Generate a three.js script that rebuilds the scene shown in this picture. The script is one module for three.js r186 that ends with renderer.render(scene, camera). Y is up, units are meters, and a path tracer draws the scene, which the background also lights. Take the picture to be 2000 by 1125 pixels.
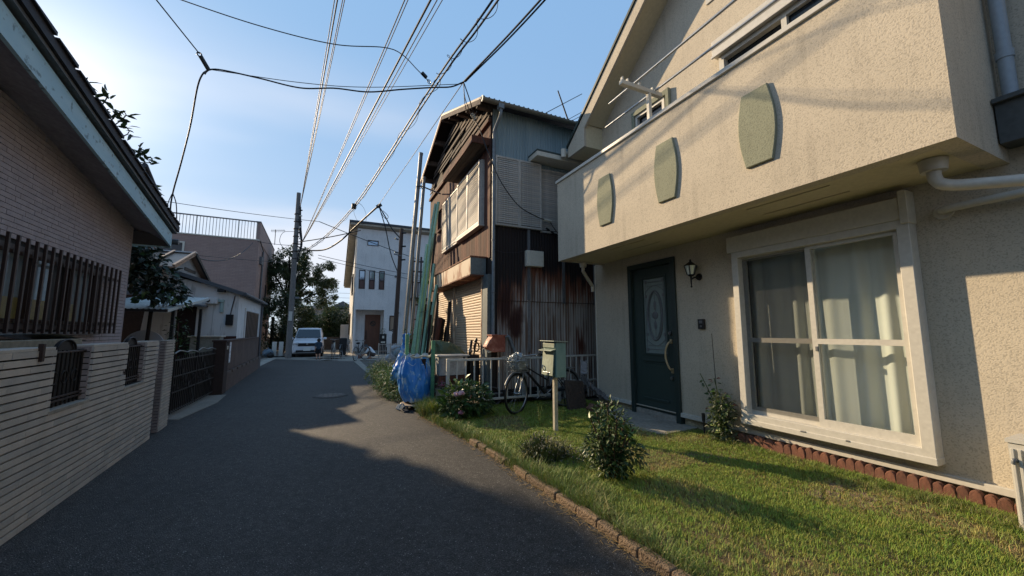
import * as THREE from 'three';
import { mergeGeometries } from 'three/addons/utils/BufferGeometryUtils.js';
import { RoundedBoxGeometry } from 'three/addons/geometries/RoundedBoxGeometry.js';
import { MarchingCubes } from 'three/addons/objects/MarchingCubes.js';

// ---------- camera, sky, sun, exposure ----------
const scene = new THREE.Scene();
const camera = new THREE.PerspectiveCamera(73.74, 16 / 9, 0.05, 600);
camera.rotation.order = 'YXZ';
camera.position.set(0, 1.4, 0);
camera.rotation.set(THREE.MathUtils.degToRad(6.5413), THREE.MathUtils.degToRad(-24.874), 0);
const renderer = new THREE.WebGLRenderer({ antialias: true });
renderer.setSize(1024, 576);
renderer.toneMapping = THREE.LinearToneMapping;
renderer.toneMappingExposure = 1.42;
renderer.shadowMap.enabled = true;
const SUN = new THREE.Vector3(-1, 0.87, -1.85).normalize();

// noise -----------------------------------------------------------
function rng(seed) { let a = seed >>> 0; return () => { a = (a + 0x6D2B79F5) >>> 0; let t = Math.imul(a ^ (a >>> 15), 1 | a); t = (t + Math.imul(t ^ (t >>> 7), 61 | t)) ^ t; return ((t ^ (t >>> 14)) >>> 0) / 4294967296; }; }
const hash = (x, y, s) => { let h = Math.imul(x | 0, 374761393) ^ Math.imul(y | 0, 668265263) ^ Math.imul(s | 0, 1442695041); h = Math.imul(h ^ (h >>> 13), 1274126177); return ((h ^ (h >>> 16)) >>> 0) / 4294967296; };
const mod = (a, n) => ((a % n) + n) % n, lerp = (a, b, t) => a + (b - a) * t, clamp = (x, a = 0, b = 1) => Math.min(b, Math.max(a, x));
const smooth = (a, b, x) => { const t = clamp((x - a) / (b - a)); return t * t * (3 - 2 * t); };
function vn(x, y, px, py, s) {                       // value noise with periods px, py
  const xi = Math.floor(x), yi = Math.floor(y), fx = x - xi, fy = y - yi, u = fx * fx * (3 - 2 * fx), v = fy * fy * (3 - 2 * fy);
  const x0 = mod(xi, px), x1 = mod(xi + 1, px), y0 = mod(yi, py), y1 = mod(yi + 1, py);
  return lerp(lerp(hash(x0, y0, s), hash(x1, y0, s), u), lerp(hash(x0, y1, s), hash(x1, y1, s), u), v);
}
function fbm(u, v, fx, fy, oct, s) { let a = 0.5, r = 0, n = 0; for (let i = 0; i < oct; i++) { r += a * vn(u * fx, v * fy, fx, fy, s + i * 17); n += a; a *= 0.5; fx *= 2; fy *= 2; } return r / n; }

// sky ---------------------------------------------------------------
{
  const W = 1024, H = 512, data = new Float32Array(W * H * 4), d = new THREE.Vector3();
  for (let j = 0; j < H; j++) for (let i = 0; i < W; i++) {
    const ph = ((i + 0.5) / W - 0.5) * Math.PI * 2, th = ((j + 0.5) / H - 0.5) * Math.PI;
    d.set(Math.cos(th) * Math.cos(ph), Math.sin(th), Math.cos(th) * Math.sin(ph));
    const el = Math.max(0, d.y), c = d.dot(SUN), ang = Math.acos(clamp(c, -1, 1));
    const hz = Math.exp(-el * 4.2), g1 = Math.exp(-ang * 4.6), g2 = Math.exp(-ang * 11.5);
    const side = 0.5 + 0.5 * c;
    let r = lerp(0.195, 0.68, hz) * (0.74 + 0.5 * side), g = lerp(0.385, 0.80, hz) * (0.78 + 0.4 * side), b = lerp(0.66, 0.90, hz) * (0.84 + 0.26 * side);
    r += 0.13 * g1 + 0.9 * g2; g += 0.12 * g1 + 0.84 * g2; b += 0.10 * g1 + 0.74 * g2;
    // thin streaks of high cloud, long in azimuth
    if (d.y > 0.01) {
      const px = d.x / (d.y + 0.28), pz = d.z / (d.y + 0.28);
      const n = fbm((px + 8) / 16, (pz + 8) / 16, 7, 30, 6, 5), m = fbm((px + 8) / 16, (pz + 8) / 16, 11, 13, 5, 41);
      let k = smooth(0.44, 0.70, n * 0.62 + m * 0.46) * smooth(0.02, 0.12, d.y) * (1 - smooth(0.36, 0.62, d.y)) * 0.62;
      k *= 0.55 + 0.6 * side;
      r = lerp(r, 0.86 + 0.5 * g1, k); g = lerp(g, 0.86 + 0.45 * g1, k); b = lerp(b, 0.88 + 0.4 * g1, k);
    }
    if (d.y < 0) { const t = smooth(0, -0.15, d.y); r = lerp(r, 0.16, t); g = lerp(g, 0.16, t); b = lerp(b, 0.16, t); }
    const o = (j * W + i) * 4; data[o] = r * 0.76; data[o + 1] = g * 0.76; data[o + 2] = b * 0.79; data[o + 3] = 1;
  }
  const t = new THREE.DataTexture(data, W, H, THREE.RGBAFormat, THREE.FloatType);
  t.mapping = THREE.EquirectangularReflectionMapping; t.magFilter = THREE.LinearFilter; t.minFilter = THREE.LinearFilter; t.needsUpdate = true;
  scene.background = t; scene.environment = t;
}
const sun = new THREE.DirectionalLight(new THREE.Color(1.0, 0.77, 0.50), 5.0);
sun.position.copy(SUN).multiplyScalar(60); sun.castShadow = true; sun.shadow.radius = 1.2;
Object.assign(sun.shadow.camera, { left: -30, right: 30, top: 30, bottom: -30, near: 1, far: 160 });
sun.shadow.mapSize.set(4096, 4096);
scene.add(sun, sun.target);

// ---------- textures ----------
function tex(w, h, size, fn, srgb = true) {          // fn(u, v) -> [r, g, b] 0..1 or one grey; size = metres per tile (number or [x, y])
  const a = new Uint8Array(w * h * 4);
  for (let j = 0; j < h; j++) for (let i = 0; i < w; i++) {
    let c = fn((i + 0.5) / w, (j + 0.5) / h); if (typeof c === 'number') c = [c, c, c];
    const o = (j * w + i) * 4; for (let k = 0; k < 3; k++) a[o + k] = clamp(c[k]) * 255; a[o + 3] = c.length > 3 ? clamp(c[3]) * 255 : 255;
  }
  const t = new THREE.DataTexture(a, w, h, THREE.RGBAFormat);
  t.wrapS = t.wrapT = THREE.RepeatWrapping; t.magFilter = THREE.LinearFilter; t.minFilter = THREE.LinearMipmapLinearFilter; t.generateMipmaps = true;
  if (srgb) t.colorSpace = THREE.SRGBColorSpace;
  const [sx, sy] = Array.isArray(size) ? size : [size, size]; t.repeat.set(1 / sx, 1 / sy); t.needsUpdate = true;
  return t;
}
const mul = (c, k) => c.map((x) => x * k), mix = (a, b, t) => a.map((x, i) => lerp(x, b[i], t)), hx = (h) => [(h >> 16 & 255) / 255, (h >> 8 & 255) / 255, (h & 255) / 255];
const M = {};
const mat = (color, roughness = 0.8, metalness = 0, extra = {}) => new THREE.MeshStandardMaterial({ color, roughness, metalness, side: THREE.DoubleSide, ...extra });

const grain = tex(256, 256, 0.4, (u, v) => 0.93 + 0.09 * (fbm(u, v, 16, 16, 4, 3) - 0.2), true);
const dirt = tex(512, 512, 1.6, (u, v) => { const n = fbm(u, v, 5, 5, 6, 9), f = fbm(u, v, 60, 60, 2, 29); return 0.80 + 0.24 * (n - 0.5) + 0.16 * (f - 0.4); });
const fineBump = tex(256, 256, 0.3, (u, v) => fbm(u, v, 40, 40, 3, 77), false);

// asphalt: small stones in black binder
const asphaltH0 = (u, v) => { let best = 0; const s = 170; const x = u * s, y = v * s, xi = Math.floor(x), yi = Math.floor(y); let tone = 0.5;
  for (let a = -1; a <= 1; a++) for (let b = -1; b <= 1; b++) { const cx = xi + a, cy = yi + b, hx1 = hash(mod(cx, s), mod(cy, s), 1), hy1 = hash(mod(cx, s), mod(cy, s), 2); const r = 0.34 + 0.28 * hash(mod(cx, s), mod(cy, s), 3); const dd = Math.hypot(cx + hx1 - x, cy + hy1 - y) / r; const k = 1 - dd * dd; if (k > best) { best = k; tone = hash(mod(cx, s), mod(cy, s), 4); } }
  return [best, tone]; };
const aCache = new Map(), asphaltH = (u, v) => { const k = Math.round(u * 2048) * 4096 + Math.round(v * 2048); let q = aCache.get(k); if (!q) aCache.set(k, q = asphaltH0(u, v)); return q; };
const asphaltC = tex(1024, 1024, 1.5, (u, v) => { const [k, t] = asphaltH(u, v); const p = fbm(u, v, 4, 4, 5, 91), base = 0.170 + 0.07 * (p - 0.5); const m1 = fbm(u, v, 46, 46, 3, 93) - 0.5, m2 = vn(u * 260, v * 260, 260, 260, 95) - 0.5; const s = base - 0.02 + 0.16 * m1 + 0.11 * m2 + k * (0.08 + 0.26 * t * t * t) + (t > 0.985 && k > 0.45 ? 0.20 : 0); return [s * 1.03, s, s * 0.97]; });
const asphaltB = tex(1024, 1024, 1.5, (u, v) => { const [k, t] = asphaltH(u, v); return 0.15 + 0.6 * Math.sqrt(k) * (0.5 + 0.5 * t); }, false);
M.asphalt = mat(0xffffff, 0.68, 0, { map: asphaltC, bumpMap: asphaltB, bumpScale: 0.008 });
M.ground = mat(0x6a6257, 0.95, 0, { map: dirt });
M.concrete = mat(0xa49d90, 0.9, 0, { map: dirt, bumpMap: fineBump, bumpScale: 0.002 });
M.concretePale = mat(0xb9b3a6, 0.88, 0, { map: dirt, bumpMap: fineBump, bumpScale: 0.002 });
M.wetConcrete = mat(0x4c4a48, 0.12, 0, { map: dirt, bumpMap: fineBump, bumpScale: 0.001 });

// stucco: sprayed lumps with dark pits
const stH = (u, v) => fbm(u, v, 150, 150, 3, 55);
const stuccoC = (c) => tex(1024, 1024, 1.2, (u, v) => { const n = stH(u, v), big = fbm(u, v, 3, 3, 5, 12), pit = smooth(0.40, 0.28, n); const st = fbm(u, v, 18, 2, 4, 57); const k = 0.97 + 0.10 * (n - 0.5) + 0.10 * (big - 0.5) - 0.05 * smooth(0.5, 0.8, st); return mix(mul(c, k), mul(c, 0.70), pit * 0.4); });
const stuccoB = tex(1024, 1024, 1.2, (u, v) => smooth(0.22, 0.72, stH(u, v)), false);
M.stucco = mat(0xffffff, 0.95, 0, { map: stuccoC(hx(0xc4baa7)), bumpMap: stuccoB, bumpScale: 0.0008 });
M.stuccoGreen = mat(0xffffff, 0.95, 0, { map: stuccoC(hx(0x8d907b)), bumpMap: stuccoB, bumpScale: 0.0012 });
M.stuccoWhite = mat(0xffffff, 0.92, 0, { map: stuccoC(hx(0xe0ddd8)), bumpMap: stuccoB, bumpScale: 0.002 });
M.plinth = mat(0xcabf9f, 0.95, 0, { map: dirt, bumpMap: stuccoB, bumpScale: 0.003 });
M.soffit = mat(0xcfc4a4, 0.85, 0, { map: grain });
M.whiteMetal = mat(0xcbc8be, 0.45, 0.0, { map: grain });
M.offWhite = mat(0xcfcabb, 0.5, 0, { map: grain });
M.pvc = mat(0xcdc8bb, 0.4, 0, { map: grain });
M.bluePipe = mat(0x97a3ad, 0.4, 0, { map: grain });
M.greyMetal = mat(0x6f7274, 0.5, 0.3, { map: grain });
M.darkMetal = mat(0x2a2928, 0.55, 0.3, { map: grain });
M.blackMetal = mat(0x1c1b1b, 0.5, 0.2, { map: grain });
M.black = mat(0x0e0e0f, 0.6);
M.cable = mat(0x17171a, 0.6);
M.cableGrey = mat(0x4c4744, 0.6);
M.alu = mat(0xb9bbbb, 0.35, 0.8, { map: grain });
M.steel = mat(0x9a9c9c, 0.3, 0.9);
M.tealRoof = mat(0x40504a, 0.6, 0, { map: dirt });
M.doorGreen = mat(0x32423e, 0.55, 0, { map: grain });
M.doorFrame = mat(0x2b3936, 0.5, 0, { map: grain });
M.brass = mat(0xb3a07c, 0.45, 0.35);
M.glass = new THREE.MeshPhysicalMaterial({ color: 0xfdfefd, roughness: 0.02, metalness: 0, transmission: 1, thickness: 0, ior: 1.5, side: THREE.DoubleSide });
M.darkGlass = mat(0x14181b, 0.06, 0, {});
M.skyGlass = mat(0x20262c, 0.05, 0, {});
M.mirrorGlass = mat(0x8da0b0, 0.06, 0.85, {});
M.frosted = mat(0x86938f, 0.25, 0, { map: grain });
M.room = mat(0x4b463d, 0.95);
M.roomDark = mat(0x1c1b1a, 0.95);
M.screen = mat(0x24272a, 0.9, 0, { transparent: true, opacity: 0.24 });
M.curtain = new THREE.MeshPhysicalMaterial({ color: 0xedf5ee, roughness: 1, transmission: 0.15, thickness: 0, side: THREE.DoubleSide, map: tex(256, 256, 0.12, (u, v) => 0.9 + 0.1 * Math.sin(u * 6.283 * 24) * Math.sin(v * 6.283 * 24)) });
M.valance = mat(0xe9e8e0, 0.7);

// ---------- building blocks ----------
const used = new Map();
const numbered = (n) => { const k = used.get(n) ?? 0; used.set(n, k + 1); return k ? `${n}_${String(k).padStart(3, '0')}` : n; };
const flat = (g) => { const f = g.index ? g.toNonIndexed() : g; for (const k of Object.keys(f.attributes)) if (!['position', 'normal', 'uv', 'color'].includes(k)) f.deleteAttribute(k); f.morphAttributes = {}; return f; };
function metre(g) {                                    // uv in metres from the face each triangle turns to
  g = flat(g); const p = g.attributes.position, n = p.count, uv = new Float32Array(n * 2), a = new THREE.Vector3(), b = new THREE.Vector3(), c = new THREE.Vector3();
  for (let i = 0; i < n; i += 3) {
    a.fromBufferAttribute(p, i); b.fromBufferAttribute(p, i + 1); c.fromBufferAttribute(p, i + 2);
    const m = b.clone().sub(a).cross(c.clone().sub(a)), x = Math.abs(m.x), y = Math.abs(m.y), z = Math.abs(m.z);
    [a, b, c].forEach((q, k) => { const [s, t] = y > x && y > z ? [q.x, q.z] : x > z ? [q.z, q.y] : [q.x, q.y]; uv[(i + k) * 2] = s; uv[(i + k) * 2 + 1] = t; });
  }
  g.setAttribute('uv', new THREE.BufferAttribute(uv, 2)); return g;
}
const xf = (g, x = 0, y = 0, z = 0, rx = 0, ry = 0, rz = 0) => g.applyMatrix4(new THREE.Matrix4().compose(new THREE.Vector3(x, y, z), new THREE.Quaternion().setFromEuler(new THREE.Euler(rx, ry, rz)), new THREE.Vector3(1, 1, 1)));
const box = (w, h, d, x = 0, y = 0, z = 0, rx = 0, ry = 0, rz = 0) => xf(new THREE.BoxGeometry(w, h, d), x, y, z, rx, ry, rz);
const bb = (x0, x1, y0, y1, z0, z1) => box(x1 - x0, y1 - y0, Math.abs(z1 - z0), (x0 + x1) / 2, (y0 + y1) / 2, (z0 + z1) / 2);
const rbox = (w, h, d, r, x = 0, y = 0, z = 0, rx = 0, ry = 0, rz = 0) => xf(new RoundedBoxGeometry(w, h, d, 1, r), x, y, z, rx, ry, rz);
const rb = (x0, x1, y0, y1, z0, z1, r = 0.006) => rbox(x1 - x0, y1 - y0, Math.abs(z1 - z0), r, (x0 + x1) / 2, (y0 + y1) / 2, (z0 + z1) / 2);
const V = (a) => (a.isVector3 ? a : new THREE.Vector3(...a));
function bar(a, b, w, h = w, roll = 0) {               // square bar from a to b
  a = V(a); b = V(b); const d = b.clone().sub(a), g = new THREE.BoxGeometry(w, h, d.length()); g.rotateZ(roll);
  const m = new THREE.Matrix4().lookAt(b, a, Math.abs(d.clone().normalize().y) > 0.99 ? new THREE.Vector3(0, 0, 1) : new THREE.Vector3(0, 1, 0)).setPosition(a.clone().add(b).multiplyScalar(0.5));
  return g.applyMatrix4(m);
}
function rod(a, b, r0, r1 = r0, n = 8, open = false) { // round bar from a to b
  a = V(a); b = V(b); const d = b.clone().sub(a), g = new THREE.CylinderGeometry(r1, r0, d.length(), n, 1, open);
  g.applyQuaternion(new THREE.Quaternion().setFromUnitVectors(new THREE.Vector3(0, 1, 0), d.clone().normalize()));
  return g.translate(...a.clone().add(b).multiplyScalar(0.5).toArray());
}
const tube = (pts, r, seg = 24, n = 6, closed = false) => new THREE.TubeGeometry(new THREE.CatmullRomCurve3(pts.map(V), closed, 'catmullrom', 0.5), seg, r, n, closed);
const ball = (r, x, y, z, sx = 1, sy = 1, sz = 1, n = 10) => new THREE.SphereGeometry(r, n, Math.max(6, n - 2)).scale(sx, sy, sz).translate(x, y, z);
function shape(pts, holes = []) { const s = new THREE.Shape(pts.map(([x, y]) => new THREE.Vector2(x, y))); for (const h of holes) s.holes.push(new THREE.Path(h.map(([x, y]) => new THREE.Vector2(x, y)))); return s; }
const rect = (a0, a1, b0, b1) => [[a0, b0], [a1, b0], [a1, b1], [a0, b1]];
// plate in a plane x = const (points are [z, y]) from x0 to x1, or z = const (points are [x, y]) from z0 to z1
const plateX = (pts, holes, x0, x1, bevel = 0) => new THREE.ExtrudeGeometry(shape(pts, holes), { depth: x1 - x0 - 2 * bevel, bevelEnabled: bevel > 0, bevelSize: bevel, bevelThickness: bevel, bevelSegments: 1, curveSegments: 14 }).rotateY(-Math.PI / 2).translate(x1 - bevel, 0, 0);
const plateZ = (pts, holes, z0, z1, bevel = 0) => new THREE.ExtrudeGeometry(shape(pts, holes), { depth: z1 - z0 - 2 * bevel, bevelEnabled: bevel > 0, bevelSize: bevel, bevelThickness: bevel, bevelSegments: 1, curveSegments: 14 }).translate(0, 0, z0 + bevel);
const plateY = (pts, y0, y1) => new THREE.ExtrudeGeometry(shape(pts), { depth: y1 - y0, bevelEnabled: false }).rotateX(Math.PI / 2).translate(0, y1, 0);   // points are [x, z]
const join = (list) => { list = [list].flat(9).map(flat); const col = list.some((g) => g.attributes.color); if (!col) list.forEach((g) => g.deleteAttribute('color')); return list.length > 1 ? mergeGeometries(list) : list[0]; };

const offOf = (o) => { while (o && !o.off) o = o.parent; return o?.off ?? [0, 0, 0]; };
function thing(name, label, category, at = [0, 0, 0], o = {}) {  // children of a thing are written in the place's own metres unless o.local
  const g = new THREE.Group(); g.name = numbered(name); scene.add(g);
  g.position.set(...at); if (o.left) { g.position.set(...fromL(...at)); g.rotation.y = PHI; } else if (o.turn) g.rotation.y = o.turn;
  g.off = o.local ? [0, 0, 0] : at; g.userData = { label, category }; if (o.group) g.userData.group = o.group; if (o.kind) g.userData.kind = o.kind;
  return g;
}
function part(name, geos, m, parent, o = {}) {
  let g = join(geos); if (!o.uv) g = metre(g);
  const f = parent === scene ? [0, 0, 0] : offOf(parent); g.translate(-f[0], -f[1], -f[2]);
  const b = new THREE.Mesh(g, m); b.name = parent === scene ? numbered(name) : name; b.castShadow = b.receiveShadow = true; parent.add(b);
  if (o.label) b.userData.label = o.label; if (o.kind) b.userData.kind = o.kind;
  return b;
}
function piece(name, geo, m, parent, x, y, z, rx = 0, ry = 0, rz = 0, s = [1, 1, 1]) {   // one of many alike pieces sharing a geometry
  const f = offOf(parent), b = new THREE.Mesh(geo, m); b.name = name; b.position.set(x - f[0], y - f[1], z - f[2]); b.rotation.set(rx, ry, rz); b.scale.set(...s); b.castShadow = b.receiveShadow = true; parent.add(b); return b;
}
function solo(name, geos, m, label, category, o = {}) { const b = part(name, geos, m, scene, o); b.userData.label = label; if (category) b.userData.category = category; if (o.group) b.userData.group = o.group; return b; }
function struct(name, geos, m, label, o = {}) { const b = part(name, geos, m, scene, o); b.userData = { kind: o.kind ?? 'structure', label }; return b; }
// the left side of the lane runs a few degrees off the right side
const PHI = 0.0722, OX = -1.648, cP = Math.cos(PHI), sP = Math.sin(PHI);
function fromL(x, y, z) { return [OX + x * cP + z * sP, y, -x * sP + z * cP]; }
const tint = (m, k, warm = 0) => { const c = m.clone(); c.color.r *= k * (1 + warm); c.color.g *= k; c.color.b *= k * (1 - warm); return c; };
const tints = (m, ks) => ks.map((k, i) => tint(m, k, ((i % 3) - 1) * 0.02));
const parts = (name, list, m, parent, o) => list.map((g) => part(name, g, Array.isArray(m) ? m[Math.floor(Math.abs(Math.sin(g.id * 12.9)) * m.length)] : m, parent, o));
// ---------- the ground ----------
struct('ground', bb(-220, 220, -0.32, -0.02, -420, 60), M.ground, 'bare earth of the yards beside and beyond the lane');
struct('road', plateY([[-2.75, -23.6], [0.98, -20.2], [1.15, -13.5], [1.75, -7.1], [4.66, -6.4], [4.66, 9], [-2.0, 9], [-1.7, -1], [-2.0, -5], [-2.2, -6.9], [-2.55, -8.2], [-2.45, -11.2], [-2.65, -18]], -0.18, 0), M.asphalt, 'dark asphalt lane running between the houses');
{
  const t = struct('driveway', plateY([[-3.3, -34], [6, -34], [6, -20.9], [1.28, -20.9], [1.35, -13.4], [1.16, -13.4], [0.985, -20.2], [-2.75, -23.61], [-3.3, -22]], -0.16, 0.004), M.concrete, 'pale concrete apron across the end of the lane');
  t.name = 'driveway';
  struct('gutter', bb(-3.05, -2.66, -0.12, 0.012, -24.5, -17.6), M.concretePale, 'concrete gutter strip at the far left edge of the lane');
  struct('gate_apron', plateY([[-2.62, -8.25], [-2.18, -8.0], [-2.12, -8.6], [-2.02, -9.6], [-2.1, -10.7], [-2.62, -10.75]], -0.1, 0.008), M.concrete, 'worn concrete strip in front of the iron gate');
  const r = rng(8), pud = [[-0.3, -23.1, 0.9, 0.5], [0.25, -22.4, 0.55, 0.3], [0.6, -24.8, 1.0, 0.55], [-0.15, -21.4, 0.5, 0.25], [1.9, -21.9, 0.5, 0.3]];
  solo('puddle', pud.map(([x, z, a, b]) => { const p = []; for (let i = 0; i < 26; i++) { const q = i / 26 * 6.283, k = 0.75 + 0.25 * Math.sin(q * 3 + x) + 0.14 * r(); p.push([x + Math.cos(q) * a * k, z + Math.sin(q) * b * k]); } return plateY(p, 0.006, 0.009); }), mat(0x2d2d2c, 0.05), 'thin spilled water lying on the concrete in front of the parked van', 'water', { kind: 'stuff' });
  const mh = thing('manhole_cover', 'round iron manhole cover set in the asphalt lane', 'manhole cover', [0.02, 0, -9.6]);
  part('rim', new THREE.CylinderGeometry(0.36, 0.36, 0.05, 36).translate(0.02, -0.019, -9.6), M.asphalt, mh);
  part('lid', new THREE.CylinderGeometry(0.31, 0.31, 0.05, 36).translate(0.02, -0.0145, -9.6), mat(0x4a4643, 0.6, 0.3, { map: dirt }), mh);
  const ringG = []; for (let i = 0; i < 5; i++) for (let j = 0; j < 5; j++) if (Math.hypot(i - 2, j - 2) < 2.6) ringG.push(box(0.07, 0.006, 0.07, 0.02 + (i - 2) * 0.1, 0.012, -9.6 + (j - 2) * 0.1));
  part('tread', ringG, mat(0x575350, 0.5, 0.4), mh);
}
// lawn soil, gently uneven
const lawnEdge = [[1.95, 2.2], [1.86, -0.6], [1.83, -2.28], [1.78, -3.4], [1.74, -4.3], [1.60, -5.4], [1.46, -6.35], [1.42, -6.9]];
function edgeX(z) { for (let i = 0; i < lawnEdge.length - 1; i++) { const [x0, z0] = lawnEdge[i], [x1, z1] = lawnEdge[i + 1]; if (z <= z0 && z >= z1) return lerp(x0, x1, (z - z0) / (z1 - z0)); } return 1.9; }
const lawnY = (x, z) => 0.035 + 0.035 * fbm((x + 4) / 8, (z + 12) / 16, 9, 18, 3, 61) - 0.045 * smooth(0.12, 0, x - edgeX(z));
{
  const nx = 44, nz = 120, pos = [], idx = [], uv = [];
  for (let j = 0; j <= nz; j++) for (let i = 0; i <= nx; i++) { const z = lerp(2.2, -6.95, j / nz), e = edgeX(z), x = lerp(e, 4.72, i / nx); pos.push(x, i === 0 ? -0.01 : lawnY(x, z), z); uv.push(x, z); }
  for (let j = 0; j < nz; j++) for (let i = 0; i < nx; i++) { const a = j * (nx + 1) + i, b = a + 1, c = a + nx + 1, d = c + 1; idx.push(a, b, c, b, d, c); }
  const g = new THREE.BufferGeometry(); g.setAttribute('position', new THREE.Float32BufferAttribute(pos, 3)); g.setAttribute('uv', new THREE.Float32BufferAttribute(uv, 2)); g.setIndex(idx); g.computeVertexNormals();
  const soil = tex(512, 512, 1.7, (u, v) => { const n = fbm(u, v, 6, 6, 6, 15), f = fbm(u, v, 80, 80, 2, 19); return mix([0.34, 0.29, 0.19], [0.45, 0.38, 0.25], n + 0.5 * (f - 0.5)); });
  struct('lawn_soil', g, mat(0xffffff, 1, 0, { map: soil, bumpMap: fineBump, bumpScale: 0.01 }), 'dry brown soil showing between the grass of the front lawn');
}
const onStep = (x, z) => x > 4.0 - 0.03 && z < -3.98 && z > -5.62 && x > lerp(3.98, 4.0, 0) && x > 3.9;
const bald = (x, z) => { const n = fbm((x + 4) / 8, (z + 12) / 16, 10, 20, 4, 88);
  let k = smooth(0.60, 0.42, n);                                         // 1 = full grass
  const d1 = Math.hypot((x - 4.0) / 0.52, (z + 1.85) / 0.42), d2 = Math.hypot((x - 2.75) / 0.42, (z + 2.45) / 0.5), d3 = Math.hypot((x - 4.25) / 0.35, (z + 3.1) / 0.7), d4 = Math.hypot((x - 3.6) / 0.25, (z + 2.6) / 0.9), d5 = Math.hypot((x - 2.8) / 0.5, (z + 1.3) / 0.5);
  for (const [d, w] of [[d1, 0.95], [d2, 0.75], [d3, 0.55], [d4, 0.45], [d5, 0.4]]) k *= 1 - w * smooth(1.15, 0.5, d + 0.5 * (n - 0.5));
  return clamp(0.34 + 0.75 * k); };
{
  const r = rng(31);
  const tuft = (n, h, spread, w) => { const p = [], nn = []; for (let i = 0; i < n; i++) { const a = r() * 6.283, x = (r() - 0.5) * spread, z = (r() - 0.5) * spread, l = h * (0.55 + 0.6 * r()), lean = l * (0.25 + 0.7 * r()), dx = Math.cos(a), dz = Math.sin(a), ww = w * (0.6 + 0.6 * r());
    const b = [x, 0, z], m = [x + dx * lean * 0.35, l * 0.62, z + dz * lean * 0.35], t = [x + dx * lean, l, z + dz * lean], sx = -dz * ww, sz = dx * ww;
    const L = [[b[0] - sx, 0, b[2] - sz], [b[0] + sx, 0, b[2] + sz], [m[0] + sx * 0.8, m[1], m[2] + sz * 0.8], [m[0] - sx * 0.8, m[1], m[2] - sz * 0.8]];
    p.push(...L[0], ...L[1], ...L[2], ...L[0], ...L[2], ...L[3], ...L[3], ...L[2], ...t); for (let k = 0; k < 9; k++) { nn.push(-dx * 0.5, 0.8, -dz * 0.5); } }
    const g = new THREE.BufferGeometry(); g.setAttribute('position', new THREE.Float32BufferAttribute(p, 3)); g.setAttribute('normal', new THREE.Float32BufferAttribute(nn, 3)); return g; };
  const gm = new THREE.MeshPhysicalMaterial({ color: 0xffffff, roughness: 0.7, transmission: 0.3, thickness: 0, side: THREE.DoubleSide });
  const spots = [], c = new THREE.Color(), q = new THREE.Object3D();
  for (let i = 0; i < 118000; i++) {
    const z = lerp(1.4, -6.9, r()), e = edgeX(z), x = e + 0.02 + (4.66 - e) * r(); if (r() > bald(x, z) * 1.0) continue; if (onStep(x, z)) continue;
    if (z < -5.2 && r() < 0.35) continue;
    spots.push([x, z, 0.75 + 0.6 * r()]);
  }
  const im = new THREE.InstancedMesh(tuft(6, 0.024, 0.05, 0.0015), gm, spots.length);
  spots.forEach(([x, z, s], i) => { q.position.set(x, lawnY(x, z) - 0.002, z); q.rotation.set((r() - 0.5) * 0.4, r() * 6.283, (r() - 0.5) * 0.4); const n = fbm((x + 4) / 8, (z + 12) / 16, 14, 28, 4, 7); q.scale.set(s, s * (0.7 + 0.8 * n), s); q.updateMatrix(); im.setMatrixAt(i, q.matrix);
    const dry = clamp((0.62 - bald(x, z)) * 1.3 + 0.55 * (n - 0.5) + (r() < 0.10 ? 0.5 : 0)); c.setRGB(lerp(0.255, 0.48, dry) * (0.8 + 0.4 * r()), lerp(0.335, 0.40, dry) * (0.8 + 0.4 * r()), lerp(0.032, 0.15, dry)); im.setColorAt(i, c); });
  im.name = 'lawn_grass'; im.castShadow = im.receiveShadow = true; im.userData = { label: 'short patchy green lawn grass in front of the cream house', category: 'grass', kind: 'stuff' }; scene.add(im);
  // longer grass along the lane edge and under the wall
  const long = []; for (let i = 0; i < 2200; i++) { const z = lerp(-0.5, -6.9, r()), u = r() * r() * r(); const lush = fbm(0.3, (z + 12) / 16, 3, 24, 3, 3); if (r() > lush * 1.5 - 0.25) continue; long.push([edgeX(z) + 0.01 + 0.28 * u, z, 0.7 + r() * 0.9]); }
  for (let i = 0; i < 1100; i++) { const z = lerp(-0.6, -3.6, r()); if (r() > 0.25 + 0.8 * smooth(-2.6, -1.6, z)) continue; long.push([4.52 - 0.38 * r() * r() - 0.12 * fbm(0.1, (z + 12) / 16, 2, 30, 2, 44), z, 0.45 + r() * 0.55]); }
  for (let i = 0; i < 330; i++) { const a = r() * 6.283, d = Math.sqrt(r()); long.push([1.98 + Math.cos(a) * d * 0.22, -2.95 + Math.sin(a) * d * 0.42, 0.6 + r() * 0.6]); }
  for (let i = 0; i < 420; i++) { const z = lerp(-3.3, -6.5, r()); long.push([edgeX(z) - 0.05 + 0.14 * r(), z, (z > -4.1 ? 0.75 : 0.5) + 0.4 * r()]); }
  for (let i = 0; i < 260; i++) { const a = r() * 6.283, d = Math.sqrt(r()); long.push([1.62 + Math.cos(a) * d * 0.22, -6.75 + Math.sin(a) * d * 0.4, 1.6 + r() * 1.4]); }
  const im2 = new THREE.InstancedMesh(tuft(8, 0.085, 0.05, 0.0020), gm, long.length);
  long.forEach(([x, z, s], i) => { q.position.set(x, Math.max(0, lawnY(x, z) - 0.004), z); q.rotation.set((r() - 0.5) * 0.5, r() * 6.283, (r() - 0.5) * 0.5); q.scale.set(s, s, s); q.updateMatrix(); im2.setMatrixAt(i, q.matrix); const dry = r() < 0.2 ? 0.7 : 0.1 * r(); c.setRGB(lerp(0.18, 0.40, dry), lerp(0.26, 0.32, dry), lerp(0.03, 0.13, dry)).multiplyScalar(0.75 + 0.5 * r()); im2.setColorAt(i, c); });
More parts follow.
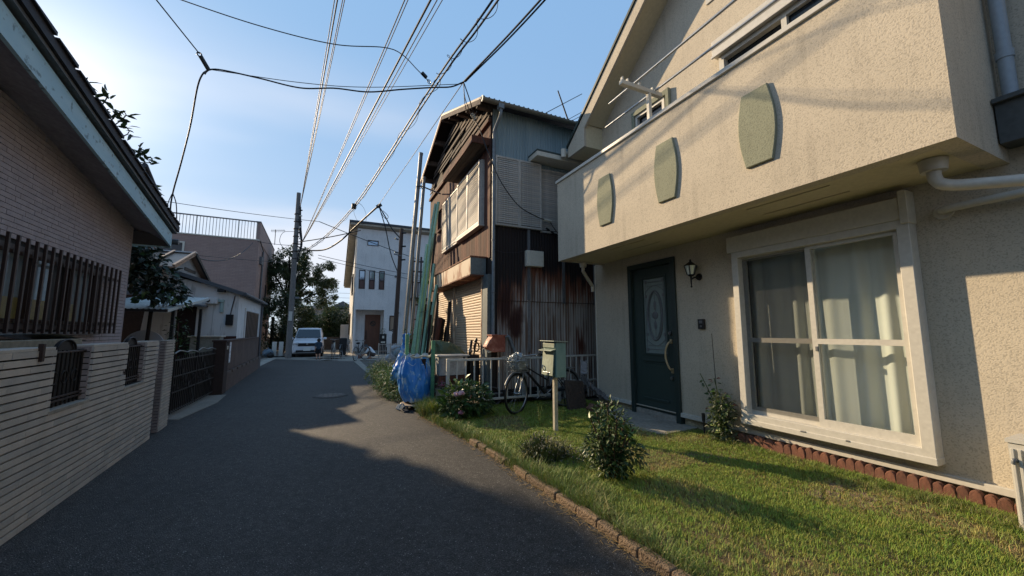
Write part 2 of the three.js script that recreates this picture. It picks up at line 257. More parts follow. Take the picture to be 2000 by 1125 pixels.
  im2.name = 'edge_grass'; im2.castShadow = im2.receiveShadow = true; im2.userData = { label: 'longer unmown grass along the kerb and under the house wall', category: 'grass', kind: 'stuff' }; scene.add(im2);
  // dead straw and crumbs by the kerb
  const st = []; for (let i = 0; i < 900; i++) { const z = lerp(-1.6, -6.6, r()), x = edgeX(z) - 0.02 - 0.16 * r() * r(), a = r() * 6.283, l = 0.02 + 0.05 * r(); st.push(bar([x, 0.006, z], [x + Math.cos(a) * l, 0.008 + 0.012 * r(), z + Math.sin(a) * l], 0.0025, 0.0015)); }
  for (let i = 0; i < 500; i++) { const z = lerp(-2.6, -1.2, r()), x = lerp(3.5, 4.5, r()), a = r() * 6.283, l = 0.02 + 0.05 * r(); st.push(bar([x, lawnY(x, z) + 0.01, z], [x + Math.cos(a) * l, lawnY(x, z) + 0.02 * r() + 0.01, z + Math.sin(a) * l], 0.0025, 0.0015)); }
  solo('straw_litter', st, mat(0x9c8357, 0.95), 'dry straw litter scattered along the foot of the kerb and on the bare lawn', 'straw', { kind: 'stuff' });
}
// kerb stones
{
  const k = thing('lawn_kerb', 'row of worn buff kerb stones along the lane side of the lawn', 'kerb', [1.78, 0, -3.4]), r = rng(5), ms = tints(mat(0x927d66, 0.95, 0, { map: dirt, bumpMap: stuccoB, bumpScale: 0.006 }), [0.85, 1, 1.12, 0.95]);
  let z = -1.2;
  while (z > -4.75) { const l = 0.18 + 0.16 * r(), z1 = z - l, x0 = edgeX(z), x1 = edgeX(z1); const g = rbox(0.07 + 0.012 * r(), 0.08, l - 0.004, 0.016, 0, 0, 0); const yaw = Math.atan2(x1 - x0, z1 - z) + (r() - 0.5) * 0.08; if (!(z < -3.55 && z > -3.85)) piece('kerb_stone', metre(g), ms[Math.floor(r() * 4)], k, (x0 + x1) / 2 - 0.01, 0.014 + 0.012 * r(), (z + z1) / 2, (r() - 0.5) * 0.08, yaw, (r() - 0.5) * 0.12); z = z1; }
  const pv = thing('stepping_pavers', 'worn brown pavers half sunk in the bare patch of lawn below the big window', 'pavers', [4.05, 0, -1.8]);
  for (let i = 0; i < 11; i++) { const g = rbox(0.19, 0.03, 0.095, 0.008); piece('paver', metre(g), ms[i % 4], pv, 3.72 + 0.115 * (i % 6) + 0.03 * r(), 0.034 + 0.008 * r(), -2.02 + 0.22 * Math.floor(i / 6) + 0.09 * (i % 3), (r() - 0.5) * 0.12, 0.5 + (r() - 0.5) * 0.3, (r() - 0.5) * 0.12); }
  for (let i = 0; i < 4; i++) piece('paver', metre(rbox(0.22, 0.03, 0.1, 0.008)), ms[i % 4], pv, 3.72 + 0.1 * i, 0.038, -3.2 + 0.09 * i, 0.03, 0.4, 0);
}

// ---------- the cream house on the right ----------
const house = thing('stucco_house', 'cream stucco two storey house with projecting balcony right of the lane', 'house', [4.71, 0, -2.5]);
const HX = 4.71;
const gy = (z) => 5.27 + 0.77 * (z + 6.46);            // top of the roof edge
{
  const h = house;
  part('wall', [plateX(rect(-6.2, 1.6, 0.19, 2.74), [rect(-5.2, -4.27, 0.2, 2.5), rect(-3.2, -1.56, 0.32, 2.4)], HX, HX + 0.16),
    plateX([[-6.15, 2.74], [4.2, 2.74], [4.2, gy(-6.15) - 0.1], [-0.95, gy(-0.95) - 0.3], [-6.15, gy(-6.15) - 0.25]], [rect(-3.22, -0.9, 4.36, 5.12), rect(-4.89, -4.27, 4.5, 5.17), rect(-3.42, -2.7, 6.12, 6.9)], HX + 0.002, HX + 0.16),
    bb(HX + 0.16, 12, -0.2, 5.2, -6.2, -6.04), bb(11.84, 12, -0.2, 5.2, -6.04, 4.2), bb(HX + 0.16, 11.84, -0.2, 5.2, 4.05, 4.2), bb(HX + 0.001, HX + 0.16, 0.19, 2.739, 1.601, 4.2)], M.stucco, h);
  part('plinth', [bb(HX + 0.03, HX + 0.16, -0.2, 0.189, -4.2, 4.2), bb(HX + 0.03, HX + 0.16, -0.2, 0.189, -6.2, -5.26)], M.plinth, h);
  part('skirting_trim', [rb(HX - 0.035, HX + 0.02, 0.165, 0.225, -4.22, 4.2, 0.006), rb(HX - 0.035, HX + 0.02, 0.165, 0.225, -6.2, -5.25, 0.006)], M.whiteMetal, h);
  part('corner_trim', rb(HX - 0.012, HX + 0.03, 0.23, 2.72, -6.215, -6.175, 0.004), M.offWhite, h);
  part('floor', [bb(HX + 0.16, 11.84, 0.3, 0.36, -6.04, 4.05), bb(HX + 0.162, 11.84, 2.72, 2.95, -6.039, 4.049)], M.room, h);
  part('partition', [bb(7.6, 7.7, 0.36, 2.72, -6.03, 4.04), bb(HX + 0.2, 7.6, 0.361, 2.719, -4.0, -3.9), bb(HX + 0.3, HX + 0.36, 0.36, 2.71, -5.6, -4.1), bb(7.6, 7.7, 2.95, 5.1, -6.03, 4.04), bb(HX + 0.165, 11.8, 5.2, 5.3, -6.1, 4.1)], M.room, h);
  // roof: two slabs, boarded verge, boxed eave
  const prof = (dy) => [[-6.46, gy(-6.46) + dy], [-0.95, gy(-0.95) + dy], [4.6, gy(-6.46) + dy]];
  const up = prof(0), lo = prof(-0.06);
  part('roof', plateX([...up, ...lo.slice().reverse()], [], 4.245, 12.3), M.tealRoof, h);
  const in1 = [[-6.43, gy(-6.46) - 0.062], [-0.95, gy(-0.95) - 0.062], [4.57, gy(-6.46) - 0.062], [4.57, gy(-6.46) - 0.3], [-0.95, gy(-0.95) - 0.34], [-5.86, gy(-5.86) - 0.36], [-5.86, 5.0], [-6.43, 5.0]];
  part('verge_board', plateX(in1, [], 4.27, 4.32), M.stucco, h);
  part('soffit', [plateX([[-5.84, gy(-5.84) - 0.3], [-0.95, gy(-0.95) - 0.3], [4.4, gy(-5.84) - 0.3], [4.4, gy(-5.84) - 0.25], [-0.95, gy(-0.95) - 0.25], [-5.84, gy(-5.84) - 0.25]], [], 4.32, HX + 0.05)], M.soffit, h);
  part('boxed_eave', [bb(4.321, 12.2, 5.0, 5.06, -6.428, -5.862), bb(4.321, 12.2, 5.06, 5.22, -6.428, -6.36), bb(4.321, HX + 0.01, 5.061, 5.50, -5.93, -5.863)], M.soffit, h);
  part('eave_gutter', [rod([4.2, 5.13, -6.53], [12.2, 5.13, -6.53], 0.06, 0.06, 10), rod([4.2, 5.02, -6.5], [4.2, 5.2, -6.5], 0.055, 0.055, 10)], M.offWhite, h);
  const hw = part('window', [plateX(rect(-3.42, -2.7, 6.12, 6.9), [rect(-3.36, -2.76, 6.18, 6.84)], HX - 0.02, HX + 0.06)], M.whiteMetal, h); part('pane', bb(HX + 0.02, HX + 0.026, 6.18, 6.84, -3.36, -2.76), M.skyGlass, hw);
  // balcony
  const b = part('balcony', [bb(3.73, 3.86, 2.70, 4.19, -6.0, -0.96), bb(3.86, HX - 0.002, 2.70, 4.19, -6.0, -5.87), bb(3.86, HX - 0.002, 2.701, 4.19, -1.09, -0.961)], M.stucco, h);
  const slots = [[4.0, -2.6, -1.82], [4.34, -2.63, -1.82], [3.98, -4.87, -4.08], [4.285, -4.9, -4.09]];
  part('balcony_soffit', new THREE.ExtrudeGeometry(shape(rect(3.86, HX - 0.003, -5.87, -1.091), slots.map(([x, z0, z1]) => rect(x - 0.013, x + 0.013, z0, z1))), { depth: 0.03, bevelEnabled: false }).rotateX(Math.PI / 2).translate(0, 2.745, 0), M.soffit, b);
  part('balcony_floor', bb(3.86, HX - 0.003, 2.80, 2.93, -5.87, -1.09), M.concrete, b);
  part('rail_cap', [rb(3.70, 3.89, 4.19, 4.245, -6.03, -0.935, 0.008), rb(3.89, HX - 0.004, 4.191, 4.244, -6.03, -5.85, 0.008), rb(3.89, HX - 0.004, 4.191, 4.244, -1.11, -0.936, 0.008)], M.whiteMetal, b);
  for (const z of [-2.245, -3.40, -4.60]) { const w0 = 0.125, w1 = 0.178, y0 = 3.045, y1 = 3.80, pts = []; for (let i = 0; i <= 10; i++) { const t = i / 10; pts.push([z + lerp(w0, w1, Math.sin(t * Math.PI)), lerp(y0, y1, t)]); } for (let i = 10; i >= 0; i--) { const t = i / 10; pts.push([z - lerp(w0, w1, Math.sin(t * Math.PI)), lerp(y0, y1, t)]); } part('relief_panel', plateX(pts, [], 3.70, 3.735, 0.006), M.stuccoGreen, b, { label: z === -2.245 ? 'largest-looking green barrel shaped panel, right of the other two' : undefined }); }
  // upper window with roller shutter box, small side window
  const w = part('window', [plateX(rect(-3.25, -0.88, 4.36, 5.16), [rect(-3.18, -2.44, 4.42, 5.10), rect(-2.38, -1.6, 4.42, 5.10), rect(-1.55, -0.95, 4.42, 5.10)], HX - 0.06, HX + 0.1)], M.whiteMetal, h); part('pane', [bb(HX + 0.02, HX + 0.026, 4.42, 5.1, -3.18, -2.44), bb(HX - 0.01, HX - 0.004, 4.42, 5.1, -2.38, -1.6), bb(HX + 0.02, HX + 0.026, 4.42, 5.1, -1.55, -0.95)], M.skyGlass, w);
  const sb = part('shutter_box', [rb(HX - 0.13, HX - 0.003, 5.17, 5.40, -3.3, -0.82, 0.008)], M.whiteMetal, h); part('box_rail', [rb(HX - 0.142, HX - 0.11, 5.15, 5.185, -3.31, -0.81, 0.006), rb(HX - 0.138, HX - 0.12, 5.275, 5.29, -3.305, -0.815, 0.004)], M.whiteMetal, sb);
  const w2 = part('window', [plateX(rect(-4.91, -4.25, 4.44, 5.19), [rect(-4.86, -4.3, 4.49, 5.14)], HX - 0.03, HX + 0.1)], M.whiteMetal, h); part('pane', bb(HX + 0.03, HX + 0.036, 4.49, 5.14, -4.86, -4.3), M.skyGlass, w2); part('casing', [plateX(rect(-4.97, -4.14, 4.36, 5.27), [rect(-4.911, -4.2, 4.42, 5.191)], HX - 0.06, HX - 0.001, 0.004)], M.stuccoGreen, w2);
  // big lower window: white bay frame, two sliding sashes, curtain
  const fw = part('bay_window', [plateX(rect(-3.2, -1.53, 0.33, 2.4), [rect(-3.13, -1.61, 0.42, 2.33)], 4.57, HX - 0.002, 0.005), rb(4.56, HX - 0.003, 0.30, 0.36, -3.21, -1.52, 0.006)], M.whiteMetal, h, { label: 'white framed sliding bay window with pale curtains beside the lawn' });
  part('shutter_box', [rb(4.555, HX - 0.003, 2.402, 2.605, -3.25, -1.575, 0.006), rb(4.545, HX - 0.003, 2.36, 2.66, -1.574, -1.515, 0.006)], M.offWhite, fw);
  const sash = (z0, z1, x) => [plateX(rect(z0, z1, 0.42, 2.33), [rect(z0 + 0.05, z1 - 0.05, 0.51, 1.275), rect(z0 + 0.05, z1 - 0.05, 1.33, 2.285)], x, x + 0.03)];
  part('sash', sash(-3.13, -2.34, 4.665), M.whiteMetal, fw, { label: 'left sash behind a dark insect screen' }); part('sash', sash(-2.39, -1.61, 4.62), M.whiteMetal, fw);
  part('insect_screen', bb(4.652, 4.655, 0.47, 2.3, -3.12, -2.4), M.screen, fw);
  part('pane', bb(4.678, 4.681, 0.51, 2.285, -3.09, -2.38), M.glass, fw); part('pane', bb(4.633, 4.636, 1.33, 2.285, -2.35, -1.65), M.glass, fw); part('frosted_pane', bb(4.633, 4.636, 0.51, 1.275, -2.35, -1.65), new THREE.MeshPhysicalMaterial({ color: 0xfdfefd, roughness: 0.22, transmission: 1, thickness: 0, ior: 1.5, side: THREE.DoubleSide }), fw);
  parts('latch', [rb(4.60, 4.625, 1.20, 1.25, -2.36, -2.335, 0.004), rb(4.555, 4.575, 0.345, 0.36, -2.55, -2.49), rb(4.555, 4.575, 0.345, 0.36, -2.15, -2.11)], M.greyMetal, fw);
  const cp = []; const cur = (z0, z1, amp, seed, y0, y1) => { const r = rng(seed), n = 220, ny = 14, pos = [], idx = [], ph = r() * 6; for (let j = 0; j <= ny; j++) for (let i = 0; i <= n; i++) { const z = lerp(z0, z1, i / n), t = j / ny, s = z * 31 + ph + 0.9 * Math.sin(z * 7.3 + ph), a = amp * (0.55 + 0.6 * t) * (0.6 + 0.5 * Math.sin(z * 11.7 + ph)); pos.push(4.83 + a * Math.sin(s) + 0.35 * a * Math.sin(2 * s + 1), lerp(y1, y0, t), z + 0.008 * Math.cos(s)); } for (let j = 0; j < ny; j++) for (let i = 0; i < n; i++) { const q = j * (n + 1) + i; idx.push(q, q + 1, q + n + 1, q + 1, q + n + 2, q + n + 1); } const g = new THREE.BufferGeometry(); g.setAttribute('position', new THREE.Float32BufferAttribute(pos, 3)); g.setIndex(idx); g.computeVertexNormals(); return g; };
  part('curtain', cur(-3.15, -1.55, 0.034, 4, 0.47, 2.36), M.curtain, fw);
  // front door
  const d = part('door', [plateX(rect(-5.17, -4.30, 0.15, 2.47), [rect(-4.94, -4.47, 1.06, 2.28)], HX + 0.03, HX + 0.075)], M.doorGreen, h, { label: 'dark green front door with an oval leaded glass panel' });
  part('door_frame', plateX([[-5.24, 0.02], [-5.17, 0.02], [-5.17, 2.47], [-4.30, 2.47], [-4.30, 0.02], [-4.22, 0.02], [-4.22, 2.55], [-5.24, 2.55]], [], HX - 0.035, HX + 0.12, 0.003), M.doorFrame, d);
  for (let i = 0; i < 3; i++) part('threshold_tile', rb(HX + 0.0, HX + 0.1, 0.045, 0.145, -5.168 + i * 0.29, -4.882 + i * 0.29, 0.003), M.concretePale, d);
  part('door_glass', bb(HX + 0.045, HX + 0.06, 1.06, 2.28, -4.94, -4.47), M.frosted, d);
  const oval = (rz, ry, cy, t) => tube(Array.from({ length: 28 }, (_, i) => [HX + 0.04, cy + Math.sin(i / 28 * 6.283) * ry, -4.705 + Math.cos(i / 28 * 6.283) * rz]), t, 56, 6, true);
  const arc = (y, s) => tube(Array.from({ length: 9 }, (_, i) => [HX + 0.041, y + s * 0.10 * Math.sin(i / 8 * Math.PI), -4.9 + i / 8 * 0.39]), 0.004, 16, 5);
  const ln = (z0, y0, z1, y1, t = 0.004) => rod([HX + 0.042, y0, z0], [HX + 0.042, y1, z1], t, t, 5);
  const sq = [[-4.89, 2.23], [-4.52, 2.23], [-4.89, 1.99], [-4.52, 1.99], [-4.89, 1.11], [-4.52, 1.11], [-4.89, 1.36], [-4.52, 1.36]];
  part('leading', [oval(0.155, 0.40, 1.67, 0.016), oval(0.12, 0.36, 1.67, 0.004), arc(2.06, 1), arc(1.28, -1), ln(-4.9, 1.08, -4.9, 2.26), ln(-4.51, 1.08, -4.51, 2.26), ln(-4.87, 2.22, -4.54, 2.22, 0.005), ln(-4.87, 2.16, -4.54, 2.16), ln(-4.87, 1.12, -4.54, 1.12, 0.005), ln(-4.87, 1.18, -4.54, 1.18), ln(-4.705, 1.28, -4.705, 2.07, 0.003), ln(-4.86, 1.67, -4.55, 1.67, 0.003), ...sq.map(([z, y]) => box(0.008, 0.05, 0.04, HX + 0.041, y, z)), ...[[0, 0.16], [0, -0.16]].map(([a, b2]) => ball(0.03, HX + 0.042, 1.67 + b2, -4.705 + a, 0.2, 2.4, 1, 8)), ball(0.05, HX + 0.042, 1.67, -4.705, 0.15, 1.3, 1.3, 8)], M.greyMetal, d);
  parts('moulding', [plateX(rect(-4.97, -4.44, 1.03, 2.31), [rect(-4.945, -4.465, 1.055, 2.285)], HX + 0.015, HX + 0.035, 0.003), rb(HX + 0.012, HX + 0.035, 0.925, 0.955, -4.99, -4.47), rb(HX + 0.02, HX + 0.035, 0.89, 0.91, -4.97, -4.49), rb(HX + 0.015, HX + 0.035, 0.31, 0.345, -4.99, -4.47)], M.doorGreen, d);
  parts('hinge', [rod([HX + 0.0, 0.52, -5.165], [HX, 0.62, -5.165], 0.012), rod([HX, 2.0, -5.165], [HX, 2.1, -5.165], 0.012)], M.doorFrame, d);
  part('handle', [tube([[HX + 0.02, 1.25, -4.375], [HX - 0.03, 1.235, -4.385], [HX - 0.06, 1.13, -4.42], [HX - 0.062, 1.0, -4.425], [HX - 0.05, 0.9, -4.40], [HX - 0.03, 0.835, -4.375], [HX + 0.02, 0.82, -4.365]], 0.016, 30, 8), rb(HX + 0.0, HX + 0.03, 1.22, 1.29, -4.395, -4.35), rb(HX + 0.0, HX + 0.03, 0.775, 0.85, -4.39, -4.345)], M.brass, d);
  for (const y of [1.38, 0.70]) part('lock', [rod([HX + 0.03, y, -4.385], [HX - 0.005, y, -4.385], 0.03, 0.026, 14), rod([HX - 0.005, y, -4.385], [HX - 0.012, y, -4.385], 0.012, 0.01, 8)], M.steel, d);
  part('step', [plateY([[4.735, -5.62], [4.30, -5.55], [4.05, -4.9], [3.9, -4.3], [4.02, -3.92], [4.735, -3.98]], -0.1, 0.062)], M.concretePale, h);
  // awning box and vertical pipe at the right edge
  part('side_awning', [bb(4.5, 4.705, 2.81, 3.12, -0.95, 1.5), rb(4.46, 4.705, 3.121, 3.16, -0.955, 1.5, 0.005)], mat(0x575c5c, 0.6, 0, { map: dirt }), h);
  part('downpipe', [rod([4.62, 3.165, -0.89], [4.62, 7, -0.89], 0.042, 0.042, 14), rod([4.62, 3.50, -0.89], [4.62, 3.56, -0.89], 0.049, 0.049, 14)], M.bluePipe, h);
  const dp = (pts, r = 0.042) => tube(pts, r, 40, 12);
  part('drain_pipe', [rod([4.12, 2.71, -1.2], [4.12, 2.62, -1.2], 0.085, 0.075, 16), dp([[4.12, 2.63, -1.2], [4.12, 2.57, -1.2], [4.13, 2.515, -1.17], [4.20, 2.48, -1.05], [4.35, 2.42, -0.6], [4.5, 2.36, 0.2]])], M.pvc, h, { label: 'pale drain pipe under the right end of the balcony' });
  part('wall_pipe', [dp([[4.73, 2.43, -1.34], [4.67, 2.43, -1.34], [4.64, 2.43, -1.30], [4.63, 2.435, -1.0], [4.63, 2.44, -0.3]], 0.032), rod([4.712, 2.42, -1.345], [4.69, 2.42, -1.345], 0.065, 0.06, 16)], M.pvc, h);
  part('drain_pipe', [rod([4.28, 2.71, -6.0], [4.28, 2.63, -6.0], 0.07, 0.06, 14), dp([[4.28, 2.64, -6.0], [4.28, 2.58, -6.0], [4.3, 2.54, -6.02], [4.6, 2.35, -6.2], [4.66, 2.31, -6.235], [4.67, 2.2, -6.24]], 0.032)], M.pvc, h, { label: 'pale drain pipe under the far end of the balcony' });
}
{ // things fixed to or standing by the house
  const l = thing('wall_lantern', 'small carriage lantern on the wall right of the green front door', 'lamp', [HX, 2.2, -3.84]);
  part('bracket', [rod([HX, 2.18, -3.8], [HX - 0.02, 2.18, -3.8], 0.05, 0.045, 12), tube([[HX - 0.02, 2.18, -3.8], [HX - 0.08, 2.17, -3.82], [HX - 0.115, 2.15, -3.84], [HX - 0.12, 2.2, -3.84]], 0.012, 16, 6), rod([HX - 0.12, 2.05, -3.84], [HX - 0.12, 2.2, -3.84], 0.008, 0.016, 8), ball(0.014, HX - 0.12, 2.04, -3.84)], M.blackMetal, l);
  part('lantern_glass', new THREE.CylinderGeometry(0.085, 0.05, 0.13, 6, 1).translate(HX - 0.12, 2.275, -3.84), mat(0xe6efe4, 0.12, 0.3), l);
  part('lantern_frame', [...Array.from({ length: 6 }, (_, i) => { const a = i / 6 * 6.283; return rod([HX - 0.12 + Math.sin(a) * 0.052, 2.21, -3.84 + Math.cos(a) * 0.052], [HX - 0.12 + Math.sin(a) * 0.088, 2.34, -3.84 + Math.cos(a) * 0.088], 0.006, 0.006, 5); }), new THREE.CylinderGeometry(0.03, 0.1, 0.055, 6).translate(HX - 0.12, 2.365, -3.84), ball(0.016, HX - 0.12, 2.41, -3.84, 1, 1.6, 1), new THREE.CylinderGeometry(0.055, 0.03, 0.025, 6).translate(HX - 0.12, 2.2, -3.84)], M.blackMetal, l);
  const b = thing('door_intercom', 'small dark doorbell box on the cream wall below the lantern', 'doorbell', [HX, 1.51, -3.79]);
  part('bell_case', rb(HX - 0.035, HX - 0.001, 1.44, 1.58, -3.845, -3.74, 0.008), M.darkMetal, b); part('bell_button', [rod([HX - 0.034, 1.48, -3.79], [HX - 0.041, 1.48, -3.79], 0.016, 0.015, 12), rb(HX - 0.039, HX - 0.034, 1.52, 1.56, -3.82, -3.765, 0.002)], M.greyMetal, b);
  // laundry bracket and two poles on the balcony
  const t = thing('laundry_bracket', 'white post with a cross arm standing up behind the balcony rail', 'laundry bracket', [3.79, 4.24, -3.7]);
  part('post', rb(3.765, 3.815, 4.2, 4.70, -3.725, -3.675, 0.005), M.offWhite, t); part('cross_arm', rb(3.30, 4.02, 4.66, 4.72, -3.73, -3.67, 0.006), M.offWhite, t); parts('peg', [3.33, 3.42, 3.62, 3.86, 3.95].map((x) => rb(x - 0.012, x + 0.012, 4.71, 4.77, -3.72, -3.68, 0.004)), M.offWhite, t);
  for (const [x, z0, lab] of [[3.53, -4.2, 'outer pole nearer the lane'], [3.905, -4.75, 'inner pole nearer the wall']]) solo('laundry_pole', [rod([x, 4.735, z0], [x, 4.735, 0.4], 0.016, 0.016, 10), ball(0.018, x, 4.735, z0)], M.alu, `shiny laundry pole on the balcony bracket, ${lab}`, 'pole', { group: 'laundry poles on the balcony' });
  // outdoor unit
  const a = thing('air_conditioner', 'white louvred air conditioner casing at the right end of the wall', 'air conditioner', [4.45, 0.05, -0.72]);
  part('case', [bb(4.30, 4.58, 0.06, 0.64, -1.07, -0.3), bb(4.29, 4.59, 0.64, 0.665, -1.08, -0.29)], M.whiteMetal, a); for (let i = 0; i < 11; i++) part('fin', rb(4.285, 4.3, 0.1, 0.6, -1.06 + i * 0.032, -1.045 + i * 0.032, 0.002), M.whiteMetal, a); for (const z of [-1.0, -0.4]) part('foot', bb(4.32, 4.56, 0.0, 0.06, z - 0.04, z + 0.04), M.greyMetal, a);
  part('tap', tube([[4.30, 0.52, -1.04], [4.27, 0.53, -1.045], [4.265, 0.50, -1.05]], 0.012, 10, 6), M.greyMetal, a);
  // scalloped brick edging
  const e = thing('brick_edging', 'row of rounded terracotta edging bricks at the foot of the cream wall', 'edging', [4.62, 0, -2.3]), r = rng(17), ms = tints(mat(0x9c6a55, 0.9, 0, { map: dirt, bumpMap: fineBump, bumpScale: 0.003 }), [0.8, 0.95, 1.1, 1.0, 0.88]);
  const cap = [[-0.5, 0], [0.5, 0]]; for (let i = 0; i <= 8; i++) { const q = i / 8 * Math.PI; cap.push([0.5 * Math.cos(q), 0.78 + 0.22 * Math.sin(q)]); }
  const g = metre(new THREE.ExtrudeGeometry(shape(cap), { depth: 0.7, bevelEnabled: true, bevelSize: 0.06, bevelThickness: 0.15, bevelSegments: 2, curveSegments: 8 }).translate(0, 0, -0.35).rotateY(-Math.PI / 2));
  let z = -3.32; while (z < -1.12) { const w = z < -2.85 ? 0.095 + 0.03 * r() : 0.066 + 0.012 * r(), hgt = 0.175 + 0.02 * r(); piece('edging_brick', g, ms[Math.floor(r() * 5)], e, 4.62 + 0.012 * r(), -0.03 + 0.015 * r(), z + w / 2, 0, (r() - 0.5) * 0.12, (r() - 0.5) * 0.06, [0.06, hgt, w * 0.9]); z += w; }
}
// ---------- shared small builders ----------
function surf(nu, nv, fn, closeU = false) {            // sheet from fn(u, v) -> [x, y, z]
  const pos = [], uv = [], idx = []; for (let j = 0; j <= nv; j++) for (let i = 0; i <= nu; i++) { pos.push(...fn(i / nu, j / nv)); uv.push(i / nu, j / nv); }
  for (let j = 0; j < nv; j++) for (let i = 0; i < nu; i++) { const a = j * (nu + 1) + i, c = a + nu + 1; idx.push(a, a + 1, c, a + 1, c + 1, c); }
  const g = new THREE.BufferGeometry(); g.setAttribute('position', new THREE.Float32BufferAttribute(pos, 3)); g.setAttribute('uv', new THREE.Float32BufferAttribute(uv, 2)); g.setIndex(idx); g.computeVertexNormals(); return g;
}
const noise3 = (x, y, z, s) => fbm((x + 0.31 * z + 40) / 80, (y + 0.47 * z + 40) / 80, 80, 80, 3, s) - 0.5;
// wood, rust, tin
const woodC = (c, dark) => tex(512, 512, [0.5, 2.4], (u, v) => { const n = fbm(u, v, 44, 3, 5, 21), b = fbm(u, v, 5, 4, 4, 33), f = fbm(u, v, 120, 8, 2, 35); return mix(dark, c, clamp(0.25 + 0.9 * (n - 0.25) + 0.5 * (b - 0.5) + 0.25 * (f - 0.5))); });
M.board = mat(0xffffff, 0.9, 0, { map: woodC(hx(0x80513f), hx(0x38221a)), bumpMap: fineBump, bumpScale: 0.003 });
M.boardGrey = mat(0xffffff, 0.92, 0, { map: woodC(hx(0x84756a), hx(0x3a322d)), bumpMap: fineBump, bumpScale: 0.003 });
M.beam = mat(0x4a3a2f, 0.9, 0, { map: woodC(hx(0xffffff), hx(0x777777)) });
M.darkWood = mat(0x2a211c, 0.9, 0, { map: grain });
M.tinBlue = mat(0xffffff, 0.6, 0, { map: tex(512, 512, [1.4, 2.2], (u, v) => { const n = fbm(u, v, 26, 2, 5, 51), b = fbm(u, v, 4, 4, 5, 53); return mix(hx(0x6f8288), hx(0x8e9da0), clamp(n * 0.7 + b * 0.4)); }) });
const rustC = tex(512, 512, 0.9, (u, v) => { const n = fbm(u, v, 6, 6, 6, 61), f = fbm(u, v, 40, 40, 3, 63); return mix(mix(hx(0x4a2c20), hx(0x8d5236), n), hx(0xc9a98a), smooth(0.56, 0.72, n * 0.7 + f * 0.35) * 0.8); });
M.rust = mat(0xffffff, 0.9, 0, { map: rustC, bumpMap: fineBump, bumpScale: 0.002 });
const creamRust = tex(512, 512, 1.1, (u, v) => { const n = fbm(u, v, 5, 5, 6, 71), s = fbm(u, v, 30, 3, 4, 73), k = smooth(0.52, 0.75, n * 0.65 + s * 0.4); return mix(mix(hx(0xc9b9a2), hx(0xb7a48c), n), hx(0x7c4a30), k * 0.85); });
M.creamRust = mat(0xffffff, 0.75, 0, { map: creamRust });
M.slatCream = mat(0xffffff, 0.6, 0, { map: tex(512, 512, [1.6, 1.6], (u, v) => { const n = fbm(u, v, 24, 4, 5, 81), b = fbm(u, v, 3, 5, 4, 83); return mix(hx(0xb29a80), hx(0xc6b096), clamp(n * 0.8 + b * 0.4 - 0.1)); }) });
M.louvre = mat(0xd3ccc1, 0.55, 0, { map: dirt });
M.tinRoof = mat(0x6e6a66, 0.6, 0.2, { map: rustC });

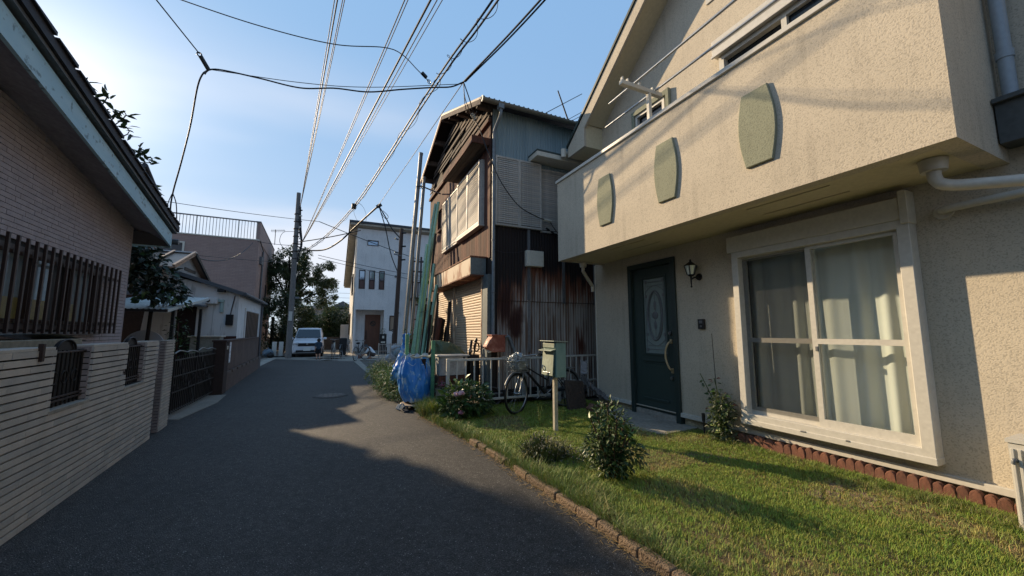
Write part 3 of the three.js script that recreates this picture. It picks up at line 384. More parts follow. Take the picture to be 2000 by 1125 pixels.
// ---------- the old timber and tin house ----------
const OXw = 2.77, OZ = -7.0;
const oroof = (z) => (z > -9.9 ? lerp(6.05, 7.38, (z + 6.75) / (-9.9 + 6.75)) : lerp(7.38, 6.48, (z + 9.9) / (-12.6 + 9.9)));
{
  const h = thing('timber_house', 'old brown timber and rusty tin two storey house beside the cream house', 'house', [3.4, 0, -8]);
  const prof = []; for (const z of [-7.0, -9.9, -12.45]) prof.push([z, oroof(z) - 0.14]);
  part('wall', [plateX([[-7.0, 0], [-12.45, 0], ...prof.slice().reverse()], [], OXw + 0.02, OXw + 0.14), bb(OXw + 0.14, 7.1, 0, 6.0, OZ - 0.13, OZ - 0.02), bb(OXw + 0.14, 7.1, 0, 6.3, -12.45, -12.32), bb(6.98, 7.1, 0, 6.3, -12.3, -7.15)], M.darkWood, h);
  part('roof', [plateX([[-6.72, oroof(-6.72)], [-9.9, oroof(-9.9)], [-12.6, oroof(-12.6)], [-12.6, oroof(-12.6) - 0.05], [-9.9, oroof(-9.9) - 0.05], [-6.72, oroof(-6.72) - 0.05]], [], 2.44, 7.3)], M.tinRoof, h);
  { // ribs of the tin roof ends, along the near eave
    const rib = metre(rod([0, 0, 0], [0, 0.43 * 3.18, -3.18], 0.018, 0.018, 6)); for (let i = 0; i < 44; i++) piece('roof_rib', rib, M.tinRoof, h, 2.5 + i * 0.11, oroof(-6.72) + 0.004, -6.70); }
  const vb = (z0, z1, dy, x0, x1, m, nm) => part(nm, bar([(x0 + x1) / 2, oroof(z0) + dy, z0], [(x0 + x1) / 2, oroof(z1) + dy, z1], x1 - x0, 0.1), m, h);
  vb(-6.75, -9.88, -0.10, 2.44, 2.465, M.boardGrey, 'verge_board'); vb(-9.92, -12.6, -0.10, 2.44, 2.465, M.board, 'verge_board');
  for (const z of [-7.05, -7.75, -8.45, -9.2, -9.9, -10.75, -11.6, -12.4]) part('purlin', rb(2.47, 2.9, oroof(z) - 0.19, oroof(z) - 0.06, z - 0.05, z + 0.05, 0.006), M.boardGrey, h);
  for (const [za, zb] of [[-6.76, -9.9], [-9.9, -12.58]]) part('eave_board', plateX([[za, oroof(za) - 0.055], [zb, oroof(zb) - 0.055], [zb, oroof(zb) - 0.072], [za, oroof(za) - 0.072]], [], 2.47, OXw + 0.1), M.darkWood, h);
  // upright boards over the gable wall
  const r = rng(3), bm = tints(M.board, [0.55, 0.85, 1, 1.2, 0.7, 0.95]); let z = -7.02;
  while (z > -12.4) { const w = 0.075 + 0.03 * r(), zc = z - w / 2; const low = zc > -11.1 ? 2.88 + 0.05 * r() : 0.02, top = Math.min(5.72, oroof(zc) - 0.3); part('board', box(0.02 + 0.008 * r(), top - low, w - 0.006, OXw + 0.008 + 0.004 * r(), (low + top) / 2, zc), bm[Math.floor(r() * 6)], h); z -= w; }
  part('trim_rail', [rb(2.70, 2.775, 5.72, 5.79, -12.42, -6.99, 0.006)], M.board, h); part('trim_rail', rb(2.715, 2.775, 5.80, 5.83, -12.42, -7.0, 0.004), M.boardGrey, h);
  const gm = tints(M.boardGrey, [0.4, 0.7, 1, 1.15, 0.55]);
  for (let y = 5.86; y < 7.2; y += 0.125) { let a = -7.05; while (a > -12.35) { const l = 0.9 + 1.6 * r(), b = Math.max(a - l, -12.4), ok = oroof((a + b) / 2) - 0.2; let a1 = a, b1 = b; while (a1 > b1 + 0.2 && oroof(a1) - 0.22 < y) a1 -= 0.1; while (a1 > b1 + 0.2 && oroof(b1) - 0.22 < y) b1 += 0.1; if (a1 - b1 > 0.3 && r() > 0.10) part('clapboard', box(0.018, 0.108, a1 - b1 - 0.02, 2.752 - 0.022 * r(), y, (a1 + b1) / 2, (r() - 0.5) * 0.035, 0, -0.16 - 0.12 * r()), gm[Math.floor(r() * 5)], h); a = b; } }
  // hood over the upper shutters
  const cn = part('canopy', rb(2.39, 2.78, 5.36, 5.41, -9.35, -7.08, 0.008), M.rust, h);
  part('canopy_fascia', [rb(2.375, 2.40, 5.24, 5.40, -9.36, -7.07, 0.005)], M.board, cn); part('canopy_end', rb(2.40, 2.77, 5.25, 5.36, -7.10, -7.075, 0.004), M.board, cn);
  for (let i = 0; i < 3; i++) part('canopy_board', rb(2.405 + i * 0.12, 2.52 + i * 0.12, 5.245, 5.262, -9.34, -7.11, 0.003), gm[i + 1], cn);
  // louvred shutter panels
  const slatG = metre(box(1, 0.047, 0.010)), lm = tints(M.louvre, [0.94, 1, 1.05]);
  const louvreX = (nm, z0, z1, y0, y1, x) => { const s = part(nm, [plateX(rect(z0, z1, y0, y1), [rect(z0 + 0.028, z1 - 0.028, y0 + 0.035, y1 - 0.035)], x - 0.035, x + 0.02, 0.003)], M.louvre, h); const n = Math.round((y1 - y0 - 0.11) / 0.0415); for (let i = 0; i < n; i++) piece('slat', slatG, lm[i % 3], s, x - 0.016, y0 + 0.06 + i * (y1 - y0 - 0.13) / (n - 1), (z0 + z1) / 2, 0, Math.PI / 2, 0, [z1 - z0 - 0.05, 1, 1]).rotation.set(0.0, Math.PI / 2, 0, 'YXZ'); s.children.forEach((c) => { c.rotation.set(0.38, Math.PI / 2, 0, 'YXZ'); }); return s; };
  part('shutter_box', [bb(2.70, 2.775, 3.64, 5.06, -9.0, -7.36)], M.louvre, h);
  louvreX('louvre_shutter', -8.18, -7.38, 3.66, 5.04, 2.685); louvreX('louvre_shutter', -8.98, -8.19, 3.66, 5.04, 2.685);
  part('shutter_sill', rb(2.64, 2.78, 3.60, 3.645, -9.02, -7.34, 0.005), M.louvre, h);
  louvreX('louvre_shutter', -9.8, -9.08, 3.66, 5.04, 2.72); louvreX('louvre_shutter', -10.52, -9.81, 3.66, 5.04, 2.72); part('shutter_sill', rb(2.69, 2.78, 3.60, 3.645, -10.54, -9.06, 0.005), M.louvre, h);
  const sw = part('side_window', plateX(rect(-11.2, -10.62, 4.35, 5.05), [rect(-11.14, -10.68, 4.41, 4.99)], 2.70, 2.775), M.board, h); part('pane', bb(2.755, 2.76, 4.41, 4.99, -11.14, -10.68), M.darkGlass, sw);
  // sign box over the roller shutters
  const sg = part('sign_box', [rb(2.43, 2.765, 2.54, 2.90, -10.65, -7.22, 0.006)], M.creamRust, h, { label: 'blank cream sign box with rusty edges above the roller shutters' }); part('sign_rim', [rb(2.415, 2.77, 2.895, 2.925, -10.67, -7.2, 0.004)], M.rust, sg); part('sign_rim', rb(2.415, 2.77, 2.515, 2.545, -10.67, -7.2, 0.004), M.rust, sg); part('sign_end', rb(2.44, 2.76, 2.55, 2.89, -7.222, -7.212, 0.002), mat(0x7d8584, 0.7, 0, { map: dirt }), sg); part('sign_joint', bb(2.425, 2.43, 2.55, 2.89, -9.31, -9.29), M.rust, sg);
  // roller shutters
  const rs = metre(new THREE.ExtrudeGeometry(shape([[0, -0.5], [-0.35, -0.42], [-0.5, -0.2], [-0.5, 0.15], [-0.32, 0.38], [0, 0.5], [0.2, 0.5], [0.2, -0.5]]), { depth: 1, bevelEnabled: false }).translate(0, 0, -0.5));
  const sm = tints(M.slatCream, [0.93, 1, 1.05, 0.98]);
  for (const [z0, z1] of [[-9.33, -7.34], [-11.1, -9.42]]) { const s = part('roller_shutter', bb(2.775, 2.785, 0.05, 2.52, z0, z1), M.slatCream, h); for (let i = 0; i < 42; i++) piece('slat', rs, sm[(i * 7) % 4], s, 2.768, 0.09 + i * 0.0575, (z0 + z1) / 2, 0, 0, 0, [0.024, 0.054, z1 - z0]); }
  part('shutter_post', rb(2.715, 2.79, 0, 2.54, -9.42, -9.33, 0.006), M.creamRust, h); part('shutter_post', rb(2.70, 2.79, 0, 2.54, -7.34, -7.28, 0.006), M.creamRust, h); part('corner_post', rb(2.71, 2.80, 0, 2.54, -7.275, -6.99, 0.006), mat(0x6f7a7b, 0.7, 0, { map: dirt }), h); part('shutter_post', rb(2.71, 2.79, 0, 2.54, -11.2, -11.1, 0.006), M.darkWood, h);
  // the tin side wall
  const corr = (x0, x1, y0, y1, z, pitch = 0.064, amp = 0.0085) => surf(Math.round((x1 - x0) / pitch * 6), 1, (u, v) => { const x = lerp(x0, x1, u); return [x, lerp(y0, y1, v), z + amp * Math.sin((x - 2.8) / pitch * 6.283)]; });
  for (let i = 0; i < 6; i++) part('tin_sheet', corr(2.80 + i * 0.7, 2.80 + i * 0.7 + 0.72, 4.86, 6.02, OZ + 0.012 + 0.006 * (i % 2)), M.tinBlue, h);
  const W = 1024, Hh = 1024; const streak = (x) => fbm(x / 4.6, 0.5, 110, 2, 3, 5);
  const rustWall = tex(W, Hh, 1, (u, v) => { const x = u * 4.6, y = v * 3.7; const s1 = fbm(u, v, 70, 3, 3, 11), s2 = fbm(u, v, 150, 5, 3, 13), b = fbm(u, v, 9, 6, 5, 15), st = streak(x);
    const line = 2.05 + 0.55 * st + 0.5 * (b - 0.5) - 0.10 * Math.max(0, x - 2) + (x < 0.75 ? 0.5 * (0.75 - x) * -1.2 : 0.35 * Math.exp(-Math.pow((x - 0.75) / 0.35, 2)));
    let c = mix(hx(0x7d766f), hx(0xb0a9a1), clamp(0.2 + s1 * 0.9)); const val = 0.5 - 0.5 * Math.sin(x / 0.064 * 6.283); c = mix(c, hx(0x5d4334), smooth(0.50, 0.80, s2 * 0.55 + b * 0.35 + val * 0.22) * 0.85);
    const up = smooth(line - 0.32, line + 0.12, y + 0.35 * (s2 - 0.5)); c = mix(c, hx(0x6e3d28), up * 0.9); c = mix(c, hx(0x221815), smooth(line - 0.02, line + 0.42, y + 0.30 * (s1 - 0.5)));
    const patch = Math.max(smooth(0.30, 0.12, Math.hypot((x - 0.52) / 0.9, (y - 1.45) / 1.9) + 0.5 * (b - 0.5)), smooth(0.36, 0.1, Math.hypot((x - 0.30) / 0.7, (y - 1.95) / 1.5) + 0.5 * (s2 - 0.5))); c = mix(c, hx(0x3a1d14), patch);
    const sm2 = smooth(0.25, 0.08, Math.hypot((x - 2.05) / 0.5, (y - 1.12) / 1.3) + 0.6 * (s2 - 0.5)); c = mix(c, hx(0x4f2a1d), sm2);
    if (Math.abs(y - 2.02 + 0.02 * (b - 0.5)) < 0.008) c = mix(c, hx(0x3a241a), 0.6); if (x < 0.12) c = mix(c, hx(0x15100e), 0.85); return c; });
  rustWall.repeat.set(1, 1); const rm = mat(0xffffff, 0.85, 0, { map: rustWall });
  const rsheet = (x0, x1, y0, y1, z) => { const g = corr(x0, x1, y0, y1, z); const p = g.attributes.position, uv = g.attributes.uv; for (let i = 0; i < p.count; i++) uv.setXY(i, (p.getX(i) - 2.8) / 4.6, p.getY(i) / 3.7); return g; };
  for (let i = 0; i < 6; i++) { part('tin_sheet', rsheet(2.81 + i * 0.7, 2.81 + i * 0.7 + 0.72, 0.02, 2.06, OZ + 0.018 + 0.006 * (i % 2)), rm, h, { uv: true }); part('tin_sheet', rsheet(2.81 + i * 0.7, 2.81 + i * 0.7 + 0.72, 2.02, 3.62, OZ + 0.036 + 0.006 * (i % 2)), rm, h, { uv: true }); }
  for (const [x, y0] of [[3.60, 2.05], [4.44, 2.0], [5.25, 2.0]]) part('batten', rb(x - 0.03, x + 0.03, y0, 3.62, OZ + 0.05, OZ + 0.075, 0.003), mat(0x77787a, 0.8, 0, { map: dirt }), h); part('batten', rb(3.585, 3.64, 1.0, 2.05, OZ + 0.035, OZ + 0.05, 0.003), mat(0x8c8886, 0.8, 0, { map: dirt }), h);
  // louvred panels on the side wall
  const louvreZ = (x0, x1, y0, y1, z) => { const s = part('louvre_shutter', [plateZ(rect(x0, x1, y0, y1), [rect(x0 + 0.028, x1 - 0.025, y0 + 0.035, y1 - 0.035)], z - 0.02, z + 0.035, 0.003)], M.louvre, h); const n = Math.round((y1 - y0 - 0.11) / 0.0415); for (let i = 0; i < n; i++) { const q = piece('slat', slatG, lm[i % 3], s, (x0 + x1) / 2 + 0.005, y0 + 0.08 + i * (y1 - y0 - 0.13) / (n - 1), z + 0.016); q.rotation.set(-0.38, 0, 0); q.scale.set(x1 - x0 - 0.05, 1, 1); } };
  part('shutter_box', bb(2.83, 3.88, 3.53, 4.97, OZ + 0.0, OZ + 0.055), M.louvre, h);
  louvreZ(2.84, 3.37, 3.53, 4.98, OZ + 0.075); louvreZ(3.375, 3.885, 3.53, 4.98, OZ + 0.075); part('shutter_box', bb(3.89, 5.3, 3.50, 4.88, OZ + 0.0, OZ + 0.02), M.louvre, h); louvreZ(3.89, 5.2, 3.50, 4.90, OZ + 0.035);
  part('window_hood', rb(3.62, 5.4, 5.10, 5.14, OZ - 0.02, -6.58, 0.006), M.tealRoof, h); part('hood_fascia', [rb(3.625, 5.4, 5.0, 5.10, -6.60, -6.585, 0.004)], M.offWhite, h); part('hood_soffit', bb(3.63, 5.4, 5.01, 5.03, OZ + 0.02, -6.601), M.offWhite, h);
  part('hood_end', rb(3.622, 3.64, 5.0, 5.10, OZ + 0.02, -6.60, 0.003), M.offWhite, h);
  // gutter and downpipe
  const gu = part('eave_gutter', [new THREE.CylinderGeometry(0.06, 0.06, 4.75, 12, 1, false, 0, Math.PI).rotateZ(Math.PI / 2).rotateX(Math.PI / 2 + Math.PI / 2).translate(4.83, 6.0, -6.70)], mat(0x8f8a7d, 0.6, 0, { map: dirt }), h); part('gutter_end', rod([2.45, 5.99, -6.70], [2.47, 5.99, -6.70], 0.062, 0.062, 12), M.offWhite, gu);
  const dpm = mat(0x8d979c, 0.5, 0, { map: dirt });
  part('downpipe', [rbox(0.12, 0.13, 0.12, 0.015, 2.86, 5.93, -6.71), tube([[2.86, 5.9, -6.71], [2.86, 5.75, -6.72], [2.81, 5.5, -6.9], [2.81, 5.3, -6.93], [2.81, 4.9, -6.935], [2.81, 4.0, -6.935], [2.81, 2.5, -6.935]], 0.034, 60, 10), rod([2.81, 2.5, -6.935], [2.81, 1.40, -6.935], 0.034, 0.034, 12)], dpm, h);
  part('downpipe_elbow', [tube([[2.81, 1.44, -6.935], [2.815, 1.35, -6.935], [2.85, 1.32, -6.935], [3.05, 1.315, -6.93], [3.13, 1.31, -6.93], [3.17, 1.26, -6.93], [3.3, 0.9, -6.92], [3.36, 0.5, -6.92]], 0.032, 50, 10)], dpm, h);
  for (const y of [4.6, 3.2, 2.15]) part('pipe_clip', rod([2.81, y, -6.935], [2.81, y + 0.025, -6.935], 0.04, 0.04, 12), M.greyMetal, h);
  const ebx = part('meter_box', rb(3.50, 3.88, 2.73, 3.06, OZ + 0.06, OZ + 0.17, 0.012), M.offWhite, h, { label: 'pale meter box fixed to the dark rusty wall' }); part('box_lid', rb(3.55, 3.885, 2.735, 3.055, OZ + 0.17, OZ + 0.185, 0.006), M.offWhite, ebx);
  part('wire_bracket', [tube([[2.45, 5.98, -7.2], [2.44, 5.9, -7.2], [2.46, 5.84, -7.18]], 0.012, 10, 6)], M.cable, h);
  // rooftop antenna
  const an = thing('roof_antenna', 'tv antenna leaning on the tin roof edge by the cream house gable', 'antenna', [5.2, 6.5, -8]);
  part('mast', rod([5.52, 6.45, -8], [5.03, 7.66, -8], 0.022, 0.016, 8), M.darkMetal, an); part('boom', rod([4.66, 6.95, -8], [5.86, 7.86, -8.1], 0.01, 0.01, 6), M.greyMetal, an); part('element', rod([4.72, 6.49, -8], [5.9, 7.35, -8], 0.008, 0.008, 6), M.greyMetal, an); part('element', rod([4.80, 6.45, -7.9], [6.0, 7.3, -7.9], 0.008, 0.008, 6), M.greyMetal, an); part('clamp', rbox(0.09, 0.12, 0.09, 0.01, 5.48, 6.58, -8), M.darkMetal, an);
}

// ---------- the white railing ----------
{
  const f = thing('white_railing', 'low white metal railing in front of the rusty tin wall', 'railing', [3, 0, -6.7]);
  part('top_rail', rb(1.84, 4.12, 0.885, 0.925, -6.72, -6.68, 0.006), M.whiteMetal, f); part('bottom_rail', rb(2.42, 4.12, 0.165, 0.205, -6.72, -6.68, 0.005), M.whiteMetal, f);
  for (const x of [1.865, 4.14]) part('post', rb(x - 0.028, x + 0.028, 0.0, 0.93, -6.728, -6.672, 0.006), M.whiteMetal, f);
  for (let i = 0; i < 13; i++) part('baluster', rb(2.03 + i * 0.163 - 0.012, 2.03 + i * 0.163 + 0.012, 0.19, 0.9, -6.712, -6.688, 0.003), M.whiteMetal, f);
  part('top_rail', rb(4.17, 5.05, 0.90, 0.935, -6.72, -6.68, 0.006), M.whiteMetal, f); part('bottom_rail', rb(4.17, 5.05, 0.40, 0.435, -6.72, -6.68, 0.005), M.whiteMetal, f); for (let i = 0; i < 6; i++) part('baluster', rb(4.28 + i * 0.14 - 0.012, 4.28 + i * 0.14 + 0.012, 0.1, 0.92, -6.712, -6.688, 0.003), M.whiteMetal, f);
}
// ---------- mailboxes ----------
{
  const teal = mat(0xffffff, 0.5, 0.0, { map: tex(256, 256, 0.5, (u, v) => { const n = fbm(u, v, 6, 6, 5, 3); return mix(hx(0x5d7f7c), hx(0x7b978f), n); }) }), pale = mat(0xa9b5a2, 0.5, 0, { map: dirt });
  const m = thing('letterbox', 'pale teal metal letterbox on a cream post in the lawn', 'letterbox', [2.83, 0, -4.69]);
  part('post', rb(2.805, 2.86, 0, 0.80, -4.715, -4.66, 0.006), mat(0xd6cebb, 0.6, 0, { map: dirt }), m);
  const b = part('body', rb(2.745, 2.905, 0.79, 1.255, -4.85, -4.51, 0.008), teal, m);
  part('lid', [rbox(0.235, 0.012, 0.39, 0.004, 2.815, 1.272, -4.68, 0.0, 0, -0.04)], pale, b);
  part('front_flap', [rbox(0.012, 0.33, 0.30, 0.004, 2.722, 0.975, -4.69, 0, 0, -0.08)], pale, b); part('slot_hood', [rbox(0.085, 0.010, 0.35, 0.004, 2.705, 1.155, -4.68, 0, 0, 0.25)], pale, b); part('slot_plate', rb(2.728, 2.747, 1.185, 1.245, -4.84, -4.53, 0.004), pale, b);
  part('latch', [tube([[2.712, 0.92, -4.78], [2.69, 0.94, -4.79], [2.69, 0.89, -4.77], [2.71, 0.87, -4.76]], 0.007, 16, 5), rod([2.71, 0.85, -4.80], [2.705, 0.85, -4.60], 0.006, 0.006, 6)], M.steel, b); part('padlock', rbox(0.014, 0.04, 0.03, 0.004, 2.70, 0.84, -4.66), M.steel, b);
  const red = mat(0xffffff, 0.65, 0, { map: tex(256, 256, 0.4, (u, v) => { const n = fbm(u, v, 6, 6, 5, 13); return mix(hx(0x8e4a37), hx(0xb0705a), smooth(0.3, 0.75, n)); }) });
  const p = thing('red_letterbox', 'faded red letterbox stuffed with paper on the corner of the rusty wall', 'letterbox', [2.84, 1.0, -6.87]);
  const c = part('body', plateZ([[2.72, 1.03], [2.98, 1.03], [2.98, 1.33], [2.74, 1.33], [2.70, 1.27], [2.62, 1.12]], [], -6.96, -6.74, 0.006), red, p); part('lid', rb(2.70, 3.01, 1.33, 1.35, -6.97, -6.72, 0.005), red, p); part('flap', rbox(0.012, 0.16, 0.19, 0.004, 2.648, 1.195, -6.85, 0, 0, -0.50), red, p); part('name_card', rbox(0.006, 0.075, 0.075, 0.002, 2.643, 1.20, -6.84, 0, 0, -0.50), mat(0xd9cfb8, 0.7), p);
  part('paper', surf(14, 10, (u, v) => [2.62 + 0.10 * v + 0.02 * Math.sin(u * 9), 1.12 - 0.12 * u * (0.4 + 0.6 * v) - 0.025 * Math.sin(v * 7 + u * 4), -6.95 + 0.2 * v + 0.02 * Math.sin(u * 12)]), mat(0xd5d1c4, 0.9), p);
}
// ---------- the clutter in front of the timber house ----------
const blue = mat(0xffffff, 0.45, 0, { map: tex(512, 512, 1, (u, v) => { const n = fbm(u, v, 10, 6, 5, 3), w = fbm(u, v, 50, 12, 3, 7), hem = Math.max(smooth(0.93, 0.955, v), smooth(0.012, 0.004, Math.abs(v - 0.83 + 0.02 * Math.sin(u * 38))) * (Math.sin(u * 38) > -0.2 ? 1 : 0), smooth(0.008, 0.003, Math.abs(v - 0.51)) * (u > 0.52 && u < 0.74 ? 1 : 0)); const wear = smooth(0.56, 0.74, w * 0.6 + n * 0.45) * 0.7 + smooth(0.55, 0.75, w * 0.5 + n * 0.5) * smooth(0.35, 0.05, v) * 0.6; return mix(mix(hx(0x2a78c8), hx(0x4a9be6), n), hx(0xc9d3da), clamp(Math.max(hem * 0.9, wear))); }) });
blue.map.repeat.set(1, 1);
{
  const g = thing('tarp_bundle', 'tall bulging bundle wrapped in a blue tarpaulin at the lane edge', 'tarpaulin', [1.5, 0.06, -7.45]);
  const wrap = surf(150, 44, (u, v) => { const a = -u * 6.283 + 1.2, y = lerp(0.10, 0.97, v); const pf = 0.80 + 0.32 * Math.sin(Math.pow(v, 0.8) * Math.PI * 0.95) - 0.06 * v; const fold = 0.22 * Math.pow(0.12 + 0.88 * v, 0.9) * (Math.pow(Math.abs(Math.sin(a * 3.5 + 0.7 * Math.sin(v * 2.6 + a))), 0.7) - 0.6) + 0.10 * Math.cos(a - 3.6) * Math.sin(v * 3.1) + 0.03 * Math.sin(a * 17 + 3 * v) * v + 0.20 * noise3(a * 2, y * 4, 0, 5) + 0.09 * noise3(a * 7, y * 11, 3, 6); const k = pf + fold; return [1.49 + 0.265 * k * Math.cos(a) - 0.05 * v, y + 0.03 * v * Math.sin(a * 9), -7.47 + 0.24 * k * Math.sin(a)]; });
  part('tarpaulin', wrap, blue, g, { uv: true }); part('core', new THREE.CylinderGeometry(0.2, 0.21, 0.8, 14).translate(1.48, 0.5, -7.47), M.darkWood, g);
  part('rope', [tube(Array.from({ length: 22 }, (_, i) => [1.49 + 0.245 * Math.cos(i / 22 * 6.283), 0.945 + 0.014 * Math.sin(i * 1.7), -7.47 + 0.22 * Math.sin(i / 22 * 6.283)]), 0.016, 80, 6, true)], mat(0xc5bda8, 0.9), g);
  const t = thing('round_board', 'round pale board under the blue tarpaulin bundle', 'board', [1.5, 0, -7.45]);
  part('board', new THREE.CylinderGeometry(0.31, 0.31, 0.022, 40).translate(1.51, 0.085, -7.43), mat(0xb29a80, 0.8, 0, { map: dirt }), t); part('rim', tube(Array.from({ length: 28 }, (_, i) => [1.51 + 0.312 * Math.cos(i / 28 * 6.283), 0.085, -7.43 + 0.312 * Math.sin(i / 28 * 6.283)]), 0.012, 70, 6, true), mat(0xc9b8a0, 0.7), t);
  parts('leg', [[1.30, -7.35], [1.36, -7.28], [1.6, -7.35], [1.45, -7.6]].map(([x, z]) => rod([x, 0, z], [x, 0.075, z], 0.018, 0.018, 8)), M.board, t);
  solo('fallen_panel', [rbox(0.30, 0.012, 0.22, 0.003, 1.56, 0.05, -7.06, 0.25, -0.7, 0.1)], mat(0xd9d4cb, 0.6, 0, { map: dirt }), 'white panel offcut lying tilted in front of the round board', 'panel');
  for (const [i, x, z, a] of [[0, 1.17, -7.28, 0.5], [1, 1.22, -7.16, 0.2]]) { const s = thing('sandal', i ? 'dark sandal nearest the camera beside the tarpaulin bundle' : 'bluish sandal tipped against the foot of the tarpaulin bundle', 'sandal', [x, 0, z], { group: 'old sandals by the bundle' }); part('sole', xf(rbox(0.10, 0.03, 0.21, 0.012), x, 0.02 + 0.03 * (1 - i), z, 0.1, a, i ? 0.1 : 0.9), mat(i ? 0x2a2d33 : 0x48637a, 0.8), s); part('strap', xf(tube([[-0.05, 0, 0.03], [-0.03, 0.05, 0.03], [0.03, 0.05, 0.03], [0.05, 0, 0.03]], 0.012, 16, 6), x, 0.03 + 0.03 * (1 - i), z, 0, a, 0), mat(i ? 0x3a3d42 : 0x7b93a5, 0.8), s); }
  const gp = mat(0x63a981, 0.5, 0, { map: dirt });
  solo('green_post', rb(1.69, 1.755, 0, 1.24, -7.26, -7.2, 0.005), gp, 'green square post in front of the tarpaulin bundle, right side', 'post', { group: 'green posts holding the stored poles' });
  solo('green_post', rb(1.31, 1.375, 0, 1.36, -7.85, -7.79, 0.005), gp, 'green square post behind the tarpaulin bundle, left side', 'post', { group: 'green posts holding the stored poles' });
  const b2 = thing('tarp_heap', 'loose crumpled blue tarpaulin hanging between the stored poles and the lane', 'tarpaulin', [1.35, 0.3, -8.6]); part('tarpaulin', surf(40, 30, (u, v) => { const a = u * 6.283, y = lerp(0.3, 1.32, v), k = 0.22 * (0.7 + 0.5 * Math.sin(v * 5 + 0.6) + 0.9 * noise3(a * 4, y * 9, 3, 9)); return [1.38 + k * Math.cos(a) * 0.8 + 0.08 * v, y + 0.06 * Math.sin(a * 3), -8.7 + k * Math.sin(a)]; }), blue, b2);
  // green cover over a trunk and a white plastic box
  const wb = thing('plastic_box', 'large white plastic storage box behind the left end of the railing', 'box', [2.08, 0.6, -7.3]);
  part('tub', surf(60, 8, (u, v) => { const a = u * 6.283, s = 1 - 0.06 * (1 - v), sx = Math.sign(Math.cos(a)) * Math.pow(Math.abs(Math.cos(a)), 0.35), sz = Math.sign(Math.sin(a)) * Math.pow(Math.abs(Math.sin(a)), 0.35); return [2.09 + 0.285 * sx * s, lerp(0.60, 0.95, v), -7.28 + 0.2 * sz * s]; }), mat(0xc4c4c0, 0.5, 0, { map: dirt }), wb); part('box_lid', rbox(0.60, 0.03, 0.44, 0.012, 2.09, 0.955, -7.28), mat(0xcac9c4, 0.5, 0, { map: dirt }), wb); part('box_clip', rbox(0.03, 0.07, 0.015, 0.004, 2.28, 0.90, -7.075), M.darkMetal, wb);
  const pk = thing('wooden_crate', 'brown wooden crate under the white plastic box', 'crate', [2.08, 0, -7.25]); for (let i = 0; i < 4; i++) part('plank', rb(1.80, 2.36, 0.14 + i * 0.115, 0.245 + i * 0.115, -7.08, -7.06, 0.004), M.board, pk); part('crate_side', rb(1.80, 1.82, 0.1, 0.59, -7.5, -7.081, 0.004), M.board, pk); part('crate_side', rb(2.34, 2.36, 0.1, 0.59, -7.5, -7.081, 0.004), M.board, pk); part('crate_base', rb(1.81, 2.35, 0.0, 0.1, -7.49, -7.09, 0.004), M.darkWood, pk);
  const gt = thing('covered_load', 'heap under an olive green tarpaulin in front of the roller shutters', 'tarpaulin', [2.2, 0.5, -7.75]); part('cover', surf(64, 30, (u, v) => { const a = -u * 6.283, q = v * Math.PI * 0.5, k = Math.pow(Math.cos(q), 0.55), top = Math.pow(Math.sin(q), 0.8); const f = 0.05 * Math.sin(a * 6 + 2) * k * (1 - 0.5 * v) + 0.22 * noise3(Math.cos(a) * 4 * k, v * 5, Math.sin(a) * 4 * k, 31); return [2.20 + (0.36 + f) * k * Math.cos(a) * 1.05 - 0.06 * v, 0.66 + 0.56 * top * (0.94 - 0.22 * k * Math.cos(a)) + 0.07 * noise3(Math.cos(a) * 6, v * 8, Math.sin(a) * 6, 41), -7.78 + (0.22 + f * 0.6) * k * Math.sin(a)]; }), mat(0x5a6b50, 0.65, 0, { map: dirt }), gt); part('core', rb(1.98, 2.42, 0, 0.75, -7.92, -7.62, 0.02), M.darkWood, gt);
  const mc = thing('old_machine', 'dark jumble of an old pump and fittings before the lit roller shutter', 'machine', [2.62, 0, -7.4]); const r = rng(77);
  part('block', rbox(0.22, 0.9, 0.25, 0.03, 2.6, 0.5, -7.5), M.blackMetal, mc); part('cylinder', rod([2.52, 0.95, -7.46], [2.56, 1.24, -7.46], 0.03, 0.026, 12), M.darkMetal, mc); part('lever', tube([[2.60, 0.95, -7.44], [2.63, 1.12, -7.43], [2.66, 1.27, -7.43], [2.62, 1.2, -7.46]], 0.018, 24, 6), M.blackMetal, mc); part('wheel', xf(new THREE.TorusGeometry(0.085, 0.016, 8, 22), 2.65, 1.1, -7.42, 0, 0.6, 0), M.blackMetal, mc); part('knob', ball(0.035, 2.5, 1.04, -7.4), M.offWhite, mc); part('spout', tube([[2.55, 1.0, -7.42], [2.5, 1.08, -7.38], [2.48, 1.0, -7.36]], 0.02, 16, 6), M.greyMetal, mc);
  // scrap heap behind the railing
  const sc = []; for (let i = 0; i < 26; i++) { const x = 2.42 + 2.2 * r(), z = -6.93 + 0.16 * r(), l = 0.3 + 0.7 * r(), a = (r() - 0.5) * 0.5; sc.push([x, z, l, a, 0.04 + 0.36 * r() * (1 - (x - 2.4) / 4)]); }
  const sh = thing('scrap_pile', 'dark pile of scrap pipes and boards behind the white railing', 'scrap', [3.2, 0, -6.86]); sc.forEach(([x, z, l, a, y], i) => part(i % 3 ? 'pipe' : 'scrap_board', i % 3 ? rod([x - l / 2, y - l * a * 0.3, z], [x + l / 2, y + l * a * 0.3, z], 0.018 + 0.012 * (i % 2), 0.02, 8) : rbox(l, 0.09, 0.025, 0.004, x, y, z, 0.3, 0, a * 0.5), [M.darkMetal, M.greyMetal, M.blackMetal, M.darkWood][i % 4], sh));
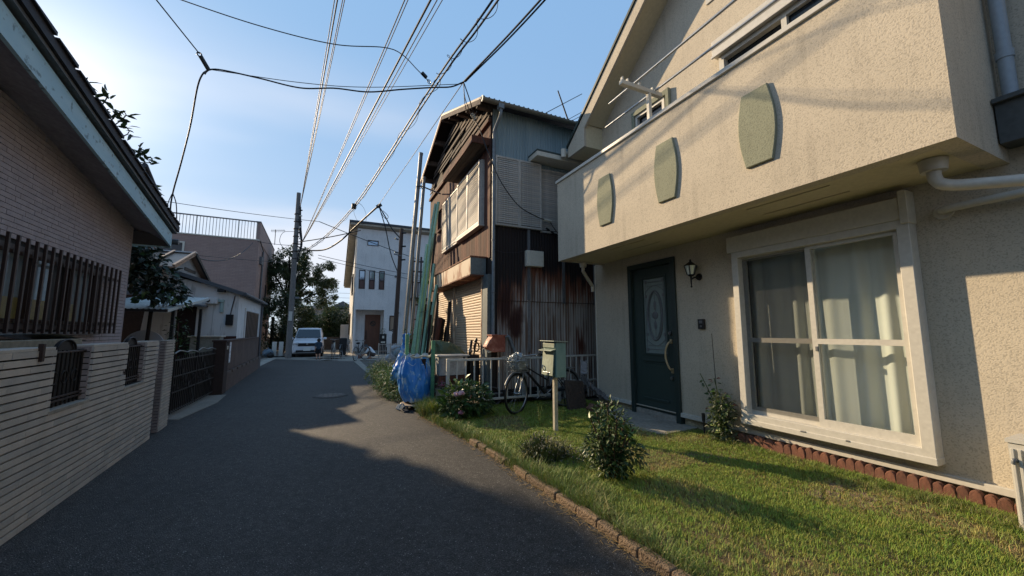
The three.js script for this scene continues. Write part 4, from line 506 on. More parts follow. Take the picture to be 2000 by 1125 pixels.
  parts('hose', [0, 1].map((i) => tube(Array.from({ length: 40 }, (_, k) => { const a = k / 40 * 6.283 * 3; return [2.75 + 0.2 * Math.cos(a) + 0.02 * k / 40, 0.2 + 0.17 * Math.sin(a), -6.90 + 0.05 * k / 40 + i * 0.02]; }), 0.009, 160, 5)).slice(0, 1), M.greyMetal, sh);
  // slab, bricks, sacking between the houses
  solo('stone_slab', [rbox(0.42, 0.60, 0.07, 0.03, 3.96, 0.25, -5.86, -0.30, 0.12, -0.06)], mat(0x5a4c42, 0.95, 0, { map: dirt, bumpMap: stuccoB, bumpScale: 0.008 }), 'dark stone slab propped behind the teal letterbox', 'slab');
  [[4.13, 0.06, -5.66, 0.5, 'loose red brick tilted in the grass left of the door step', 0x8c6552], [4.62, 0.07, -5.72, -0.05, 'long dull red brick lying against the wall left of the green door', 0x6f4c42], [4.34, 0.035, -5.75, 0.1, 'broken brick piece between two bricks left of the door step', 0x73503f]].forEach(([x, y, z, a, lab, c], i) => solo('brick', xf(rbox(i === 1 ? 0.26 : 0.17, 0.10, 0.10, 0.008), x, y + 0.02, z, 0.1, a, i ? 0 : 0.35), mat(c, 0.95, 0, { map: dirt, bumpMap: stuccoB, bumpScale: 0.003 }), lab, 'brick', { group: 'loose bricks by the door step' }));
  const sk = thing('old_sacking', 'crumpled grey sacking slumped against the cream wall by the railing', 'sacking', [4.6, 0, -6.1]); part('cloth', surf(40, 24, (u, v) => { const t = u; return [lerp(4.42, 4.70, t) + 0.05 * noise3(u * 20, v * 9, 1, 3), lerp(0.50, 0.08, Math.pow(t, 0.8)) + 0.1 * Math.sin(v * Math.PI) + 0.09 * noise3(u * 14, v * 14, 2, 4), lerp(-6.28, -5.86, t) + 0.16 * (v - 0.5) + 0.06 * noise3(u * 12, v * 11, 5, 8)]; }), mat(0x8d8a88, 0.95, 0, { map: dirt }), sk); part('cloth', surf(24, 20, (u, v) => [4.55 + 0.12 * (u - 0.5) + 0.05 * noise3(u * 9, v * 9, 1, 13), 0.58 + 0.26 * v + 0.06 * noise3(u * 12, v * 12, 2, 14), -6.45 + 0.12 * Math.sin(u * 3.1) + 0.05 * noise3(u * 10, v * 8, 7, 18)]), mat(0x9b9a9c, 0.95), sk);
  // stored poles leaning on the eave and the wall
  const grey = mat(0x979c9e, 0.5, 0.1, { map: dirt });
  [[[1.75, 0, -11.0], [2.12, 6.62, -11.0], 0.055, 'thick grey pipe, taller of the two standing beside the timber house'], [[1.93, 0, -11.0], [2.24, 5.9, -11.0], 0.045, 'grey pipe, shorter of the two standing beside the timber house'], [[1.70, 0, -11.05], [2.03, 5.75, -11.05], 0.018, 'thin grey rod strapped along the tallest stored pipe']].forEach(([a, b, rr, lab]) => solo('stored_pipe', [rod(a, b, rr, rr, 14), rod(b, [b[0] + 0.004, b[1] + 0.06, b[2]], rr * 1.12, rr * 1.12, 14)], grey, lab, 'pipe', { group: 'pipes and poles stood up beside the timber house' }));
  const st = thing('pipe_bracket', 'metal bracket holding the tall pipes to the timber house eave', 'bracket', [2.3, 5.6, -11]); part('arm', bar([2.12, 5.66, -10.96], [2.74, 5.52, -11.0], 0.03), M.greyMetal, st); part('strap', xf(new THREE.TorusGeometry(0.075, 0.012, 6, 20), 2.09, 5.62, -11, Math.PI / 2, 0, 0), M.darkMetal, st);
  const gm2 = tints(mat(0xa5d1b3, 0.5, 0, { map: dirt }), [0.85, 1, 1.12, 0.92]); const P = [[1.72, -9.9, 2.50, 5.05, -10.6, 0.03, 0], [1.80, -9.85, 2.56, 5.08, -10.5, 0.032, 1], [1.76, -9.7, 2.20, 3.75, -10.2, 0.03, 2], [1.86, -9.75, 2.30, 3.95, -10.15, 0.032, 3], [1.93, -9.6, 2.36, 3.2, -10.0, 0.03, 1], [2.0, -9.55, 2.40, 2.62, -9.85, 0.034, 2], [2.04, -9.9, 2.45, 4.1, -10.3, 0.026, 4]];
  const labs = ['longest green pole at the back left of the leaning bundle', 'longest green pole leaning on the wall beside the louvres', 'outermost green pole on the lane side of the bundle', 'middle green pole of the leaning bundle', 'green pole in front of the middle of the bundle', 'short thick bright green pole at the front right of the bundle', 'dark pole leaning behind the green bundle'];
  P.forEach(([x0, z0, x1, y1, z1, rr, k], i) => { solo('stored_pole', [bar([x0, 0.02, z0], [x1, y1, z1], rr * 2, rr * 1.7)], k === 4 ? M.blackMetal : gm2[k], labs[i], 'pole', { group: 'pipes and poles stood up beside the timber house' }); });
  solo('pole_tie', [tube([[1.98, 1.9, -10.0], [2.1, 1.92, -9.88], [2.28, 1.95, -9.83], [2.3, 1.95, -10.05], [2.1, 1.93, -10.15], [1.98, 1.9, -10.0]], 0.008, 40, 5)], M.cableGrey, 'cord tied round the leaning bundle of green poles', 'cord');
  const lg = thing('scorched_log', 'split brown log end leaning among the dark scrap by the poles', 'log', [2.35, 0, -9.4]); part('log', rod([2.2, 0.9, -9.3], [2.42, 1.75, -9.5], 0.09, 0.07, 10), M.board, lg); part('bark', rod([2.27, 0.85, -9.42], [2.5, 1.72, -9.62], 0.12, 0.09, 10), M.darkWood, lg);
  const jk = thing('lumber_stack', 'dark stack of timber and frames beside the rolled down shutters', 'lumber', [2.4, 0, -9.9]); for (let i = 0; i < 22; i++) { const x = 2.1 + 0.55 * r(), z = -9.2 - 1.3 * r(); part('timber', bar([x - 0.12, 0, z], [x + 0.22 * r(), 0.9 + 1.35 * r(), z - 0.1], 0.05 + 0.05 * r(), 0.03), [M.darkWood, M.blackMetal, M.beam][i % 3], jk); }
}
// ---------- left side: tiled block wall, house behind it, gate, low white house, terraced block ----------
const tileC = tex(256, 256, 0.6, (u, v) => { const n = fbm(u, v, 5, 4, 5, 3), f = fbm(u, v, 60, 60, 2, 7); return mix(hx(0xa6a198), hx(0xc0bbb2), clamp(n + 0.4 * (f - 0.5))); });
M.tile = mat(0xffffff, 0.75, 0, { map: tileC, bumpMap: fineBump, bumpScale: 0.002 });
M.mauveTile = mat(0xaea29e, 0.75, 0, { map: dirt, bumpMap: fineBump, bumpScale: 0.002 });
M.mortar = mat(0x262422, 0.95, 0, { map: dirt });
M.iron = mat(0x1d1a19, 0.55, 0.3, { map: grain });
M.brownMetal = mat(0x35251f, 0.5, 0.2, { map: grain });
const L = { left: true };
{
  const w = thing('block_wall', 'low wall of pale grooved tiles along the left edge of the lane', 'wall', [0, 0, -5], L), r = rng(12);
  const open = [[-4.88, -4.25], [-6.32, -5.72]], inOpen = (z0, z1) => open.find(([a, b]) => z0 < b - 0.01 && z1 > a + 0.01);
  const core = plateX([[-6.79, -0.1], [3, -0.1], [3, 1.262], [-4.25, 1.262], [-4.25, 0.79], [-4.88, 0.79], [-4.88, 1.262], [-5.72, 1.262], [-5.72, 0.80], [-6.32, 0.80], [-6.32, 1.262], [-6.79, 1.262]], [], -0.16, -0.013);
  part('mortar', core, M.mortar, w);
  const ms = tints(M.tile, [0.9, 1, 1.06, 0.96, 1.02]), h = 0.0552, far = [];
  for (let i = 0; i < 23; i++) {
    const y = 0.005 + h * i + 0.021; let z = -6.79; const L0 = 0.36 + 0.2 * (i % 3);
    const cuts = []; while (z < -3.2) { const l = Math.min(z === -6.79 ? L0 * (0.5 + 0.5 * r()) : L0, -3.2 - z); cuts.push([z, z + Math.max(l, 0.05)]); z += Math.max(l, 0.05); }
    for (let [a, b] of cuts) { if (y > 0.77) for (const [p, q] of open) { if (a < q && b > p) { if (a < p && b > q) b = p; else if (a < p) b = p; else if (b > q) a = q; else { a = b; } } } if (b - a < 0.02) continue; part('tile', box(0.028, 0.043, b - a - 0.0025, -0.001 + 0.0015 * r(), y, (a + b) / 2), ms[Math.floor(r() * 5)], w); }
    far.push(box(0.028, 0.043, 6.19, 0, y, -0.1));
  }
  part('tiles', far, M.tile, w, { kind: 'stuff' });
  part('coping', [rb(-0.165, 0.008, 1.262, 1.285, -4.245, 3, 0.004)], M.tile, w); part('coping', rb(-0.165, 0.008, 1.262, 1.285, -5.715, -4.885, 0.004), M.tile, w); part('coping', rb(-0.165, 0.008, 1.262, 1.285, -6.795, -6.325, 0.004), M.tile, w);
  for (const [a, b] of open) { part('sill', rb(-0.17, 0.018, 0.765, 0.797, a - 0.02, b + 0.02, 0.005), M.concretePale, w); for (let i = 0; i < 9; i++) { part('jamb_tile', box(0.135, 0.043, 0.016, -0.072, 0.797 + 0.028 + i * 0.0528, a + 0.006), M.mauveTile, w); part('jamb_tile', box(0.135, 0.043, 0.016, -0.072, 0.797 + 0.028 + i * 0.0528, b - 0.006), M.mauveTile, w); } }
  open.forEach(([a, b], i) => { const s = thing('iron_screen', i ? 'dark arched iron screen in the farther opening of the tiled wall' : 'dark arched iron screen in the nearer opening of the tiled wall', 'screen', [-0.1, 0.8, (a + b) / 2], L), c = (a + b) / 2, hw = (b - a) / 2 - 0.012;
    const pts = [[c - hw, 0.80], [c + hw, 0.80], [c + hw, 1.25]]; for (let k = 0; k <= 10; k++) pts.push([c + 0.15 * Math.cos(k / 10 * Math.PI), 1.252 + 0.085 * Math.sin(k / 10 * Math.PI)]); pts.push([c - hw, 1.25]);
    part('panel', plateX(pts, [], -0.075, -0.06), M.iron, s); for (let k = 0; k < 9; k++) part('bar', rod([-0.045, 0.80, c - hw + 0.03 + k * (2 * hw - 0.06) / 8], [-0.045, 1.25, c - hw + 0.03 + k * (2 * hw - 0.06) / 8], 0.007, 0.007, 6), M.iron, s);
    for (const y of [0.845, 0.875, 1.235]) part('rail', rb(-0.05, -0.03, y - 0.008, y + 0.008, a + 0.01, b - 0.01, 0.003), M.brownMetal, s); part('arch', tube(Array.from({ length: 12 }, (_, k) => [-0.05, 1.25 + 0.085 * Math.sin(k / 11 * Math.PI), c + 0.15 * Math.cos(k / 11 * Math.PI)]), 0.009, 24, 6), M.iron, s); for (let k = 0; k < 3; k++) part('scroll', xf(new THREE.TorusGeometry(0.05, 0.006, 6, 18), -0.045, 1.03, c + (k - 1) * 0.16, 0, Math.PI / 2, 0), M.iron, s); });
  const g = thing('gate_pillar', 'narrow tiled gate pillar at the far end of the tiled wall', 'pillar', [-0.06, 0, -7.36], L);
  part('mortar', bb(-0.062, -0.012, -0.05, 1.268, -7.585, -7.162), M.mortar, g); for (let i = 0; i < 31; i++) { const y = 0.024 + i * 0.0408; part('tile', box(0.066, 0.032, 0.024, -0.034, y, -7.158), M.mauveTile, g); part('tile', box(0.024, 0.032, 0.43, -0.004, y, -7.378), ms[i % 5], g); } part('cap', rb(-0.068, 0.012, 1.268, 1.282, -7.595, -7.145, 0.004), M.tile, g);
  solo('iron_post', xf(rb(-0.13, -0.07, 0, 1.25, -6.99, -6.93, 0.004), 0, 0, 0).applyMatrix4(new THREE.Matrix4().makeRotationY(PHI)).translate(OX, 0, 0), M.iron, 'dark post in the gap between the tiled wall and the gate pillar', 'post');
  solo('wall_bracket', [rbox(0.03, 0.13, 0.03, 0.004, ...fromL(0.02, 1.25, -4.02))], M.brownMetal, 'small rusty bracket on top of the tiled wall near the left edge', 'bracket');
  const cv = thing('cover_sheet', 'pale corrugated cover sheet between the tiled wall and the house window', 'sheet', [-0.5, 0, -5.1], L); part('sheet', surf(40, 8, (u, v) => { const z = lerp(-4.2, -5.85, u); return [lerp(-0.75, -0.30, v), 1.385 - 0.085 * smooth(-5.0, -5.85, z) + 0.005 * Math.sin(v * 50), z]; }), mat(0xc8cfc6, 0.5, 0, { map: dirt }), cv); part('prop', rb(-0.5, -0.46, 0, 1.3, -5.0, -4.96), M.darkMetal, cv); part('prop', rb(-0.5, -0.46, 0, 1.36, -4.3, -4.26), M.darkMetal, cv); part('box', rb(-0.62, -0.3, 0, 1.335, -5.55, -4.1, 0.01), mat(0xa39f8c, 0.8, 0, { map: dirt }), cv);
}
{ // the house behind the tiled wall
  const h = thing('tiled_house', 'grey brown brick sided house with teal fascia on the left', 'house', [-1.05, 0, -7], L), r = rng(44);
  const wy = (z) => 3.28 + 0.142 * (z + 9.03), fy = (z) => 3.17 + 0.150 * (z + 8.7);   // wall head, fascia foot
  part('wall', [plateX([[-9.06, 0], [4, 0], [4, wy(4)], [-9.06, wy(-9.06)]], [rect(-8.0, -5.3, 1.43, 2.33)], -1.2, -1.056), bb(-8, -1.201, 0, 2.9, -9.06, -8.9), bb(-8, -7.85, 0, 3, -8.89, 4), bb(-7.84, -1.201, 0, 4.6, 3.85, 4)], M.mortar, h);
  const sid = tex(256, 256, 0.5, (u, v) => { const n = fbm(u, v, 7, 7, 5, 13), f = fbm(u, v, 50, 50, 2, 17); return mix(hx(0x9a9192), hx(0xb1a7a8), clamp(n + 0.5 * (f - 0.5))); });
  const bmx = mat(0xffffff, 0.88, 0, { map: sid, bumpMap: fineBump, bumpScale: 0.003 }), bs = tints(bmx, [0.9, 1, 1.05, 0.96]);
  const bh = 0.0555, all = []; let row = 0;
  for (let y = 0.05; y < 4.5; y += bh, row++) { let z = -9.06 + (row % 2 ? 0 : -0.12) - 0.06 * r(); while (z < -3.4) { const l = 0.24 + 0.02 * r(), a = Math.max(z, -9.055), b = z + l; z = b; const c = (a + b) / 2; if (b - a < 0.03 || y > wy(c) - 0.02 || y < 1.0) continue; if (y > 1.38 && y < 2.38 && b > -8.04 && a < -5.27) { if (a < -8.04) all.push([y, a, -8.04]); continue; } all.push([y, a, b]); } }
  all.sort((p, q) => Math.hypot((p[1] + p[2]) / 2 + 1, 0) - Math.hypot((q[1] + q[2]) / 2 + 1, 0));
  const nearB = all.filter(([y, a, b]) => a > -8.9 && y > 1.25 && y < 4.1).slice(0, 290), set = new Set(nearB);
  const bg = (y, a, b) => box(0.02, bh - 0.007, b - a - 0.006, -1.052 + 0.004 * r(), y + bh / 2, (a + b) / 2);
  for (const q of nearB) part('siding_brick', bg(...q), bs[Math.floor(r() * 4)], h); part('siding_bricks', all.filter((q) => !set.has(q)).map((q) => bg(...q)), bmx, h, { kind: 'stuff' });
  part('lower_wall', bb(-1.062, -1.05, 0.0, 1.04, -9.055, 4), bmx, h); part('near_wall', plateX([[-3.42, 1.04], [4, 1.04], [4, wy(4)], [-3.42, wy(-3.42)]], [], -1.062, -1.045), bmx, h); part('corner_strip', rb(-1.06, -1.035, 0, 3.26, -9.075, -9.05, 0.004), bmx, h);
  part('soffit', surf(1, 1, (u, v) => { const z = lerp(-9.55, 4, u); return v ? [-1.06, wy(z) - 0.005, z] : [-0.615, fy(z) + 0.02, z]; }), mat(0xbab4ba, 0.9, 0, { map: dirt }), h);
  const teal = mat(0xffffff, 0.6, 0, { map: tex(512, 512, 1.6, (u, v) => { const n = fbm(u, v, 4, 16, 5, 23), s = fbm(u, v, 24, 30, 4, 29); return mix(mix(hx(0x9cc4d2), hx(0xbcd8e0), n), hx(0x4a5c60), smooth(0.60, 0.74, s * 0.7 + n * 0.35) * 0.55); }) });
  const slab = (x0, x1, y0, y1, z0 = -9.5, z1 = 4) => plateX([[z0, fy(z0) + y0], [z1, fy(z1) + y0], [z1, fy(z1) + y1], [z0, fy(z0) + y1]], [], x0, x1);
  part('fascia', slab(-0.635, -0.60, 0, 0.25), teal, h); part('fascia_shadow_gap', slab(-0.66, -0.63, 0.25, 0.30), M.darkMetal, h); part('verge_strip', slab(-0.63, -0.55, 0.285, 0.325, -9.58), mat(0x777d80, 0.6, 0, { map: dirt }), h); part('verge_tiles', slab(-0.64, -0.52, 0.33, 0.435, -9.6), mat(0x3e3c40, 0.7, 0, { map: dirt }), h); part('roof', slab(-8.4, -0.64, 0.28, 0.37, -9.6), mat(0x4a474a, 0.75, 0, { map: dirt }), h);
  for (let i = 0; i < 14; i++) { const z = -9.5 + i * 0.42; part('verge_tile', plateX([[z, fy(z) + 0.436], [z + 0.38, fy(z + 0.38) + 0.436], [z + 0.38, fy(z + 0.38) + 0.45], [z, fy(z) + 0.475]], [], -0.66, -0.495), mat(0x3a383c, 0.7, 0, { map: dirt }), h); }
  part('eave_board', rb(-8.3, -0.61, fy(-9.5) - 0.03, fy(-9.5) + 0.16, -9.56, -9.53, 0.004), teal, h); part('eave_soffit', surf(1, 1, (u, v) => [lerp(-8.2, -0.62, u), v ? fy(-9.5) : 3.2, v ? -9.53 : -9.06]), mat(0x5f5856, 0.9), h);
  part('eave_gutter', rod([-8.3, fy(-9.5) + 0.12, -9.62], [-0.52, fy(-9.5) + 0.12, -9.62], 0.055, 0.055, 10), mat(0x4b4f52, 0.5), h);
  // rear roof edge that shows beyond the verge
  const rr = part('rear_roof', [plateX([[-10.3, 4.83], [-12.1, 4.17], [-12.1, 4.10], [-10.3, 4.74]], [], -6, -1.33)], mat(0x777067, 0.7, 0, { map: dirt }), h); part('ridge_cap', [rod([-1.34, 4.86, -10.3], [-1.34, 4.22, -12.08], 0.055, 0.055, 10), ball(0.085, -1.34, 4.17, -12.1)], mat(0x3e3c40, 0.7), rr); for (let i = 0; i < 4; i++) part('rafter', bar([-1.4, 4.66 - i * 0.15, -10.5 - i * 0.42], [-3, 4.66 - i * 0.15, -10.5 - i * 0.42], 0.05), M.darkWood, rr);
  part('rear_wing', [bb(-7.5, -1.5, 0, 3.75, -10.2, -9.07), bb(-7.5, -2.25, 0, 4.2, -11.9, -10.201)], bmx, h);
  // window and its bars
  const wn = part('window', plateX(rect(-8.0, -5.3, 1.43, 2.33), [rect(-7.94, -7.2, 1.5, 2.27), rect(-7.14, -6.35, 1.5, 2.27), rect(-6.29, -5.38, 1.5, 2.27)], -1.13, -1.04), M.brownMetal, h); part('pane', bb(-1.11, -1.105, 1.5, 2.27, -7.95, -5.36), mat(0xa3b0b4, 0.06, 0.4), wn); part('yellow_blind', bb(-1.104, -1.100, 1.5, 1.78, -7.6, -5.36), mat(0x9a8b52, 0.3, 0, { map: dirt }), wn); part('dark_blind', bb(-1.099, -1.096, 1.5, 2.27, -7.2, -6.85), M.darkMetal, wn); part('sill', rb(-1.1, -0.98, 1.36, 1.40, -8.05, -5.2, 0.005), mat(0x6a625d, 0.7), wn);
  const gr = thing('window_grille', 'brown metal bars projecting in front of the left house window', 'grille', [-0.95, 1.4, -7], L); for (let i = 0; i < 21; i++) part('bar', rb(-0.955, -0.928, 1.375, 2.40, -8.435 + i * 0.165, -8.403 + i * 0.165, 0.004), M.brownMetal, gr); for (const y of [1.52, 2.23]) part('rail', rb(-0.985, -0.964, y - 0.02, y + 0.02, -8.45, -5.1, 0.004), M.brownMetal, gr); for (const z of [-8.3, -5.5]) for (const y of [1.52, 2.23]) part('stay', bb(-1.06, -0.985, y - 0.015, y + 0.015, z - 0.015, z + 0.015), M.brownMetal, gr);
}
{ // iron gate, brown wall
  const g = thing('iron_gate', 'dark wrought iron double gate between the tiled pillar and the brown wall', 'gate', [-2.34, 0, -9.4]), X = -2.36;
  for (const [z0, z1] of [[-9.42, -8.2], [-10.68, -9.46]]) { for (let i = 0; i < 13; i++) { const z = lerp(z0 + 0.04, z1 - 0.04, i / 12); part('bar', rod([X, 0.06, z], [X, 1.0, z], 0.009, 0.009, 6), M.iron, g); if (i % 2) part('scroll', xf(new THREE.TorusGeometry(0.045, 0.008, 5, 14), X, 0.48 + 0.1 * Math.sin(i * 2), z, 0, Math.PI / 2, 0), M.iron, g); } for (const y of [0.09, 0.40, 0.66, 0.93]) part('rail', rb(X - 0.012, X + 0.012, y - 0.012, y + 0.012, z0, z1, 0.003), M.iron, g); part('backing', bb(X - 0.03, X - 0.024, 0.1, 0.92, z0 + 0.03, z1 - 0.03), mat(0x23201f, 0.8), g); part('top_rail', tube([[X, 1.02, z0], [X, 1.06, lerp(z0, z1, 0.3)], [X, 1.045, lerp(z0, z1, 0.5)], [X, 1.08, lerp(z0, z1, 0.8)], [X, 1.04, z1]], 0.014, 30, 6), mat(0x6f7372, 0.45, 0.4), g); for (let k = 0; k < 5; k++) part('leaf', ball(0.05, X + 0.01, 0.3 + 0.14 * k, lerp(z0, z1, 0.2 + 0.15 * k), 0.2, 1.3, 0.7, 7), M.iron, g); }
  const p = thing('gate_post', 'dark brown block post at the far side of the iron gate', 'post', [-2.3, 0, -10.95]); part('shaft', rb(-2.44, -2.2, 0, 1.18, -11.12, -10.78, 0.008), mat(0x4a3b35, 0.9, 0, { map: dirt, bumpMap: stuccoB, bumpScale: 0.004 }), p); part('cap', rb(-2.46, -2.18, 1.18, 1.22, -11.14, -10.76, 0.008), mat(0x4a3b35, 0.9), p); part('post_plate', rb(-2.2, -2.19, 1.0, 1.08, -11.0, -10.9, 0.003), M.offWhite, p);
  const w = thing('brown_wall', 'brown rendered block wall with a ledge beyond the iron gate', 'wall', [-2.3, 0, -14.5], { turn: Math.atan2(0.32, 7.1) });
  w.off = [0, 0, 0]; w.position.set(-2.27, 0, -11.13); const bm = mat(0xffffff, 0.92, 0, { map: tex(256, 256, 1.2, (u, v) => { const n = fbm(u, v, 5, 5, 5, 3), f = fbm(u, v, 50, 50, 2, 5); return mix(hx(0x54443d), hx(0x6b5a51), clamp(n + 0.5 * (f - 0.5))); }), bumpMap: stuccoB, bumpScale: 0.004 });
  part('upper_wall', rb(-0.16, -0.02, 0.46, 1.18, -7.2, 0, 0.006), bm, w); part('lower_wall', rb(-0.16, 0.03, -0.05, 0.38, -7.2, 0, 0.006), bm, w); part('cap', rb(-0.18, 0.0, 1.18, 1.215, -7.22, 0.0, 0.006), bm, w); for (let i = 0; i < 9; i++) part('ledge_block', rb(-0.14, 0.04, 0.385, 0.455, -7.1 + i * 0.79, -7.1 + i * 0.79 + 0.62, 0.006), mat(0x77665c, 0.9, 0, { map: dirt }), w); part('ledge_core', bb(-0.15, -0.05, 0.38, 0.46, -7.15, -0.05), M.mortar, w);
  solo('notice_sheet', [box(0.006, 0.50, 0.20, -2.30, 0.90, -11.75, 0, 0.045, 0)], mat(0xffffff, 0.7, 0, { map: (() => { const t = tex(64, 128, 1, (u, v) => { const ln = [0.14, 0.2, 0.27, 0.34, 0.48, 0.55, 0.62, 0.78, 0.84].some((y) => Math.abs(v - y) < 0.014) && u > 0.14 && u < 0.86 && vn(u * 26, v * 60, 26, 60, 4) > 0.3; return ln ? [0.5, 0.52, 0.56] : [0.86, 0.87, 0.88]; }); t.repeat.set(1 / 0.2, 1 / 0.5); t.offset.set(-(-11.75 - 0.1) / 0.2 % 1, 0); return t; })() }), 'white notice sheet pasted on the brown wall beside the gate post', 'notice');
}
{ // low white house
  const h = thing('white_cottage', 'low white rendered house with a sloping roof behind the iron gate', 'house', [-4, 0, -15.5]); const wh = mat(0xffffff, 0.85, 0, { map: tex(512, 512, 2.2, (u, v) => { const n = fbm(u, v, 5, 5, 6, 3), s = fbm(u, v, 40, 5, 4, 9); return mix(mix(hx(0xcfcfcc), hx(0xdcdcd9), n), hx(0x9b9a94), smooth(0.58, 0.78, s * 0.7 + n * 0.3) * 0.6); }) }), X = -2.62, roofY = (x) => 2.58 + 0.335 * (X - x);
  part('wall', [plateZ([[X, 0], [X, roofY(X)], [-6.5, roofY(-6.5) - 0.3], [-6.5, 0]].reverse(), [rect(-4.08, -3.62, 0.1, 2.14)], -14.14, -14.0), plateX(rect(-17.9, -14.141, 0, 2.58), [rect(-17.35, -15.05, 1.12, 2.08)], X - 0.14, X), bb(-6.5, X - 0.141, 0, 2.5, -17.9, -17.78), bb(-6.64, -6.5, 0, 2.6, -17.9, -14)], wh, h);
  part('roof', [plateZ([[X + 0.12, roofY(X + 0.12)], [-5.0, roofY(-5.0)], [-5.0, roofY(-5.0) + 0.06], [X + 0.12, roofY(X + 0.12) + 0.06]], [], -18.0, -13.86)], M.greyMetal, h); part('roof_edge', [bar([X + 0.13, roofY(X + 0.13) + 0.0, -13.86], [-4.6, roofY(-4.6) + 0.0, -13.86], 0.06, 0.10)], mat(0x4f5357, 0.6), h); part('gutter', rod([X + 0.16, 2.54, -13.85], [X + 0.16, 2.50, -18.0], 0.05, 0.05, 10), mat(0x4f5357, 0.6), h); part('downpipe', rod([X + 0.06, 0, -17.8], [X + 0.06, 2.5, -17.8], 0.035), mat(0x54565a, 0.5), h);
  part('door', rb(-4.08, -3.62, 0.1, 2.14, -14.10, -14.05, 0.004), M.brownMetal, h); part('door_canopy', rbox(0.72, 0.05, 0.42, 0.01, -3.72, 2.19, -13.82, 0.06, 0, -0.14), M.greyMetal, h); part('side_shutter', rb(X - 0.02, X + 0.02, 1.12, 2.08, -17.35, -15.05, 0.006), M.brownMetal, h); for (let i = 0; i < 9; i++) part('shutter_rib', rb(X + 0.02, X + 0.03, 1.14, 2.06, -17.3 + i * 0.25, -17.28 + i * 0.25, 0.002), M.darkMetal, h); part('window_frame', plateX(rect(-17.45, -14.95, 1.02, 2.18), [rect(-17.36, -15.04, 1.11, 2.09)], X - 0.02, X + 0.035), wh, h);
  part('meter', rb(-2.9, -2.72, 1.6, 1.92, -13.999, -13.90, 0.01), M.blackMetal, h); part('meter_cable', tube([[-2.8, 1.9, -13.95], [-2.78, 2.1, -13.98], [-2.72, 2.5, -13.97]], 0.015, 12, 5), M.cableGrey, h); const hd = part('vent_hood', rb(-3.42, -3.12, 2.22, 2.40, -14.0, -13.86, 0.02), wh, h); part('vent_hole', rod([-3.34, 2.31, -13.85], [-3.34, 2.31, -13.84], 0.045, 0.045, 12), M.black, hd); part('vent_duct', [rb(-3.12, -2.98, 2.28, 2.36, -14.0, -13.9, 0.01)], mat(0x9fb3ac, 0.6), h); part('duct_drop', rb(-3.06, -2.98, 1.98, 2.28, -14.0, -13.92, 0.01), mat(0x9fb3ac, 0.6), h);
  part('red_skirting', bb(-3.2, X + 0.004, 0.9, 1.28, -14.001, -13.985), mat(0x5a3326, 0.85, 0, { map: dirt }), h); part('panel_joint', [rb(-3.24, -3.225, 1.3, 2.2, -14.0, -13.992, 0.002)], mat(0xb4b4b0, 0.8), h);
  part('eave_light', rb(-3.15, -2.95, 2.58, 2.68, -13.98, -13.84, 0.01), M.darkMetal, h);
  // taller gable block behind
  const G = -4.2; part('gable_wall', plateX([[-16.5, 0], [-13.6, 0], [-13.6, 3.22], [-15.0, 3.78], [-16.5, 3.2]], [], G - 0.12, G), mat(0xb5b2ac, 0.85, 0, { map: dirt }), h); part('gable_side', bb(-7.2, G - 0.121, 0, 3.2, -13.72, -13.6), mat(0xb5b2ac, 0.85, 0, { map: dirt }), h); part('gable_back', bb(-7.2, G - 0.121, 0, 3.2, -16.5, -16.38), mat(0xb5b2ac, 0.85), h);
  const tin = mat(0xb08f76, 0.4, 0.5, { map: dirt }); part('gable_roof', plateX([[-13.35, 3.19], [-15.0, 3.86], [-16.75, 3.14], [-16.75, 3.09], [-15.0, 3.80], [-13.35, 3.13]], [], -7.4, G + 0.18), tin, h); for (let i = 0; i < 6; i++) part('roof_rib', bar([G + 0.15 - i * 0.52, 3.22, -13.33], [G + 0.15 - i * 0.52, 3.90, -15.0], 0.06, 0.05), tin, h); part('ridge', rb(-7.4, G + 0.19, 3.855, 3.895, -15.08, -14.92, 0.006), M.alu, h); part('barge', bar([G + 0.18, 3.82, -15.0], [G + 0.18, 3.12, -16.75], 0.05, 0.1), M.darkMetal, h); part('gable_vent', rb(G - 0.02, G + 0.02, 3.28, 3.38, -15.7, -14.7, 0.006), M.blackMetal, h); part('gable_hole', rb(G - 0.02, G + 0.015, 3.42, 3.52, -14.5, -14.25, 0.006), M.blackMetal, h);
  // lean-to
  const lt = part('lean_to_roof', surf(90, 2, (u, v) => { const x = lerp(-4.5, -3.09, u), z = lerp(-10.1, -12.85, v); return [x, lerp(1.865, 2.32, v) + 0.012 * Math.sin(x * 70), z]; }), mat(0xcfd6d2, 0.45, 0.1, { map: dirt }), h); part('lean_to_edge', [bar([-4.5, 1.835, -10.11], [-3.09, 1.835, -10.11], 0.03, 0.05)], M.darkMetal, lt); part('lean_to_side', bar([-3.10, 1.835, -10.11], [-3.10, 2.28, -12.85], 0.03, 0.06), mat(0xb9c0bc, 0.5), lt); part('lean_to_head', rb(-5.6, -4.1, 2.34, 2.55, -12.91, -12.87, 0.006), mat(0x7b8a96, 0.7, 0, { map: dirt }), lt);
